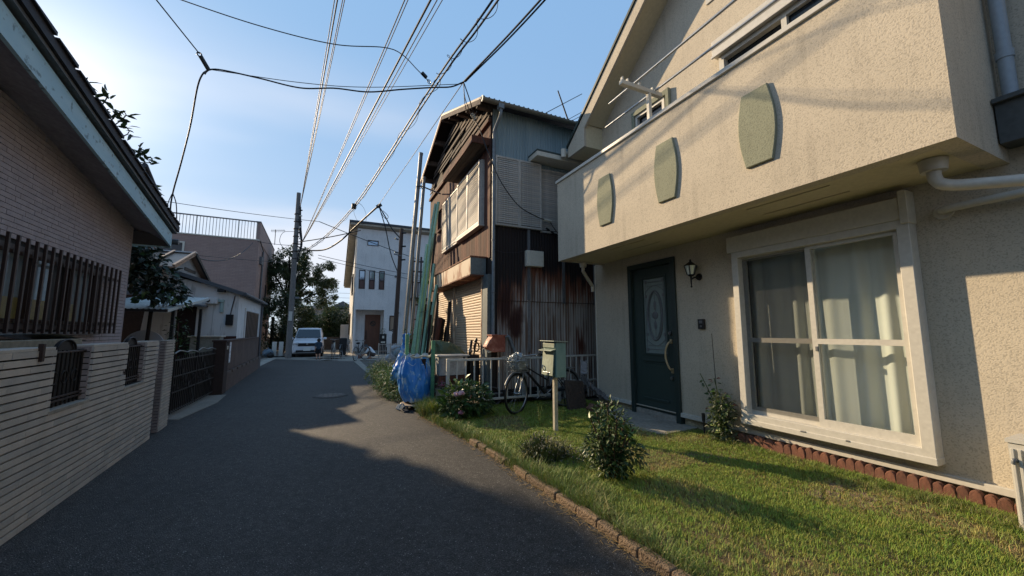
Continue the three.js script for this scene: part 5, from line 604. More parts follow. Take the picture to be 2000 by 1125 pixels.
  parts('lean_to_post', [[-3.17, -10.7], [-3.17, -12.6], [-4.4, -10.3]].map(([x, z]) => rb(x - 0.03, x + 0.03, 0, 2.0, z - 0.03, z + 0.03, 0.004)), M.darkMetal, lt); part('lean_to_wall', bb(-6.5, -4.1, 0, 2.45, -12.95, -12.88), mat(0x4d4038, 0.9, 0, { map: dirt }), lt); part('white_board', rbox(0.62, 1.5, 0.03, 0.01, -3.95, 1.15, -12.3, -0.1, 0, -0.05), wh, lt); part('white_board', xf(new THREE.CylinderGeometry(0.36, 0.36, 0.03, 28), -3.78, 1.08, -11.2, Math.PI / 2, 0, 0), mat(0xb9bdc2, 0.6), lt); part('low_cabinet', rb(-3.45, -2.8, 0.0, 1.26, -13.4, -13.0, 0.01), mat(0xaeb1a4, 0.6, 0, { map: dirt }), lt); part('cabinet_top', rb(-3.5, -2.76, 1.26, 1.30, -13.45, -12.95, 0.006), M.offWhite, lt);
}
{ // flat roofed tiled block with a terrace rail
  const b = thing('terrace_house', 'brown tiled flat roofed house with a white terrace railing', 'house', [-3, 0, -21], { turn: 0.04 }); b.off = [0, 0, 0]; b.position.set(-4.01, 0, -25.1); b.scale.set(1.35, 1.26, 1.35);
  const brick = tex(512, 512, [1.6, 1.6], (u, v) => { const row = Math.floor(v * 24), fv = v * 24 - row, fu = mod(u * 8 + (row % 2) * 0.5, 1), e = Math.min(fv * 1.0, (1 - fv)) < 0.07 || Math.min(fu, 1 - fu) < 0.018; const n = fbm(u, v, 9, 9, 4, 3), k = hash(row, Math.floor(u * 8 + (row % 2) * 0.5) % 8, 4); return mix(mix(hx(0x8f7870), hx(0xa0897f), n * 0.7 + k * 0.4), hx(0x75665f), e ? 0.75 : 0); });
  const bm = mat(0xffffff, 0.85, 0, { map: brick });
  part('wall', [plateZ(rect(-7, 0, 0, 5.15), [rect(-3.15, -2.43, 4.4, 4.78)], -0.14, 0), plateX(rect(-6.3, -0.141, 0, 5.152), [rect(-5.3, -4.9, 0.5, 1.5), rect(-3.6, -3.3, 2.9, 3.5)], -0.14, 0), bb(-7, -0.141, 0, 5.15, -6.3, -6.16), bb(-7, -6.86, 0, 5.15, -6.16, -0.141), bb(-6.86, -0.14, 5.0, 5.1, -6.16, -0.14)], bm, b);
  const wn = part('window', plateZ(rect(-3.2, -2.38, 4.35, 4.83), [rect(-3.14, -2.44, 4.41, 4.77)], -0.06, 0.03), M.offWhite, b); part('pane', bb(-3.14, -2.44, 4.41, 4.77, -0.03, -0.024), M.skyGlass, wn); const w2 = part('window', plateX(rect(-3.65, -3.25, 2.85, 3.55), [rect(-3.6, -3.3, 2.9, 3.5)], -0.05, 0.03), M.darkMetal, b); part('pane', bb(-0.04, -0.03, 2.9, 3.5, -3.6, -3.3), M.darkGlass, w2); const w3 = part('window', plateX(rect(-5.35, -4.85, 0.45, 1.55), [rect(-5.3, -4.9, 0.5, 1.5)], -0.05, 0.03), M.brownMetal, b); part('pane', bb(-0.04, -0.03, 0.5, 1.5, -5.3, -4.9), M.darkGlass, w3);
  part('parapet', [rb(-0.12, 0.02, 5.152, 6.0, -6.32, -0.05, 0.006)], bm, b); part('coping', rb(-7, 0.02, 5.15, 5.20, -0.12, 0.025, 0.005), M.offWhite, b);
  const rl = part('terrace_rail', rb(-7, 0.02, 5.98, 6.03, -0.07, -0.02, 0.006), M.greyMetal, b); for (let i = 0; i < 62; i++) { const thick = i % 13 === 6; part(thick ? 'rail_post' : 'baluster', bb(-0.10 - i * 0.105 - (thick ? 0.02 : 0.009), -0.10 - i * 0.105 + (thick ? 0.02 : 0.009), 5.20, 5.98, -0.055, -0.037), M.offWhite, rl); }
  part('parapet_cap', rb(-0.14, 0.04, 6.0, 6.04, -6.34, -0.03, 0.005), M.greyMetal, b); part('downpipe', rod([0.05, 0, -1.3], [0.05, 4.9, -1.3], 0.04, 0.04, 10), M.greyMetal, b); part('conduit', tube([[0.06, 4.9, -1.3], [0.06, 5.0, -0.6], [0.05, 5.15, -0.1]], 0.02, 14, 6), M.darkMetal, b); part('vent_box', rb(0, 0.10, 4.2, 4.55, -1.0, -0.6, 0.01), M.greyMetal, b); part('gas_meter', rb(0, 0.12, 1.2, 1.65, -2.0, -1.6, 0.01), M.greyMetal, b); part('plinth', rb(-0.1, 0.03, 0, 0.62, -6.31, 0.02, 0.006), mat(0xaaa69e, 0.9, 0, { map: dirt }), b);
  const an = thing('terrace_antenna', 'small tv antenna above the brown tiled house', 'antenna', [-4.04, 7.5, -31.3]); an.off = [0, 0, 0]; an.position.set(-4.04 + 2.99 * 1.35, 7.6 - 5.9 * 1.3, -31.3 + 23.2 * 1.35); an.scale.setScalar(1.35); an.position.y = 7.55 - 5.9 * 1.35; part('mast', rod([-2.99, 5.9, -23.2], [-2.99, 6.72, -23.2], 0.016), M.darkMetal, an); part('boom', rod([-3.2, 6.62, -23.2], [-2.55, 6.70, -23.2], 0.012), M.darkMetal, an); for (let i = 0; i < 7; i++) part('element', rod([-3.15 + i * 0.09, 6.63 + i * 0.01 - 0.07, -23.26], [-3.15 + i * 0.09, 6.63 + i * 0.01 + 0.07, -23.14], 0.008, 0.008, 5), M.darkMetal, an);
}
// ---------- foliage ----------
function leafCloud(n, at, size, seed, pal, o = {}) {   // at(r) -> [x, y, z, nx, ny, nz]; each leaf a folded pointed blade
  const r = rng(seed), pos = [], nor = [], col = [], a = new THREE.Vector3(), t = new THREE.Vector3(), s = new THREE.Vector3(), up = new THREE.Vector3(), c = [0, 0, 0];
  for (let i = 0; i < n; i++) {
    const p = at(r, i); if (!p) continue; const [x, y, z, nx, ny, nz] = p, l = size * (0.6 + 0.7 * r()), w = l * (o.wide ?? 0.5);
    t.set(nx + (r() - 0.5) * 1.4, ny * 0.5 + (r() - 0.5) * 1.2 - (o.droop ?? 0.15), nz + (r() - 0.5) * 1.4).normalize(); up.set((r() - 0.5) * 0.9, 1, (r() - 0.5) * 0.9).normalize(); s.crossVectors(t, up).normalize(); up.crossVectors(s, t);
    const k = Math.floor(r() * pal.length), b = 0.8 + 0.4 * r(); c[0] = pal[k][0] * b; c[1] = pal[k][1] * b; c[2] = pal[k][2] * b;
    const P = (f, g, h) => [x + t.x * l * f + s.x * w * g + up.x * l * h, y + t.y * l * f + s.y * w * g + up.y * l * h, z + t.z * l * f + s.z * w * g + up.z * l * h];
    const A = P(0, 0, 0), B = P(0.45, 0.5, 0.08), C = P(1, 0, -0.12), D = P(0.45, -0.5, 0.08), E = P(0.5, 0, -0.02);
    for (const q of [A, B, E, B, C, E, C, D, E, D, A, E]) { pos.push(...q); nor.push(up.x, up.y, up.z); col.push(...c); }
  }
  const g = new THREE.BufferGeometry(); g.setAttribute('position', new THREE.Float32BufferAttribute(pos, 3)); g.setAttribute('normal', new THREE.Float32BufferAttribute(nor, 3)); g.setAttribute('uv', new THREE.Float32BufferAttribute(new Float32Array(pos.length / 3 * 2), 2)); g.setAttribute('color', new THREE.Float32BufferAttribute(col, 3)); g.computeVertexNormals(); return g;
}
const leafMat = (rough = 0.6, tr = 0.3) => new THREE.MeshPhysicalMaterial({ color: 0xffffff, vertexColors: true, roughness: rough, transmission: tr, thickness: 0, side: THREE.DoubleSide });
const LM = leafMat(0.65, 0.28), LMgloss = leafMat(0.5, 0.15);
const inBlobs = (blobs, shell = 0.55) => (r) => { const b = blobs[Math.floor(r() * blobs.length)], u = r() * 2 - 1, a = r() * 6.283, q = Math.sqrt(1 - u * u), k = lerp(shell, 1.04, Math.sqrt(r())), nx = q * Math.cos(a), ny = u, nz = q * Math.sin(a); return [b[0] + nx * b[3] * k, b[1] + ny * (b[4] ?? b[3]) * k, b[2] + nz * (b[5] ?? b[3]) * k, nx, ny, nz]; };
const DG = [[0.045, 0.08, 0.028], [0.055, 0.10, 0.03], [0.038, 0.068, 0.026], [0.075, 0.12, 0.035]], MG = [[0.07, 0.13, 0.03], [0.05, 0.10, 0.03], [0.09, 0.15, 0.035], [0.04, 0.08, 0.025]];

// ---------- end of the lane ----------
{ // modern white house
  const h = thing('white_house', 'tall modern white house with a recessed brown door at the end of the lane', 'house', [3.5, 0, -31]), Z = -27.5, yr = (z) => 8.42 + 0.345 * (z - Z);
  const slit = [[1.43, 1.80], [2.07, 2.42], [2.71, 3.05]];
  part('wall', [plateZ([[1.27, 0], [1.29, 2.89], [3.12, 2.89], [3.12, 0], [6.4, 0], [6.4, 8.42], [1.2, 8.42], [1.2, 0]].map(([x, y]) => [x === 1.27 ? 1.29 : x, y]), [rect(1.88, 2.56, 7.3, 7.64), ...slit.map(([a, b]) => rect(a, b, 4.3, 5.56)), rect(3.5, 3.93, 1.5, 2.5)], Z - 0.15, Z), plateX([[-36.2, 0], [Z - 0.151, 0], [Z - 0.151, 8.42], [-36.2, yr(-36.2)]], [rect(-33.6, -32.6, 1.2, 2.8), rect(-31.5, -30.3, 4.2, 5.6)], 1.2, 1.35), bb(6.25, 6.4, 0, 7, -36.2, Z - 0.151), bb(1.36, 6.24, 0, 5.3, -36.2, -36.05)], M.stuccoWhite, h);
  part('porch', [bb(1.26, 3.14, 0, 2.89, Z - 1.0, Z - 0.9), bb(1.255, 1.29, 0, 2.888, Z - 0.9, Z - 0.152), bb(3.12, 3.16, 0, 2.888, Z - 0.9, Z - 0.152), bb(1.255, 3.16, 2.888, 2.95, Z - 1.0, Z - 0.153)], M.stuccoWhite, h); part('porch_step', rb(1.3, 3.11, 0, 0.14, Z - 0.9, Z + 0.35, 0.01), M.concrete, h);
  const wood = mat(0xffffff, 0.6, 0, { map: woodC(hx(0x7a4f38), hx(0x4f3122)) }), d = part('door', rb(1.98, 2.98, 0.15, 2.60, Z - 0.9, Z - 0.84, 0.006), wood, h); part('handle', rb(2.06, 2.10, 0.9, 1.5, Z - 0.83, Z - 0.78, 0.008), M.blackMetal, d); part('wreath', [xf(new THREE.TorusGeometry(0.15, 0.03, 6, 18), 2.5, 1.98, Z - 0.81), box(0.3, 0.04, 0.02, 2.5, 1.98, Z - 0.81, 0, 0, -0.7)], mat(0x3a3a34, 0.8), d);
  part('roof', [plateX([[Z + 0.35, yr(Z + 0.35) + 0.16], [-36.7, yr(-36.7) + 0.16], [-36.7, yr(-36.7) + 0.02], [Z + 0.35, yr(Z + 0.35) + 0.02]], [], 0.72, 6.8)], mat(0xc5b9a4, 0.7, 0, { map: dirt }), h); part('roof_edge', [plateX([[Z + 0.40, yr(Z + 0.35) + 0.30], [-36.75, yr(-36.7) + 0.26], [-36.75, yr(-36.7) + 0.162], [Z + 0.40, yr(Z + 0.35) + 0.162]], [], 0.66, 6.85)], mat(0x33383d, 0.5, 0.2), h);
  const win = (x0, x1, y0, y1, split) => { const f = part('window', plateZ(rect(x0, x1, y0, y1), [rect(x0 + 0.05, x1 - 0.05, y0 + 0.05, y1 - 0.05)], Z - 0.08, Z + 0.025), M.brownMetal, h); part('pane', bb(x0 + 0.05, x1 - 0.05, split ?? y0 + 0.05, y1 - 0.05, Z - 0.05, Z - 0.042), M.mirrorGlass, f); if (split) { part('lower_pane', bb(x0 + 0.05, x1 - 0.05, y0 + 0.05, split, Z - 0.05, Z - 0.042), mat(0x5a4038, 0.3), f); part('glazing_bar', bb(x0 + 0.05, x1 - 0.05, split - 0.015, split + 0.015, Z - 0.04, Z + 0.01), M.brownMetal, f); } };
  win(1.86, 2.58, 7.28, 7.66); for (const [a, b] of slit) win(a - 0.01, b + 0.01, 4.29, 5.57, 4.9); { const f = part('window', plateZ(rect(3.48, 3.95, 1.48, 2.52), [rect(3.54, 3.89, 1.54, 2.46)], Z - 0.08, Z + 0.025), M.brownMetal, h); part('pane', bb(3.54, 3.89, 1.54, 2.46, Z - 0.05, Z - 0.042), mat(0xa08a74, 0.3), f); }
  for (const [z0, z1, y0, y1] of [[-33.6, -32.6, 1.2, 2.8], [-31.5, -30.3, 4.2, 5.6]]) { const f = part('window', plateX(rect(z0 - 0.04, z1 + 0.04, y0 - 0.04, y1 + 0.04), [rect(z0 + 0.06, z1 - 0.06, y0 + 0.06, y1 - 0.06)], 1.12, 1.26), M.darkMetal, h); part('pane', bb(1.24, 1.25, y0, y1, z0, z1), M.skyGlass, f); }
  part('wall_lamp', [rod([3.8, 5.25, Z], [3.8, 5.25, Z + 0.06], 0.09, 0.08, 14)], M.greyMetal, h); part('wall_lamp', [ball(0.11, 4.0, 2.72, Z + 0.08)], mat(0x75655a, 0.5), h); part('downpipe', rod([1.17, 0, Z - 0.3], [1.17, 8.0, Z - 0.3], 0.04), M.offWhite, h);
  const bl = part('balcony', [rb(4.75, 6.3, 3.6, 3.75, Z, Z + 1.0, 0.01)], M.brownMetal, h); for (let i = 0; i < 9; i++) part('baluster', rb(4.78 + i * 0.18, 4.86 + i * 0.18, 3.75, 4.75, Z + 0.92, Z + 0.97, 0.004), M.brownMetal, bl); part('balcony_rail', rb(4.72, 6.3, 4.75, 4.84, Z + 0.88, Z + 1.0, 0.006), M.brownMetal, bl); for (const x of [4.75, 5.3, 5.9]) part('balcony_post', rb(x, x + 0.1, 0, 6.6, Z + 0.86, Z + 0.96, 0.006), M.brownMetal, bl); for (const y of [1.2, 2.2, 3.2, 5.5, 6.2]) part('balcony_beam', rb(4.76, 6.3, y, y + 0.1, Z + 0.88, Z + 0.95, 0.006), M.brownMetal, bl);
  solo('side_wall', [rb(0.55, 1.15, 0, 2.0, -34.2, -34.05, 0.01)], M.stuccoWhite, 'short pale wall beside the far corner of the tall white house', 'wall');
  const l = thing('garden_lamp', 'small black garden lamp post before the tall white house', 'lamp', [3.56, 0, -26]); part('column', rod([3.56, 0, -26], [3.56, 1.32, -26], 0.09, 0.07, 10), M.blackMetal, l); part('globe', ball(0.1, 3.56, 1.46, -26), mat(0x8d8f8d, 0.3), l); part('cap', new THREE.ConeGeometry(0.14, 0.1, 10).translate(3.56, 1.58, -26), M.blackMetal, l);
  const s = thing('parcel_stand', 'black parcel box on a stand beside the brown front door', 'parcel box', [2.93, 0, -26]); part('case', rb(2.72, 3.14, 0.45, 1.28, -26.15, -25.85, 0.01), M.blackMetal, s); part('base', rb(2.66, 3.2, 0, 0.45, -26.2, -25.8, 0.01), M.blackMetal, s); part('paper', [rb(2.87, 2.99, 1.0, 1.15, -25.85, -25.84, 0.002), rb(2.8, 3.06, 0.72, 0.80, -25.85, -25.84, 0.002)], M.offWhite, s); part('plant', leafCloud(90, inBlobs([[2.93, 1.45, -26, 0.16, 0.2, 0.16]]), 0.09, 5, DG), LM, s, { uv: true });
}
{ // utility poles
  const p = thing('utility_pole', 'tall concrete utility pole at the left far end of the lane', 'utility pole', [-2.1, 0, -23.9]); part('shaft', rod([-2.1, 0, -23.9], [-2.1, 9.15, -23.9], 0.155, 0.105, 18), mat(0x8b8681, 0.9, 0, { map: dirt, bumpMap: fineBump, bumpScale: 0.003 }), p); part('plate', rb(-2.19, -2.02, 2.0, 2.5, -23.74, -23.71, 0.004), mat(0xb9b6ac, 0.6), p);
  const r = rng(9); for (let i = 0; i < 7; i++) part('clamp', xf(new THREE.TorusGeometry(0.145, 0.02, 6, 20), -2.1, 5.4 + i * 0.42, -23.9, Math.PI / 2, 0, 0), M.darkMetal, p); for (let i = 0; i < 8; i++) part('insulator', rod([-1.98 + 0.03 * (i % 3), 5.9 + i * 0.32, -23.8], [-1.86, 5.9 + i * 0.32, -23.75], 0.045, 0.03, 8), [M.offWhite, M.darkMetal][i % 2], p); for (let i = 0; i < 4; i++) part('cable_bundle', tube([[-1.95, 5.2 + 0.2 * i, -23.85], [-1.85 + 0.1 * r(), 6 + 0.3 * r(), -23.8], [-1.93, 6.9 + 0.3 * i, -23.8], [-1.96, 7.9 + 0.15 * i, -23.82]], 0.03, 20, 5), M.cable, p); part('cable_loop', tube([[-2.2, 6.9, -23.8], [-2.7, 6.8, -23.8], [-2.85, 6.3, -23.8], [-2.6, 5.9, -23.8], [-2.2, 5.7, -23.8]], 0.012, 30, 5), M.cable, p); part('transformer_box', rb(-1.97, -1.75, 3.2, 3.3, -23.95, -23.8, 0.01), M.greyMetal, p);
  const w = thing('wooden_pole', 'old slim wooden utility pole behind the grey pipes', 'utility pole', [2.23, 0, -16]); part('shaft', rod([2.23, 0, -16], [2.39, 5.65, -16], 0.10, 0.075, 12), mat(0xffffff, 0.95, 0, { map: woodC(hx(0x6d5a4e), hx(0x3a2f29)) }), w); for (let i = 0; i < 5; i++) part('insulator', rod([2.40 - (i % 2) * 0.14, 5.45 - i * 0.28, -15.93], [2.40 + (i % 2 ? -0.28 : 0.16), 5.47 - i * 0.28, -15.9], 0.035, 0.03, 8), [M.darkMetal, M.greyMetal][i % 2], w); part('bracket', bar([2.1, 4.55, -15.93], [2.4, 4.5, -15.93], 0.04), M.greyMetal, w);
}
{ // trees behind
  const r = rng(20), tb = [], t = thing('loose_tree', 'loose crowned tree behind the far utility pole, sky showing through', 'tree', [-2.9, 0, -31]);
  const limbs = [[-3.9, 5.4, -31], [-3.0, 6.6, -30.6], [-2.0, 6.2, -31.3], [-1.1, 5.3, -30.8], [-3.4, 4.2, -31.8], [-1.6, 4.4, -31.6], [-0.7, 4.4, -31.0], [-2.4, 5.2, -30.2], [-3.5, 6.1, -31.6]];
  part('trunk', tube([[-3.1, 0, -31], [-3.05, 1.6, -31], [-2.9, 2.8, -31.05], [-2.8, 4, -31]], 0.15, 20, 8), M.darkWood, t); const lb = limbs.map(([x, y, z]) => tube([[-2.95, 2.3 + 0.6 * r(), -31], [lerp(-2.9, x, 0.4), lerp(2.9, y, 0.55), lerp(-31, z, 0.5)], [x, y, z]], 0.05, 14, 6)); parts('branch', lb, M.darkWood, t);
  for (const [x, y, z] of limbs) for (let k = 0; k < 12; k++) tb.push([x + (r() - 0.5) * 1.9, y + (r() - 0.55) * 2.1, z + (r() - 0.5) * 1.6, 0.18 + 0.26 * r()]);
  part('crown', leafCloud(21000, inBlobs(tb, 0.1), 0.17, 3, [...DG, [0.08, 0.10, 0.04]]), LM, t, { uv: true });
  const dt = thing('dark_shrub_tree', 'dark bushy tree at the lane end left of the parked van', 'tree', [-3.6, 0, -29.5]); part('trunk', rod([-3.6, 0, -29.5], [-3.6, 2.4, -29.5], 0.12, 0.08), M.darkWood, dt); const db = []; for (let i = 0; i < 26; i++) db.push([-4.3 + 2.1 * r(), 0.5 + 3.2 * r(), -29.6 + 0.9 * r(), 0.35 + 0.25 * r()]); part('crown', leafCloud(9000, inBlobs(db, 0.4), 0.15, 7, [...DG, [0.03, 0.05, 0.03], [0.16, 0.17, 0.10]]), LM, dt, { uv: true });
  [[-2.6, -36.5, 1.4, 3.5, 'dark rounded evergreen directly behind the parked van', DG, 1], [-0.9, -37.5, 1.5, 3.3, 'yellowish green tree between the two dark evergreens at the lane end', MG, 2], [0.6, -37, 1.35, 4.0, 'dense dark evergreen beside the far corner of the tall white house', DG, 3]].forEach(([x, z, rad, hgt, lab, pal, sd]) => { const g = thing('evergreen_tree', lab, 'tree', [x, 0, z], { group: 'trees closing the end of the lane' }); part('trunk', rod([x, 0, z], [x, hgt * 0.6, z], 0.16, 0.1), M.darkWood, g); const bl = []; for (let i = 0; i < 30; i++) { const a = r() * 6.283, y = hgt * (0.06 + 0.86 * r()), k = rad * Math.sqrt(1 - Math.pow((y / hgt - 0.45) / 0.62, 2)) || 0.3; bl.push([x + Math.cos(a) * k * 0.75, y, z + Math.sin(a) * k * 0.75, 0.42 + 0.3 * r()]); } part('crown', leafCloud(11000, inBlobs(bl, 0.45), 0.17, sd * 11, pal), LM, g, { uv: true }); });
  const fh = thing('far_house', 'grey gabled roof of a far house over the trees at the lane end', 'house', [0.8, 0, -46]); part('wall', bb(-3.4, 2.6, 0, 3.9, -50, -46), mat(0xa9aaa8, 0.9, 0, { map: dirt }), fh); part('roof', plateZ([[-0.5, 4.0], [2.2, 4.0], [0.85, 4.75]], [], -50, -45.6), mat(0x5f6a70, 0.7, 0, { map: dirt }), fh); part('roof', plateZ([[-3.6, 3.9], [-0.6, 3.9], [-0.6, 4.3], [-3.6, 4.05]], [], -50, -45.7), mat(0x8b9092, 0.6), fh); part('window', bb(-2.6, -1.8, 2.9, 3.6, -45.99, -45.95), M.darkGlass, fh);
  solo('garden_wall', [bb(-6, 1.1, 0, 1.0, -34.6, -34.4)], mat(0x6a625c, 0.95, 0, { map: dirt }), 'grey garden wall under the trees at the lane end', 'wall');
  const gp = thing('grey_post_pair', 'pair of white slatted panels standing left of the far utility pole', 'panel', [-2.75, 0, -25.5]); for (const x of [-2.95, -2.62]) part('panel', rb(x - 0.11, x + 0.11, 0.05, 0.85, -25.54, -25.46, 0.01), M.whiteMetal, gp); part('foot', rb(-3.1, -2.4, 0, 0.06, -25.7, -25.3, 0.01), M.darkMetal, gp);
  const bx = thing('kerb_box', 'rusty brown box at the foot of the far utility pole', 'box', [-2.2, 0, -25.2]); part('case', rb(-2.36, -2.06, 0, 0.36, -25.3, -25.0, 0.01), mat(0x6a5148, 0.9, 0, { map: dirt }), bx); part('lid', rb(-2.38, -2.04, 0.36, 0.39, -25.32, -24.98, 0.006), M.brownMetal, bx);
  const bgm = mat(0x6d8392, 0.4, 0, { map: dirt }); const bag = (name, lab, x, y, z, s, m, sd) => { const g = thing(name, lab, 'bag', [x, y, z]); part('sack', surf(24, 14, (u, v) => { const a = u * 6.283, q = v * Math.PI, k = Math.sin(q) * (1 + 0.35 * noise3(Math.cos(a) * 5, v * 7, Math.sin(a) * 5, sd)); return [x + s * k * Math.cos(a), y + s * (0.85 - 0.85 * Math.cos(q)) * 1.0 * (1 + 0.2 * noise3(a, v * 6, 1, sd)), z + s * k * Math.sin(a)]; }), m, g); part('knot', ball(s * 0.16, x, y + s * 1.72, z, 1, 1.5, 1, 7), m, g); };
  bag('rubbish_bag', 'bluish rubbish bag by the wall of the brown tiled house', -3.2, 0, -25.2, 0.28, bgm, 3); bag('rubbish_bag', 'small dark rubbish bag beside the bluish one at the far left', -3.0, 0, -24.6, 0.17, M.blackMetal, 5);
  const cl = mat(0xb9c4cc, 0.35, 0, { map: dirt }); bag('rubbish_bag', 'pale rubbish bag lowest behind the white wire fence', 1.85, 0.25, -13.75, 0.24, cl, 7); bag('rubbish_bag', 'pale rubbish bag on the right behind the white wire fence', 2.12, 0.42, -13.8, 0.26, mat(0x7fa0ac, 0.35, 0, { map: dirt }), 9); bag('rubbish_bag', 'topmost pale rubbish bag behind the white wire fence', 2.0, 0.62, -13.95, 0.2, cl, 11);
  const wf = thing('wire_fence', 'low white wire fence round rubbish bags on a concrete planter', 'fence', [1.6, 0.25, -13.35]); const F = []; for (let i = 0; i < 15; i++) part('wire', rod([1.40 + i * 0.05, 0.3, -13.35], [1.40 + i * 0.05, 1.02, -13.35], 0.006, 0.006, 5), M.whiteMetal, wf); for (const y of [0.34, 0.55, 0.78, 1.0]) part('wire', rod([1.38, y, -13.35], [2.12, y, -13.35], 0.008, 0.008, 5), M.whiteMetal, wf); for (const x of [1.39, 1.75, 2.11]) part('post', rb(x - 0.018, x + 0.018, 0.22, 1.04, -13.368, -13.332, 0.004), M.whiteMetal, wf); part('planter', rb(1.32, 2.4, 0, 0.25, -14.6, -13.2, 0.01), mat(0x77706a, 0.95, 0, { map: dirt }), wf);
}
{ // the parked van, nose to the camera
  const X = -1.27, Z = -24.55, c = thing('parked_van', 'small white van parked nose on at the end of the lane', 'van', [X, 0, -26.4]); const wh = mat(0xd6d9dd, 0.25, 0.1), bk = mat(0x111214, 0.4);
  const sec = (hw, y0, y1, tuck, top) => [[-hw * 0.96, y0], [-hw, y0 + (y1 - y0) * 0.45], [-hw * tuck, y1 - 0.04], [-hw * tuck * 0.93, y1 + top * 0.7], [-hw * 0.4, y1 + top], [hw * 0.4, y1 + top], [hw * tuck * 0.93, y1 + top * 0.7], [hw * tuck, y1 - 0.04], [hw, y0 + (y1 - y0) * 0.45], [hw * 0.96, y0]];
  const loft = (secs) => { const n = secs[0][1].length, pos = [], idx = []; secs.forEach(([z, s]) => s.forEach(([x, y]) => pos.push(X + x, y, z))); for (let j = 0; j < secs.length - 1; j++) for (let i = 0; i < n; i++) { const a = j * n + i, b = j * n + (i + 1) % n; idx.push(a, b, a + n, b, b + n, a + n); } for (const j of [0, secs.length - 1]) for (let i = 1; i < n - 1; i++) idx.push(j * n, j * n + i, j * n + i + 1); const g = new THREE.BufferGeometry(); g.setAttribute('position', new THREE.Float32BufferAttribute(pos, 3)); g.setIndex(idx); g.setAttribute('uv', new THREE.Float32BufferAttribute(new Float32Array(pos.length / 3 * 2), 2)); const f = g.toNonIndexed(); f.computeVertexNormals(); return f; };
  part('body', loft([[Z, sec(0.66, 0.32, 0.74, 0.92, 0.03)], [Z - 0.12, sec(0.74, 0.22, 0.86, 0.95, 0.05)], [Z - 0.45, sec(0.78, 0.2, 0.94, 0.95, 0.06)], [Z - 0.8, sec(0.78, 0.2, 1.0, 0.95, 0.06)], [Z - 3.9, sec(0.78, 0.2, 1.02, 0.95, 0.05)], [Z - 4.1, sec(0.75, 0.25, 1.0, 0.94, 0.04)]]), wh, c);
  part('cabin', loft([[Z - 0.78, sec(0.72, 0.94, 0.99, 0.97, 0.01)], [Z - 1.15, sec(0.70, 0.96, 1.24, 0.93, 0.02)], [Z - 1.55, sec(0.70, 0.98, 1.58, 0.88, 0.05)], [Z - 3.6, sec(0.70, 0.98, 1.62, 0.88, 0.05)], [Z - 4.05, sec(0.70, 0.98, 1.5, 0.9, 0.04)]]), wh, c);
  const quad = (p, d) => { const g = new THREE.BufferGeometry(), v = p.map(V), n = v[1].clone().sub(v[0]).cross(v[2].clone().sub(v[0])).normalize().multiplyScalar(d); const q = v.map((a) => a.clone().add(n)); g.setAttribute('position', new THREE.Float32BufferAttribute([0, 1, 2, 0, 2, 3].flatMap((i) => q[i].toArray()), 3)); g.setAttribute('uv', new THREE.Float32BufferAttribute(new Float32Array(12), 2)); g.computeVertexNormals(); return g; };
  part('windscreen', quad([[X - 0.64, 1.05, Z - 0.80], [X + 0.64, 1.05, Z - 0.80], [X + 0.56, 1.53, Z - 1.48], [X - 0.56, 1.53, Z - 1.48]], 0.035), mat(0x2c353b, 0.08, 0.1), c); part('grille', rbox(0.92, 0.17, 0.06, 0.02, X, 0.70, Z + 0.0), bk, c); parts('headlight', [-1, 1].map((s) => rbox(0.30, 0.12, 0.12, 0.03, X + s * 0.56, 0.74, Z - 0.05, 0, s * 0.45, s * -0.15)), mat(0x9fa6ab, 0.12, 0.2), c); part('emblem', rbox(0.10, 0.07, 0.02, 0.01, X, 0.73, Z + 0.035), M.steel, c); part('lower_grille', rbox(1.1, 0.14, 0.06, 0.02, X, 0.33, Z - 0.02), bk, c); part('bumper_strip', rbox(0.95, 0.035, 0.04, 0.01, X, 0.25, Z + 0.01), M.steel, c);
  part('number_plate', rbox(0.36, 0.18, 0.015, 0.004, X, 0.45, Z + 0.04), mat(0xd8d8d0, 0.5), c); parts('mirror', [-1, 1].map((s) => rbox(0.20, 0.13, 0.12, 0.04, X + s * 0.86, 1.03, Z - 0.95)), wh, c); part('wiper', rod([X - 0.1, 1.06, Z - 0.77], [X - 0.4, 1.14, Z - 0.88], 0.012), bk, c);
  for (const s of [-1, 1]) for (const z of [Z - 0.72, Z - 3.25]) { const w = part('wheel', rod([X + s * 0.60, 0.3, z], [X + s * 0.80, 0.3, z], 0.30, 0.30, 24), bk, c); part('rim', rod([X + s * 0.795, 0.3, z], [X + s * 0.81, 0.3, z], 0.19, 0.18, 18), M.steel, w); }
  parts('side_window', [-1, 1].map((s) => quad([[X + s * 0.665, 1.08, Z - 1.35], [X + s * 0.665, 1.08, Z - 3.7], [X + s * 0.63, 1.5, Z - 3.6], [X + s * 0.63, 1.5, Z - 1.7]], s * -0.045)), M.darkGlass, c); part('underbody', rb(X - 0.7, X + 0.7, 0.14, 0.3, Z - 3.9, Z - 0.15, 0.01), bk, c);
}
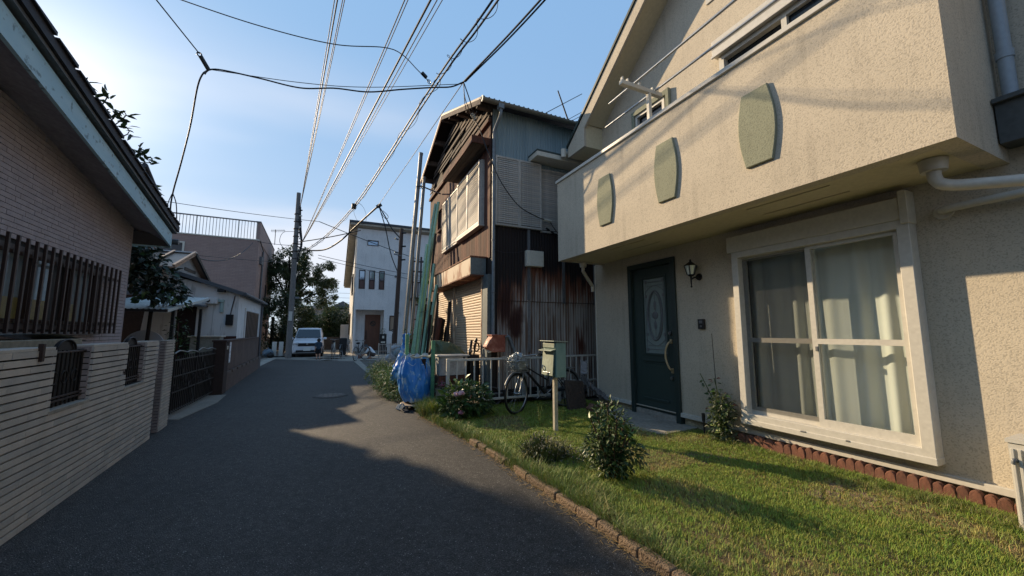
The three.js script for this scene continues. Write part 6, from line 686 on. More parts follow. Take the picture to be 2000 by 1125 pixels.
// ---------- people ----------
const skin = mat(0xb98a70, 0.6), hairM = mat(0x14100e, 0.7), hand = (x, y, z, dx, dy, dz, s) => [0, 1, 2, 3].map((i) => [x, y, z, x + dx * (0.05 + 0.006 * (i % 2)) + (i - 1.5) * 0.010 * s, y + dy * 0.05, z + dz * 0.05, 0.008, 0.006]).concat([[x, y, z, x + s * 0.026, y + dy * 0.022, z + dz * 0.02, 0.009, 0.006]]);
function blend(prims, k, cell, pad = 0.03) {            // one smooth surface round tapered capsules [ax, ay, az, bx, by, bz, ra, rb]
  const lo = [1e9, 1e9, 1e9], hi = [-1e9, -1e9, -1e9]; for (const p of prims) for (let i = 0; i < 3; i++) { const m = Math.max(p[6], p[7]) + pad; lo[i] = Math.min(lo[i], p[i] - m, p[i + 3] - m); hi[i] = Math.max(hi[i], p[i] + m, p[i + 3] + m); }
  const half = Math.max(...lo.map((a, i) => hi[i] - a)) / 2, c = lo.map((a, i) => (a + hi[i]) / 2), n = Math.min(110, Math.ceil(2 * half / cell) + 4), mc = new MarchingCubes(n, skin, false, false, 90000); mc.isolation = 0;
  for (let z = 0; z < n; z++) for (let y = 0; y < n; y++) for (let x = 0; x < n; x++) {
    const P = [x, y, z].map((q, i) => c[i] + (q - n / 2) / (n / 2) * half); let s = 0;
    for (const p of prims) { const bx = p[3] - p[0], by = p[4] - p[1], bz = p[5] - p[2], ax = P[0] - p[0], ay = P[1] - p[1], az = P[2] - p[2], t = clamp((ax * bx + ay * by + az * bz) / (bx * bx + by * by + bz * bz + 1e-9)); const d = Math.hypot(ax - bx * t, ay - by * t, az - bz * t) - lerp(p[6], p[7], t); s += Math.exp(-d / k); }
    mc.field[x + y * n + z * n * n] = k * Math.log(s + 1e-30);
  }
  mc.update(); const q = mc.count, g = new THREE.BufferGeometry(); g.setAttribute('position', new THREE.BufferAttribute(mc.positionArray.slice(0, q * 3), 3)); g.setAttribute('normal', new THREE.BufferAttribute(mc.normalArray.slice(0, q * 3), 3)); g.scale(half, half, half).translate(...c); g.setAttribute('uv', new THREE.BufferAttribute(new Float32Array(q * 2), 2)); g.computeVertexNormals(); return g;
}
{
  const b = thing('person', 'child in a grey blue shirt and dark shorts walking towards the van', 'person', [-0.63, 0, -22.4], { local: true, turn: 0.25 });
  part('body', blend([[0, 0.955, -0.01, 0, 0.995, 0.0, 0.078, 0.074], [0, 0.86, 0, 0, 0.93, 0, 0.034, 0.034], [0, 0.84, 0, 0, 0.56, 0, 0.075, 0.082], [-0.10, 0.83, 0, 0.10, 0.83, 0, 0.04, 0.04], [-0.055, 0.52, 0, -0.062, 0.28, -0.05, 0.058, 0.04], [-0.062, 0.28, -0.05, -0.065, 0.06, 0.02, 0.038, 0.025], [0.055, 0.52, 0, 0.062, 0.28, 0.02, 0.058, 0.04], [0.062, 0.28, 0.02, 0.065, 0.06, 0.09, 0.038, 0.025], [-0.065, 0.03, 0.01, -0.068, 0.025, -0.09, 0.027, 0.022], [0.065, 0.035, 0.1, 0.068, 0.025, 0.01, 0.027, 0.022], [-0.12, 0.82, 0, -0.155, 0.64, 0.02, 0.033, 0.026], [-0.155, 0.64, 0.02, -0.15, 0.49, -0.05, 0.025, 0.018], [0.12, 0.82, 0, 0.155, 0.64, -0.01, 0.033, 0.026], [0.155, 0.64, -0.01, 0.16, 0.49, -0.06, 0.025, 0.018], [0, 0.965, -0.08, 0, 0.96, -0.092, 0.012, 0.01], [-0.076, 0.965, 0, -0.082, 0.965, 0, 0.015, 0.012], [0.076, 0.965, 0, 0.082, 0.965, 0, 0.015, 0.012], ...hand(-0.15, 0.475, -0.055, 0, -1, -0.2, 1), ...hand(0.16, 0.475, -0.065, 0, -1, -0.2, -1)], 0.010, 0.012), skin, b, { uv: true });
  part('shirt', blend([[0, 0.83, 0, 0, 0.56, 0, 0.092, 0.105], [-0.10, 0.83, 0, 0.10, 0.83, 0, 0.05, 0.05], [-0.12, 0.82, 0, -0.148, 0.68, 0.015, 0.048, 0.046], [0.12, 0.82, 0, 0.148, 0.68, -0.008, 0.048, 0.046]], 0.012, 0.013), mat(0x3d5164, 0.9, 0, { map: dirt }), b, { uv: true }); part('shorts', blend([[-0.03, 0.54, 0, 0.03, 0.54, 0, 0.092, 0.092], [-0.058, 0.5, 0, -0.063, 0.34, -0.036, 0.074, 0.07], [0.058, 0.5, 0, 0.063, 0.34, 0.012, 0.074, 0.07]], 0.010, 0.013), mat(0x16171b, 0.9), b, { uv: true }); part('hair', blend([[0, 1.0, 0.012, 0, 1.005, 0.0, 0.086, 0.08], [0, 0.95, 0.045, 0, 0.97, 0.03, 0.06, 0.06]], 0.012, 0.011), hairM, b, { uv: true }); parts('shoe', [[-0.066, 0.02, -0.03], [0.066, 0.02, 0.06]].map(([x, y, z]) => rbox(0.066, 0.05, 0.17, 0.02, x, y + 0.008, z)), M.blackMetal, b);
  const p = thing('person', 'crouching person in a white shirt washing by the porch of the white house', 'person', [1.95, 0, -22.2], { local: true, turn: 1.35 });
  part('body', blend([[0, 0.60, -0.30, 0, 0.64, -0.32, 0.085, 0.085], [0, 0.53, -0.2, 0, 0.57, -0.26, 0.05, 0.05], [0, 0.48, -0.12, 0, 0.22, 0.08, 0.11, 0.12], [-0.16, 0.48, -0.13, 0.16, 0.48, -0.13, 0.055, 0.055], [-0.09, 0.2, 0.08, -0.17, 0.42, -0.28, 0.085, 0.06], [-0.17, 0.42, -0.28, -0.15, 0.06, -0.06, 0.055, 0.038], [0.09, 0.2, 0.08, 0.17, 0.42, -0.28, 0.085, 0.06], [0.17, 0.42, -0.28, 0.15, 0.06, -0.06, 0.055, 0.038], [-0.15, 0.04, -0.05, -0.15, 0.03, -0.2, 0.036, 0.03], [0.15, 0.04, -0.05, 0.15, 0.03, -0.2, 0.036, 0.03], [-0.19, 0.47, -0.13, -0.24, 0.28, -0.3, 0.045, 0.036], [-0.24, 0.28, -0.3, -0.1, 0.14, -0.46, 0.034, 0.026], [0.19, 0.47, -0.13, 0.24, 0.28, -0.3, 0.045, 0.036], [0.24, 0.28, -0.3, 0.1, 0.14, -0.46, 0.034, 0.026], [0, 0.60, -0.39, 0, 0.595, -0.405, 0.016, 0.013], ...hand(-0.09, 0.12, -0.47, 0, -0.8, -0.6, 1), ...hand(0.09, 0.12, -0.47, 0, -0.8, -0.6, -1)], 0.012, 0.015), skin, p, { uv: true });
  part('shirt', blend([[0, 0.49, -0.12, 0, 0.26, 0.06, 0.125, 0.135], [-0.16, 0.48, -0.13, 0.16, 0.48, -0.13, 0.068, 0.068], [-0.19, 0.47, -0.13, -0.235, 0.31, -0.27, 0.058, 0.055], [0.19, 0.47, -0.13, 0.235, 0.31, -0.27, 0.058, 0.055]], 0.014, 0.016), mat(0xcfcfcf, 0.9), p, { uv: true }); part('trousers', blend([[-0.09, 0.2, 0.08, -0.17, 0.42, -0.28, 0.098, 0.074], [0.09, 0.2, 0.08, 0.17, 0.42, -0.28, 0.098, 0.074], [-0.17, 0.42, -0.28, -0.155, 0.14, -0.11, 0.07, 0.055], [0.17, 0.42, -0.28, 0.155, 0.14, -0.11, 0.07, 0.055], [-0.06, 0.2, 0.1, 0.06, 0.2, 0.1, 0.11, 0.11]], 0.012, 0.016), mat(0x4a3c36, 0.9), p, { uv: true }); part('hair', blend([[0, 0.655, -0.30, 0, 0.66, -0.31, 0.094, 0.09], [0, 0.56, -0.24, 0, 0.62, -0.26, 0.06, 0.08]], 0.012, 0.012), hairM, p, { uv: true }); part('bucket', new THREE.CylinderGeometry(0.14, 0.11, 0.22, 16, 1, true).translate(0, 0.11, -0.58), mat(0x7d5a52, 0.6), p);
}
// ---------- bicycles ----------
function bicycle(name, label, x, z, turn, o = {}) {     // local x is forward
  const R = o.R ?? 0.33, b = thing(name, label, 'bicycle', [x, o.y ?? 0, z], { local: true, turn }), fr = o.frame ?? M.blackMetal, steer = o.steer ?? 0;
  const sx = 0.40, S = (g) => g.translate(-sx, 0, 0).rotateY(steer).translate(sx, 0, 0);
  const wheel = (hx0, s) => { const f = s ? S : (g) => g; const w = part('wheel', f(new THREE.TorusGeometry(R - 0.012, 0.018, 8, 40).translate(hx0, R, 0)), M.black, b); part('rim', f(new THREE.TorusGeometry(R - 0.036, 0.011, 6, 40).translate(hx0, R, 0)), M.steel, w); part('spokes', Array.from({ length: 24 }, (_, i) => { const a = i / 24 * 6.283; return f(rod([hx0 + Math.cos(a + 0.25) * 0.02, R + Math.sin(a + 0.25) * 0.02, i % 2 ? 0.022 : -0.022], [hx0 + Math.cos(a) * (R - 0.04), R + Math.sin(a) * (R - 0.04), 0], 0.0016, 0.0016, 4)); }), M.steel, w, { kind: 'stuff' }); part('hub', f(rod([hx0, R, -0.04], [hx0, R, 0.04], 0.022, 0.022, 10)), M.steel, w); };
  wheel(0.56, true); wheel(-0.54, false);
  const guard = (hx0, a0, a1, s) => { const pts = []; for (let i = 0; i <= 16; i++) { const a = lerp(a0, a1, i / 16); pts.push([hx0 + Math.cos(a) * (R + 0.022), R + Math.sin(a) * (R + 0.022), 0]); } let g = tube(pts, 0.018, 34, 6); g.scale(1, 1, 1.3); return s ? S(g) : g; };
  part('mudguard', guard(0.56, 0.5, 2.5, true), o.guard ?? M.greyMetal, b); part('mudguard', guard(-0.54, 0.25, 2.7, false), o.guard ?? M.greyMetal, b);
  part('frame', [rod([0.36, 0.74, 0], [-0.08, 0.29, 0], 0.021, 0.024, 10), rod([-0.08, 0.29, 0], [-0.22, 0.78, 0], 0.017, 0.017, 10), rod([0.35, 0.78, 0], [-0.16, 0.50, 0], 0.013, 0.013, 8), rod([0.345, 0.86, 0], [0.40, 0.66, 0], 0.021, 0.021, 10), ...[-1, 1].flatMap((s) => [rod([-0.09, 0.29, s * 0.02], [-0.54, R, s * 0.05], 0.010, 0.009, 8), rod([-0.20, 0.72, s * 0.015], [-0.54, R, s * 0.05], 0.008, 0.008, 8)])], fr, b);
  part('fork', [...[-1, 1].map((s) => S(tube([[0.40, 0.68, s * 0.03], [0.45, 0.55, s * 0.045], [0.56, R, s * 0.05]], 0.011, 12, 8))), S(rod([0.40, 0.67, -0.04], [0.40, 0.67, 0.04], 0.014, 0.014, 8))], M.steel, b);
  part('handlebar', [S(rod([0.345, 0.84, 0], [0.33, 0.95, 0], 0.013, 0.013, 8)), S(tube([[0.16, 0.97, 0.26], [0.28, 0.98, 0.24], [0.36, 0.96, 0.10], [0.365, 0.955, 0], [0.36, 0.96, -0.10], [0.28, 0.98, -0.24], [0.16, 0.97, -0.26]], 0.011, 40, 8))], M.steel, b); for (const s of [-1, 1]) { part('grip', S(rod([0.13, 0.968, s * 0.262], [0.26, 0.978, s * 0.245], 0.018, 0.018, 8)), M.black, b); part('brake_lever', S(rod([0.31, 0.955, s * 0.23], [0.20, 0.935, s * 0.27], 0.006, 0.006, 6)), M.steel, b); }
  part('saddle', [new THREE.SphereGeometry(0.13, 14, 8).scale(1, 0.42, 0.72).translate(-0.27, 0.85, 0), new THREE.SphereGeometry(0.07, 10, 8).scale(1.6, 0.5, 0.5).translate(-0.13, 0.85, 0)], M.black, b); part('seat_post', rod([-0.215, 0.74, 0], [-0.245, 0.83, 0], 0.013, 0.013, 8), M.steel, b);
  part('crank', [new THREE.TorusGeometry(0.085, 0.008, 6, 24).translate(-0.08, 0.29, 0.045), rod([-0.08, 0.29, 0.06], [0.05, 0.20, 0.06], 0.009), rod([-0.08, 0.29, -0.06], [-0.21, 0.38, -0.06], 0.009)], M.steel, b); for (const [px, py, s] of [[0.05, 0.2, 1], [-0.21, 0.38, -1]]) part('pedal', rbox(0.09, 0.022, 0.07, 0.006, px, py, s * 0.105), M.black, b); part('chain_case', rbox(0.50, 0.075, 0.02, 0.008, -0.31, 0.315, 0.05, 0, 0, -0.04), o.guard ?? M.greyMetal, b); part('kick_stand', [rod([-0.54, 0.3, 0.06], [-0.62, 0.01, 0.13], 0.009), rod([-0.54, 0.3, -0.06], [-0.62, 0.01, -0.13], 0.009)], M.steel, b); part('carrier', [...[-0.05, 0, 0.05].map((q) => rod([-0.26, 0.70, q], [-0.72, 0.71, q], 0.006, 0.006, 6)), rod([-0.72, 0.71, -0.06], [-0.72, 0.71, 0.06], 0.006), ...[-1, 1].map((s) => rod([-0.54, R, s * 0.06], [-0.6, 0.7, s * 0.055], 0.006, 0.006, 6))], M.steel, b);
  if (o.basket) { const g = [], y0 = 0.70, y1 = 0.95, q = (u, y) => { const k = lerp(0.8, 1, (y - y0) / (y1 - y0)), w = 0.15 * k, d = 0.19 * k, m = mod(u, 1) * 4, s = Math.floor(m), t = m - s; return [[0.56 - w + 2 * w * t, y, -d], [0.56 + w, y, -d + 2 * d * t], [0.56 + w - 2 * w * t, y, d], [0.56 - w, y, d - 2 * d * t]][s]; }; for (let i = 0; i < 44; i++) g.push(S(rod(q(i / 44, y0), q(i / 44, y1), 0.002, 0.002, 4))); for (let j = 0; j < 9; j++) for (let i = 0; i < 4; i++) { const y = lerp(y0, y1, j / 8); g.push(S(rod(q(i / 4 + 0.0001, y), q((i + 0.9999) / 4, y), j % 8 ? 0.002 : 0.004, j % 8 ? 0.002 : 0.004, 4))); } for (let i = 0; i < 8; i++) g.push(S(rod([0.44 + i * 0.034, y0, -0.15], [0.44 + i * 0.034, y0, 0.15], 0.002, 0.002, 4))); part('basket', g, M.steel, b); }
  return b;
}
bicycle('city_bicycle', 'black city bicycle with a front basket standing before the white railing', 3.37, -6.05, Math.PI + 0.10, { steer: 0.42, basket: true, R: 0.335, y: 0.04 });
{ const w = thing('plastic_bag', 'clear crumpled plastic sheet stuffed in the bicycle basket', 'plastic bag', [2.85, 0.75, -5.95]); const pm = new THREE.MeshPhysicalMaterial({ color: 0xbcc6cc, roughness: 0.25, transmission: 0.6, thickness: 0, side: THREE.DoubleSide }); part('sheet', surf(34, 24, (u, v) => { const a = u * 6.283, q = v * Math.PI, k = Math.sin(q) * (0.9 + 1.5 * noise3(Math.cos(a) * 9, v * 12, Math.sin(a) * 9, 3)); return [2.87 + 0.16 * k * Math.cos(a), 0.90 - 0.14 * Math.cos(q) + 0.10 * noise3(a * 2, v * 9, 2, 9), -5.98 + 0.16 * k * Math.sin(a)]; }), pm, w); part('sheet', surf(20, 24, (u, v) => [3.10 + 0.13 * (u - 0.5) + 0.03 * noise3(u * 9, v * 9, 3, 7), 0.92 - 0.62 * v, -6.22 + 0.05 * Math.sin(u * 8 + v * 3) + 0.04 * noise3(u * 9, v * 9, 6, 8)]), pm, w); }
bicycle('dark_bicycle', 'dark bicycle parked on the concrete before the brown door', 1.28, -20.9, 1.15, { steer: -0.5 });
bicycle('covered_bicycle', 'bicycle with a black covered child seat beside the far white house corner', 0.62, -24.3, 1.3, { basket: true });
{ const c = thing('child_seat_cover', 'black boxy rain cover over the child seat of the far bicycle', 'seat cover', [0.6, 0.7, -24.0]); part('cover', rbox(0.40, 0.62, 0.40, 0.06, 0.56, 0.76, -23.95), M.black, c); part('skirt', rbox(0.30, 0.42, 0.34, 0.05, 0.58, 0.32, -23.98), M.black, c); }
bicycle('white_bicycle', 'pale bicycle parked behind the covered one by the far white house', 0.1, -25.4, 1.45, { frame: M.offWhite });

// ---------- overhead wires ----------
const sag = (a, b, s, n = 10) => Array.from({ length: n + 1 }, (_, i) => { const t = i / n; return [lerp(a[0], b[0], t), lerp(a[1], b[1], t) - s * 4 * t * (1 - t), lerp(a[2], b[2], t)]; });
const ext = (a, b, k) => a.map((q, i) => q + (b[i] - q) * k);
const wire = (name, label, pts, r, o = {}) => solo(name, [tube(pts, r * 0.85, o.seg ?? 60, 5), ...(o.more ?? [])], o.m ?? M.cable, label, 'cable', { group: o.group });
{
  const A0 = [-2.0, 8.5, -23.9], GA = 'power lines high over the lane', GB = 'communication lines over the right side of the lane';
  [[-0.33, 8.6], [-0.28, 8.62], [-0.19, 8.6], [-0.15, 8.64]].forEach(([x, y], i) => wire('power_line', ['leftmost of the steep power lines from the far pole', 'second of the steep power lines from the far pole', 'third of the steep power lines from the far pole', 'rightmost of the steep power lines from the far pole'][i], [...sag([A0[0] + 0.02 * i, 8.25 + 0.14 * i, A0[2]], ext(A0, [x, y, -8.5], 2.3), 0.1)], i === 1 ? 0.019 : 0.012, { group: GA, m: M.cableGrey }));
  const B0 = [-1.79, 6.45, -23.9]; [[0.78, 6.8, -5.93, 0.012], [0.83, 6.82, -5.9, 0.010], [1.15, 6.8, -5.76, 0.022], [1.24, 6.8, -5.72, 0.011], [1.32, 6.82, -5.7, 0.009]].forEach(([x, y, z, r], i) => wire('overhead_line', ['thin pair line left of the main overhead line', 'second thin line left of the main overhead line', 'thick main line rising from the far pole', 'thin line just right of the thick main line', 'outermost thin line right of the thick main line'][i], sag([B0[0] + 0.02 * i, 6.38 + 0.03 * i, B0[2]], ext(B0, [x, y, z], 1.7), 0.06), r, { group: GB, m: M.cableGrey }));
  const C = [[-1.52, 5.98, -23.9], [-0.46, 6.16, -20.4], [0.62, 6.2, -14.66], [1.54, 6.2, -7.0], [1.88, 6.2, -4.72], [2.5, 6.25, 0], [3.2, 6.4, 5]], cc = new THREE.CatmullRomCurve3(C.map(V)); const hel = []; for (let i = 0; i <= 900; i++) { const t = i / 900 * 0.93, p = cc.getPoint(t), a = i / 900 * 150, rr = 0.075 + 0.03 * Math.sin(i * 0.13); hel.push([p.x + rr * Math.cos(a), p.y - 0.05 + rr * Math.sin(a), p.z]); }
  wire('bundle_line', 'trunk cable slung under a spiral hanger over the lane', C, 0.02, { seg: 120, m: M.cable, more: [tube(C.map(([x, y, z]) => [x + 0.03, y - 0.07, z]), 0.016, 120, 5)] }); wire('spiral_hanger', 'loose spiral wire wound round the trunk cable', hel, 0.006, { seg: 1400, m: M.cableGrey });
  const D = [[1.45, 6.5, -16], [1.40, 6.28, -14.9], [1.75, 6.22, -10.5], [2.06, 6.2, -6.67]], D2 = [[2.06, 6.2, -6.67], [2.51, 6.2, -4.43], [3.3, 6.3, 0], [4.0, 6.4, 4]];
  wire('service_line', 'thin line from the timber house gable to the white house', D, 0.010); wire('service_cable', 'thick cable rising over the cream house roof, right of the lane', D2, 0.019); wire('service_cable', 'second cable twisted beside the thick one over the cream house', D2.map(([x, y, z], i) => [x + 0.03, y - 0.04 * (i % 2), z + 0.02]), 0.016);
  const N = [-2.32, 6.2, -8.3];
  wire('cross_cable', 'black cable crossing the lane from the left bend to the trunk cable', [[-2.36, 6.1, -8.32], [-2.30, 6.19, -8.3], [-2.1, 6.23, -8.27], [-1.5, 6.17, -8.15], [-0.8, 6.08, -8.0], [-0.2, 6.12, -7.8], [0.4, 6.06, -7.55], [1.0, 6.1, -7.25], [1.54, 6.14, -7.0], [1.85, 6.12, -6.8], [2.06, 6.2, -6.67]], 0.017, { seg: 90 }); wire('messenger_wire', 'thin messenger wire along the cross cable', [N, [-0.8, 6.16, -7.95], [0.4, 6.13, -7.5], [2.04, 6.16, -6.68]], 0.008);
  wire('drop_cable', 'cable dropping from the bend to the left house eave', [[-2.30, 6.19, -8.3], [-2.40, 6.12, -8.36], [-2.50, 5.9, -8.5], [-2.68, 5.35, -8.95], [-2.9, 4.75, -9.4], [-3.1, 4.22, -9.78], [-3.13, 3.85, -9.85], [-3.05, 3.62, -9.8]], 0.017, { seg: 60, more: [tube([[-3.1, 4.22, -9.78], [-3.02, 4.0, -9.75], [-3.0, 3.7, -9.8]], 0.010, 16, 5), tube([[-3.12, 4.2, -9.8], [-3.2, 4.0, -9.9], [-3.18, 3.72, -9.88]], 0.008, 16, 5)] });
  const cl = thing('cable_clamp', 'dark strain clamp at the bend of the cable over the left side', 'clamp', N); part('clamp_body', bar([-2.30, 6.185, -8.3], [-2.41, 6.355, -8.18], 0.055, 0.045), M.blackMetal, cl); part('shackle', xf(new THREE.TorusGeometry(0.035, 0.012, 6, 14), -2.42, 6.37, -8.17, 0, 0.6, 0), M.blackMetal, cl);
  wire('stay_wire', 'taut wire from the strain clamp up out of the picture', [[-2.42, 6.38, -8.16], ext([-2.42, 6.38, -8.16], [-2.72, 6.5, -7.2], 1.0), ext([-2.42, 6.38, -8.16], [-2.72, 6.5, -7.2], 6)], 0.012);
  wire('loop_cable', 'cable curving across the sky from the upper left to the trunk cable', [[-4.4, 7.1, -7.6], [-2.36, 6.5, -7.04], [-1.2, 6.3, -6.85], [-0.2, 6.28, -6.75], [0.58, 6.42, -6.66], [0.9, 6.42, -6.7], [1.2, 6.32, -6.85], [1.5, 6.2, -6.98]], 0.010, { seg: 80 });
  const cs = thing('splice_case', 'small dark splice case near the cable junction', 'splice case', [1.36, 6.28, -6.9]); part('case', bar([1.30, 6.30, -6.88], [1.40, 6.26, -6.93], 0.05, 0.05), M.blackMetal, cs); part('tie', xf(new THREE.TorusGeometry(0.04, 0.008, 5, 14), 1.46, 6.22, -6.97, 0, 0.4, 0), M.steel, cs);
  const s2 = thing('cable_splice', 'dark splice box on the spiral trunk cable', 'splice case', [0.5, 6.15, -15.4]); part('case', rbox(0.16, 0.16, 0.3, 0.03, 0.5, 6.16, -15.4), M.blackMetal, s2); part('loop', xf(new THREE.TorusGeometry(0.34, 0.008, 5, 26).scale(0.6, 1.2, 1), 0.72, 5.85, -15.2, 0, 0, 0.3), M.cable, s2);
  wire('droop_cable', 'thick black cable drooping from the far pole to the pole splice', [[-1.98, 6.1, -23.9], [-1.5, 5.86, -23.5], [-0.6, 5.72, -22.2], [0.1, 5.85, -20.4], [0.7, 6.12, -18.3], [1.2, 6.35, -16.6], [1.45, 6.5, -16]], 0.045, { seg: 60 });
  const pt = [[2.38, 5.35, -16]]; wire('pole_drop', 'cable dropping from the splice to the wooden pole', [[1.45, 6.5, -16], [1.7, 6.1, -16], [2.0, 5.6, -16], [2.38, 5.2, -16]], 0.03); wire('pole_drop', 'second cable dropping behind the splice to the white house', [[1.45, 6.5, -16], [1.75, 5.7, -16.2], [2.05, 4.6, -16.4], [2.4, 3.7, -16.3]], 0.025, { more: [tube([[1.45, 6.45, -16], [1.6, 6.1, -15.9], [1.75, 5.95, -15.9], [1.82, 6.1, -15.95], [1.62, 6.32, -16]], 0.012, 24, 5)] });
  const sp = thing('pole_splice', 'cable splice hung between the far poles', 'splice case', [1.45, 6.5, -16]); part('case', bar([1.38, 6.45, -16.05], [1.54, 6.55, -15.95], 0.1), M.blackMetal, sp); part('clamp', xf(new THREE.TorusGeometry(0.06, 0.015, 6, 12), 1.45, 6.5, -16), M.darkMetal, sp);
  const hz = (lab, a, b, s, r = 0.016) => wire('cross_line', lab, sag(a, b, s), r, { m: M.cable });
  hz('line from the far left across to the far pole lines', [-9.5, 6.9, -19.5], [-0.85, 6.75, -20.5], 0.12, 0.014); hz('line from the far lines down across the white house', [-0.85, 6.75, -20.5], [6.8, 5.75, -25.5], 0.1, 0.022); hz('upper line from the far pole to the brown tiled house', [-2.1, 6.15, -23.9], [-4.05, 6.42, -25.0], 0.05, 0.016); hz('lower line from the far pole to the brown tiled house', [-2.1, 5.2, -23.9], [-4.2, 3.82, -15.0], 0.05, 0.012);
  hz('upper of the two lines before the white house windows', [-0.9, 5.45, -22.5], [6.5, 4.8, -24.5], 0.1); hz('lower of the two lines before the white house windows', [-0.9, 5.3, -22.5], [6.5, 4.45, -24.5], 0.1); hz('short line from the far pole toward the loose tree', [-2.0, 6.35, -23.9], [1.0, 6.4, -20.0], 0.05, 0.03); hz('slack cable from the brown tiled house to the white cottage gable', [-4.25, 6.3, -24.9], [-4.15, 3.78, -15.0], 0.5, 0.022);
  for (let i = 0; i < 5; i++) wire('distant_line', ['topmost', 'second from top', 'middle', 'second from bottom', 'lowest'][i] + ' of the distant lines between the trees and the white house', sag([-6, 6.5 + i * -0.62, -55], [6, 6.55 + i * -0.62, -55], 0.05), 0.02, { group: 'distant wires', m: M.cableGrey });
  wire('house_drop', 'cable running from the timber house gable down to the louvred side wall', [[2.06, 6.2, -6.67], [2.3, 6.0, -6.95], [2.45, 5.82, -7.15], [2.52, 5.5, -7.0], [2.66, 4.95, -6.85], [2.9, 4.4, -6.8], [3.3, 3.95, -6.8], [3.75, 3.78, -6.83], [3.98, 3.74, -6.85]], 0.013, { seg: 60 }); wire('house_drop', 'loose tail cable from the overhead node to the timber house insulator', [[2.06, 6.18, -6.67], [2.2, 5.85, -6.95], [2.4, 5.78, -7.12], [2.5, 5.95, -7.1]], 0.010, { more: [tube([[2.06, 6.18, -6.67], [2.14, 5.95, -6.8], [2.38, 5.84, -7.12]], 0.008, 20, 5)] });
  const ins = thing('insulator_block', 'ribbed white insulator under the timber house verge', 'insulator', [2.44, 5.83, -7.15]); for (let i = 0; i < 4; i++) part('disc', rod([2.40 + i * 0.022, 5.89 - i * 0.03, -7.15], [2.412 + i * 0.022, 5.874 - i * 0.03, -7.15], 0.045, 0.045, 12), M.offWhite, ins); part('hook', rod([2.38, 5.92, -7.15], [2.5, 5.76, -7.15], 0.01), M.darkMetal, ins);
  const jb = thing('cable_joint', 'cluster of small cable joints and loops on the louvred side wall', 'cable joint', [4.0, 3.7, -6.86]); part('joint', rod([3.92, 3.75, -6.86], [4.10, 3.74, -6.86], 0.03, 0.03, 10), M.offWhite, jb); for (let i = 0; i < 4; i++) part('loop', tube([[4.08, 3.73 - 0.01 * i, -6.86], [4.16 + 0.03 * i, 3.6 - 0.03 * i, -6.86], [4.28, 3.48, -6.85], [4.38 + 0.01 * i, 3.55, -6.86], [4.42, 3.75 + 0.03 * i, -6.86]], 0.007, 22, 5), M.cableGrey, jb); parts('joint', [[3.98, 3.58], [4.10, 3.52], [4.2, 3.48]].map(([x, y]) => bar([x, y, -6.87], [x + 0.08, y - 0.05, -6.87], 0.03)), M.blackMetal, jb);
  wire('wall_lead', 'thin lead across the rusty wall from the corner pipe', [[2.81, 3.02, -6.9], [3.0, 2.98, -6.9], [3.3, 3.0, -6.9], [3.5, 3.06, -6.9]], 0.007);
}
// ---------- plants near the camera ----------
function leafGeo(l, w, fold = 0.25, curl = 0.15) { const p = [[0, 0, 0], [0.3 * l, 0.42 * w, fold * w], [0.65 * l, 0.36 * w, fold * w * 0.8 - curl * l * 0.3], [l, 0, -curl * l], [0.65 * l, -0.36 * w, fold * w * 0.8 - curl * l * 0.3], [0.3 * l, -0.42 * w, fold * w], [0.32 * l, 0, 0], [0.66 * l, 0, -curl * l * 0.35]].map(([x, z, y]) => [x, y, z]); const t = [0, 1, 6, 1, 2, 7, 1, 7, 6, 2, 3, 7, 3, 4, 7, 4, 5, 6, 4, 6, 7, 5, 0, 6]; const g = new THREE.BufferGeometry(); g.setAttribute('position', new THREE.Float32BufferAttribute(p.flat(), 3)); g.setIndex(t); g.setAttribute('uv', new THREE.Float32BufferAttribute(p.flatMap((q) => [q[0] / l, q[2] / w]), 2)); g.computeVertexNormals(); return g; }
const glossy = (c, rough = 0.46, tr = 0.10) => new THREE.MeshPhysicalMaterial({ color: c, roughness: rough, transmission: tr, thickness: 0, side: THREE.DoubleSide });
const up = new THREE.Vector3(0, 1, 0);
function leafOn(parent, geo, m, p, dir, s, r) { const b = piece('leaf', geo, m, parent, ...p); const d = V(dir).normalize(), q = new THREE.Quaternion().setFromUnitVectors(new THREE.Vector3(1, 0, 0), d); q.premultiply(new THREE.Quaternion().setFromAxisAngle(d, (r() - 0.5) * 1.6)); b.quaternion.copy(q); b.scale.setScalar(s); return b; }
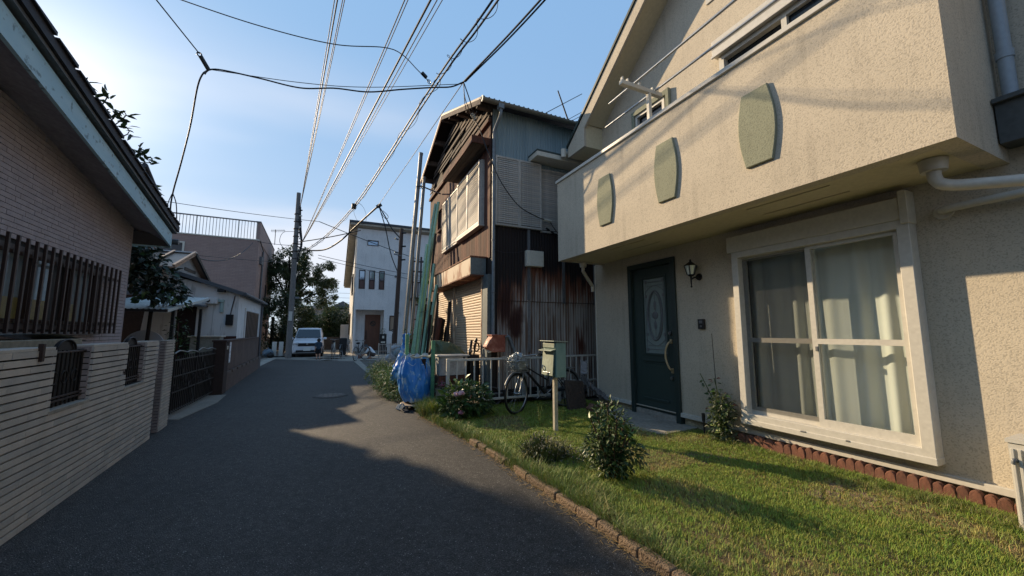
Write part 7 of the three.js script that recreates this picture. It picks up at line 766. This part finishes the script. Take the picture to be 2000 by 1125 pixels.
{ // glossy shrub in the lawn
  const r = rng(51), s = thing('lawn_shrub', 'glossy dark leaved shrub at the lawn edge, tallest plant before the door', 'shrub', [2.42, 0, -3.0]), ms = [glossy(0x2f4a1f), glossy(0x3d5a26), glossy(0x26401d), glossy(0x4d6a2c), glossy(0x5d7434)], gs = [leafGeo(0.062, 0.034), leafGeo(0.055, 0.030, 0.35, 0.25), leafGeo(0.07, 0.036, 0.2, 0.05)], stems = [], tips = [];
  for (let i = 0; i < 15; i++) { const a = i * 2.4 + r(), sp = 0.05 + 0.19 * r(), h = 0.44 + 0.40 * r() * (1 - sp), p0 = [2.42 + 0.03 * Math.cos(a), 0.0, -3.0 + 0.03 * Math.sin(a)], p1 = [2.42 + sp * Math.cos(a), h, -3.0 + sp * Math.sin(a)], m = [lerp(p0[0], p1[0], 0.35), h * 0.5, lerp(p0[2], p1[2], 0.35)]; stems.push(tube([p0, m, p1], 0.007, 10, 5)); for (let k = 0; k < 17; k++) { const t = 0.22 + 0.78 * (k + r() * 0.5) / 17, q = [lerp(p0[0], p1[0], t * t * 0.6 + t * 0.4), h * t, lerp(p0[2], p1[2], t * t * 0.6 + t * 0.4)]; tips.push([q, t, a]); } }
  parts('stem', stems, mat(0x4a3c2a, 0.9), s);
  tips.forEach(([q, t, a]) => { const b = r() * 6.283; leafOn(s, gs[Math.floor(r() * 3)], ms[t > 0.9 ? 3 + Math.floor(r() * 2) : Math.floor(r() * 4)], [q[0] + 0.025 * Math.cos(b), q[1], q[2] + 0.025 * Math.sin(b)], [Math.cos(b), (t > 0.9 ? 0.9 : 0.15) + 0.5 * (r() - 0.5), Math.sin(b)], 0.8 + 0.6 * r(), r); });
  part('inner_leaves', leafCloud(1500, inBlobs([[2.42, 0.46, -3.0, 0.19, 0.26, 0.19], [2.40, 0.56, -3.0, 0.16, 0.2, 0.16], [2.40, 0.22, -3.0, 0.17, 0.17, 0.17], [2.58, 0.26, -2.95, 0.14, 0.14, 0.13], [2.27, 0.35, -3.03, 0.13, 0.12, 0.12]], 0.25), 0.052, 8, [[0.04, 0.075, 0.02], [0.055, 0.10, 0.025], [0.075, 0.12, 0.03], [0.035, 0.06, 0.02]]), LMgloss, s, { uv: true, kind: 'stuff' });
}
{ // strappy clump by the kerb
  const r = rng(61), s = thing('strappy_clump', 'dark clump of narrow upright leaves at the kerb left of the shrub', 'plant', [2.12, 0, -3.78]), bl = []; const blade = (x, z, a, h, w, bend) => { const dx = Math.cos(a), dz = Math.sin(a), pts = [0, 0.35, 0.7, 1].map((t) => [x + dx * bend * t * t, h * t * (1 - 0.15 * t), z + dz * bend * t * t]), g = new THREE.BufferGeometry(), p = [], ix = []; pts.forEach((q, i) => { const k = w * [0.8, 1, 0.7, 0.05][i]; p.push(q[0] - dz * k, q[1], q[2] + dx * k, q[0] + dz * k, q[1], q[2] - dx * k); if (i < 3) { const b = i * 2; ix.push(b, b + 1, b + 2, b + 1, b + 3, b + 2); } }); g.setAttribute('position', new THREE.Float32BufferAttribute(p, 3)); g.setIndex(ix); g.computeVertexNormals(); return metre(g); };
  const ms = [glossy(0x3a4a20, 0.9, 0.1), glossy(0x4a5626, 0.9, 0.1), glossy(0x2c3a1a, 0.9, 0.1), glossy(0x434f24, 0.9, 0.1)]; for (let i = 0; i < 285; i++) { const a = r() * 6.283, d = Math.sqrt(r()); part('blade', blade(2.14 + Math.cos(a) * d * 0.22, -3.8 + Math.sin(a) * d * 0.24, a + (r() - 0.5), 0.14 + 0.17 * r(), 0.006 + 0.005 * r(), 0.03 + 0.14 * r() * d), ms[Math.floor(r() * 4)], s); }
  part('low_growth', leafCloud(1500, inBlobs([[2.14, 0.14, -3.8, 0.24, 0.16, 0.24], [2.2, 0.06, -3.75, 0.36, 0.12, 0.3], [2.42, 0.05, -3.65, 0.26, 0.1, 0.22]], 0.3), 0.038, 4, [[0.05, 0.06, 0.025], [0.07, 0.10, 0.03], [0.09, 0.075, 0.04]]), LM, s, { uv: true, kind: 'stuff' });
  for (const [x, z, h] of [[2.75, -5.0, 0.34], [2.95, -4.9, 0.28], [3.2, -5.1, 0.26]]) { const w = thing('lawn_weed', `thin seeding weed in the grass ${x < 2.8 ? 'left of the letterbox post' : x < 3 ? 'just right of the letterbox post' : 'between the letterbox and the door step'}`, 'weed', [x, 0, z]); for (let i = 0; i < 7; i++) { const a = r() * 6.283, k = 0.1 * r(); part('stalk', tube([[x, 0.03, z], [x + k * 0.5 * Math.cos(a), h * 0.6, z + k * 0.5 * Math.sin(a)], [x + k * Math.cos(a), h * (0.7 + 0.4 * r()), z + k * Math.sin(a)]], 0.0022, 8, 4), glossy(0x7d8a3f, 0.7, 0.2), w); } part('seed_head', leafCloud(40, inBlobs([[x, h * 0.8, z, 0.1, h * 0.25, 0.1]], 0.1), 0.018, 5, MG), LM, w, { uv: true }); }
}
{ // hydrangea
  const r = rng(71), s = thing('hydrangea', 'leafy hydrangea with pale pink flower heads at the end of the railing', 'shrub', [2.0, 0, -6.15]), ms = [glossy(0x3f5f27, 0.45, 0.25), glossy(0x527433, 0.45, 0.25), glossy(0x31501f, 0.45, 0.25), glossy(0x6f9140, 0.45, 0.3)], g = leafGeo(0.115, 0.072, 0.22, 0.2);
  for (let i = 0; i < 9; i++) { const a = i * 0.7; part('stem', tube([[2.0, 0, -6.15], [2.0 + 0.1 * Math.cos(a), 0.22, -6.15 + 0.1 * Math.sin(a)], [2.0 + 0.26 * Math.cos(a), 0.42, -6.15 + 0.24 * Math.sin(a)]], 0.007, 10, 5), M.board, s); }
  const pt = inBlobs([[1.98, 0.34, -6.15, 0.32, 0.28, 0.30], [2.14, 0.30, -6.12, 0.28, 0.26, 0.28], [1.84, 0.24, -6.05, 0.22, 0.2, 0.2]], 0.75); for (let i = 0; i < 285; i++) { const q = pt(r); if (q[1] < 0.03) q[1] = 0.05; leafOn(s, g, ms[q[1] > 0.5 ? 2 + Math.floor(r() * 2) : Math.floor(r() * 3)], q.slice(0, 3), [q[3] + 0.5 * (r() - 0.5), q[4] * 0.6 + 0.1, q[5] + 0.5 * (r() - 0.5)], 0.7 + 0.6 * r(), r); }
  part('inner_leaves', leafCloud(1500, inBlobs([[1.98, 0.33, -6.15, 0.33, 0.28, 0.3], [2.16, 0.3, -6.12, 0.28, 0.26, 0.28], [1.84, 0.24, -6.05, 0.22, 0.2, 0.2]], 0.4), 0.08, 3, MG), LM, s, { uv: true, kind: 'stuff' });
  const pk = [mat(0xcf9cb0, 0.8), mat(0xc489a2, 0.8), mat(0xd8b4bd, 0.8)], pet = metre(new THREE.CircleGeometry(0.016, 6)); for (const [x, y, z, k] of [[1.78, 0.44, -5.90, 0.042], [1.85, 0.455, -5.86, 0.045], [1.84, 0.17, -5.84, 0.032]]) { const f = part('flower_head', ball(k * 0.8, x, y, z, 1, 0.7, 1, 10), pk[1], s); const ps = []; for (let i = 0; i < 60; i++) { const u = r() * 1.6 - 0.6, a = r() * 6.283, q = Math.sqrt(Math.max(0, 1 - u * u)); ps.push(xf(new THREE.CircleGeometry(0.014, 5), x + k * q * Math.cos(a), y + k * 0.75 * u, z + k * q * Math.sin(a), -u + 0.5 * (r() - 0.5), a, 0)); } part('petals', ps, pk[i2(r)], f, { kind: 'stuff' }); }
  function i2(q) { return Math.floor(q() * 3); }
  const p = thing('flower_pot', 'white plastic pot with a pink flower at the left end of the railing', 'flower pot', [1.78, 0.14, -6.75]); part('pot', new THREE.CylinderGeometry(0.11, 0.075, 0.24, 20, 1, true).translate(1.78, 0.30, -6.78), mat(0xb9b7b0, 0.6, 0, { map: dirt }), p); part('soil', new THREE.CylinderGeometry(0.1, 0.1, 0.02, 18).translate(1.78, 0.39, -6.78), M.darkWood, p); part('foliage', leafCloud(60, inBlobs([[1.78, 0.45, -6.78, 0.1]], 0.2), 0.06, 6, MG), LM, p, { uv: true }); part('flower', leafCloud(70, inBlobs([[1.77, 0.5, -6.76, 0.055, 0.04, 0.055]], 0.5), 0.03, 9, [[0.45, 0.12, 0.22], [0.5, 0.2, 0.3]]), LM, p, { uv: true });
  solo('pot_block', [rb(1.70, 1.86, 0, 0.18, -6.86, -6.66, 0.008)], mat(0x5a5552, 0.95, 0, { map: dirt }), 'dark concrete block under the flower pot', 'block');
}
{ // roadside lily bank
  const r = rng(81), s = thing('roadside_bush', 'bright green leafy bush growing along the lane beyond the blue tarpaulin', 'bush', [1.2, 0, -9.5]); const bl = []; for (let i = 0; i < 24; i++) { const t = i / 23; bl.push([1.0 + 0.42 * r() + 0.14 * (1 - t), 0.16 + 0.34 * r(), lerp(-8.1, -11.4, t), 0.19 + 0.1 * r(), 0.2, 0.2]); }
  const pal = [[0.16, 0.24, 0.07], [0.11, 0.19, 0.05], [0.24, 0.31, 0.11], [0.08, 0.14, 0.04], [0.34, 0.36, 0.22]]; part('leaves', leafCloud(5200, inBlobs(bl, 0.35), 0.085, 4, pal, { wide: 0.3, droop: 0.3 }), LM, s, { uv: true }); parts('stem', Array.from({ length: 22 }, (_, i) => { const x = 1.05 + 0.4 * r(), z = lerp(-8.2, -11.3, i / 21); return tube([[x, 0, z], [x - 0.02, 0.3, z], [x - 0.08 + 0.1 * r(), 0.62, z + 0.05]], 0.006, 8, 4); }), glossy(0x5d7a35, 0.6, 0.1), s); part('pale_flowers', leafCloud(150, inBlobs(bl.map((b) => [b[0] - 0.05, b[1] + 0.17, b[2], 0.2]), 0.6), 0.05, 14, [[0.5, 0.48, 0.38], [0.42, 0.42, 0.3]]), LM, s, { uv: true });
  const g2 = thing('pole_weed', 'green weed growing between the stored poles and pipes', 'weed', [2.0, 0, -10.6]); part('leaves', leafCloud(260, inBlobs([[2.35, 2.9, -10.9, 0.13], [2.2, 2.35, -10.9, 0.1], [1.95, 1.3, -10.7, 0.22], [1.9, 0.8, -10.6, 0.25]], 0.3), 0.09, 5, MG), LM, g2, { uv: true }); part('stem', tube([[1.9, 0, -10.7], [1.95, 0.9, -10.75], [2.1, 2, -10.85], [2.35, 2.9, -10.9]], 0.008, 20, 5), M.board, g2);
}
{ // rose by the big window
  const r = rng(91), s = thing('rose_bush', 'slender rose bush growing against the wall left of the big window', 'rose bush', [4.52, 0, -3.45]), ms = [glossy(0x3a5428, 0.4, 0.2), glossy(0x4d6a33, 0.4, 0.2), glossy(0x2e4521, 0.4, 0.2), glossy(0x8a9a5a, 0.45, 0.25)], g = leafGeo(0.062, 0.044, 0.15, 0.12), red = glossy(0x7a4432, 0.5, 0.2), pts = []; const canes = [[[4.54, 0, -3.44], [4.55, 0.3, -3.5], [4.57, 0.55, -3.6], [4.57, 0.84, -3.76]], [[4.54, 0, -3.44], [4.54, 0.35, -3.46], [4.56, 0.6, -3.5], [4.57, 0.8, -3.55]], [[4.54, 0, -3.44], [4.52, 0.3, -3.42], [4.50, 0.5, -3.4], [4.48, 0.62, -3.36]], [[4.54, 0, -3.44], [4.55, 0.25, -3.4], [4.53, 0.42, -3.34], [4.52, 0.5, -3.29]], [[4.54, 0, -3.44], [4.5, 0.2, -3.5], [4.48, 0.4, -3.56]]];
  canes.forEach((c) => { part('cane', tube(c, 0.006, 20, 5), mat(0x4c5a30, 0.7), s); const cv = new THREE.CatmullRomCurve3(c.map(V)); for (let k = 0; k < 26; k++) { const t = 0.12 + 0.88 * k / 26, p = cv.getPoint(t), b = r() * 6.283; if (t > 0.62 && r() < 0.45) continue; pts.push([p, b, t]); for (let q = 0; q < 3; q++) { const bb2 = b + (q - 1) * 0.8; leafOn(s, g, t > 0.9 && r() < 0.6 ? red : ms[Math.floor(r() * 4)], [p.x + 0.03 * Math.cos(bb2), p.y + 0.012 * q, p.z + 0.03 * Math.sin(bb2)], [Math.cos(bb2), 0.1 + 0.5 * (r() - 0.6), Math.sin(bb2)], (t > 0.7 ? 0.6 : 0.9) + 0.4 * r(), r); } } });
  part('low_leaves', leafCloud(620, inBlobs([[4.50, 0.22, -3.40, 0.15, 0.2, 0.17], [4.48, 0.40, -3.38, 0.13, 0.15, 0.15], [4.52, 0.52, -3.42, 0.1, 0.14, 0.13], [4.5, 0.07, -3.34, 0.16, 0.08, 0.16]], 0.3), 0.055, 4, [[0.04, 0.07, 0.025], [0.055, 0.095, 0.03], [0.09, 0.10, 0.05]]), LMgloss, s, { uv: true, kind: 'stuff' });
  solo('plant_stake', [rod([4.60, 0, -3.53], [4.60, 1.38, -3.57], 0.005, 0.004, 6)], M.darkMetal, 'thin upright stake behind the rose bush', 'stake'); solo('garden_trowel', [rod([4.58, 0.02, -3.75], [4.59, 0.20, -3.76], 0.012, 0.01, 8), rod([4.59, 0.20, -3.76], [4.592, 0.31, -3.765], 0.02, 0.022, 8)], mat(0x2f2b28, 0.7), 'short dark handled tool stuck upright left of the rose bush', 'tool');
}
{ // creeper on the left house, shrub sprigs over its roof
  const r = rng(95), W = (x, y, z) => fromL(x, y, z), s = thing('corner_tree', 'large leaved small tree leaning out past the corner of the left house', 'tree', W(-1.05, 0, -10.6)), ms = [glossy(0x24381d, 0.45, 0.2), glossy(0x33492a, 0.45, 0.25), glossy(0x1d2d1a, 0.45, 0.15), glossy(0x4a6a35, 0.45, 0.3)], g = leafGeo(0.155, 0.11, 0.18, 0.2);
  const tk = [[-1.2, 0, -10.9], [-1.15, 1.2, -10.85], [-1.1, 2.2, -10.75], [-1.05, 2.9, -10.6]].map((q) => W(...q)); part('trunk', tube(tk, 0.035, 20, 7), M.darkWood, s);
  const cl = [[-1.12, 2.95, -10.2, 0.26], [-1.1, 2.65, -10.25, 0.28], [-1.05, 2.4, -10.2, 0.26], [-0.95, 2.85, -10.5, 0.22], [-0.84, 2.56, -10.6, 0.24], [-0.72, 2.4, -10.7, 0.21], [-0.6, 2.25, -10.85, 0.17], [-0.82, 2.2, -10.45, 0.2], [-0.52, 2.05, -10.9, 0.13], [-0.98, 2.08, -10.4, 0.13], [-1.4, 3.05, -10.7, 0.38], [-1.35, 3.4, -10.9, 0.36], [-1.25, 2.7, -10.7, 0.32], [-1.7, 3.3, -11, 0.42]].map(([x, y, z, k]) => [...W(x - 0.12, y, z), k]);
  cl.forEach((c, i) => { part('branch', tube([tk[2 + (i % 2)], [lerp(tk[2][0], c[0], 0.5), lerp(tk[2][1], c[1], 0.6), lerp(tk[2][2], c[2], 0.5)], [c[0], c[1], c[2]]], 0.010, 10, 5), M.darkWood, s); for (let k = 0; k < 20; k++) { const q = inBlobs([c], 0.4)(r); leafOn(s, g, ms[Math.floor(r() * 4)], q.slice(0, 3), [q[3], q[4] * 0.4 - 0.45, q[5]], 0.65 + 0.5 * r(), r); } });
  part('inner_leaves', leafCloud(800, inBlobs([...cl.slice(0, 8), ...cl.slice(10), ...cl.slice(10)], 0.1), 0.15, 7, [[0.02, 0.035, 0.02], [0.03, 0.05, 0.022]], { wide: 0.7 }), LM, s, { uv: true, kind: 'stuff' });
  const t = thing('backyard_tree', 'leafy twigs of a tree rising over the left house roof', 'tree', W(-2.3, 0, -9.3)); part('trunk', tube([[-2.4, 0, -10.9], [-2.3, 2.4, -10.6], [-2.0, 4.1, -9.8], [-1.75, 4.8, -9.0]].map((q) => W(...q)), 0.07, 24, 7), M.darkWood, t); const g3 = leafGeo(0.18, 0.075, 0.2, 0.1);
  for (const [x, y, z] of [[-1.5, 5.3, -8.0], [-1.42, 5.42, -8.5], [-1.4, 5.25, -8.8], [-1.38, 5.45, -9.15], [-1.36, 5.2, -9.3], [-1.36, 5.05, -10.0], [-1.3, 5.1, -10.4], [-1.6, 5.2, -8.3], [-1.32, 5.08, -9.8]]) { const e = W(x, y, z); part('twig', tube([W(-1.75, 4.7, lerp(-9, z, 0.6)), [e[0], e[1] - 0.12, e[2] - 0.05], e], 0.010, 10, 5), M.darkWood, t); for (let k = 0; k < 9; k++) leafOn(t, g3, ms[Math.floor(r() * 3)], [e[0] + 0.16 * (r() - 0.5), e[1] - 0.1 + 0.22 * (r() - 0.5), e[2] + 0.22 * (r() - 0.5)], [r() - 0.4, 0.5 * (r() - 0.2), r() - 0.5], 0.7 + 0.5 * r(), r); }
  part('crown', leafCloud(11000, inBlobs([[-6.3, 3.4, -14.8, 1.0], [-6.35, 4.5, -15.3, 0.9], [-6.3, 5.1, -15.65, 0.75], [-6.3, 5.75, -15.5, 0.85], [-6.9, 6.1, -14.8, 1.0], [-7.6, 6.2, -14.4, 1.3], [-7.3, 5.0, -14.6, 1.2]], 0.2), 0.26, 23, DG, { wide: 0.7 }), LM, t, { uv: true }); part('limb', tube([W(-2.4, 0, -10.9), [-5.6, 2.2, -12.6], [-6.4, 4.2, -14.6], [-6.8, 5.6, -14.9]], 0.08, 24, 7), M.darkWood, t);
  const y = thing('yard_plant', 'thin yard plant under the corrugated lean to roof', 'plant', [-3.1, 0, -10.8]); part('leaves', leafCloud(160, inBlobs([[-3.1, 1.45, -10.8, 0.2, 0.35, 0.2], [-3.0, 1.1, -10.7, 0.22, 0.3, 0.2]], 0.2), 0.09, 3, MG), LM, y, { uv: true }); part('stem', tube([[-3.1, 0, -10.8], [-3.08, 0.8, -10.8], [-3.1, 1.6, -10.8]], 0.012, 10, 5), M.board, y);
}
renderer.render(scene, camera);
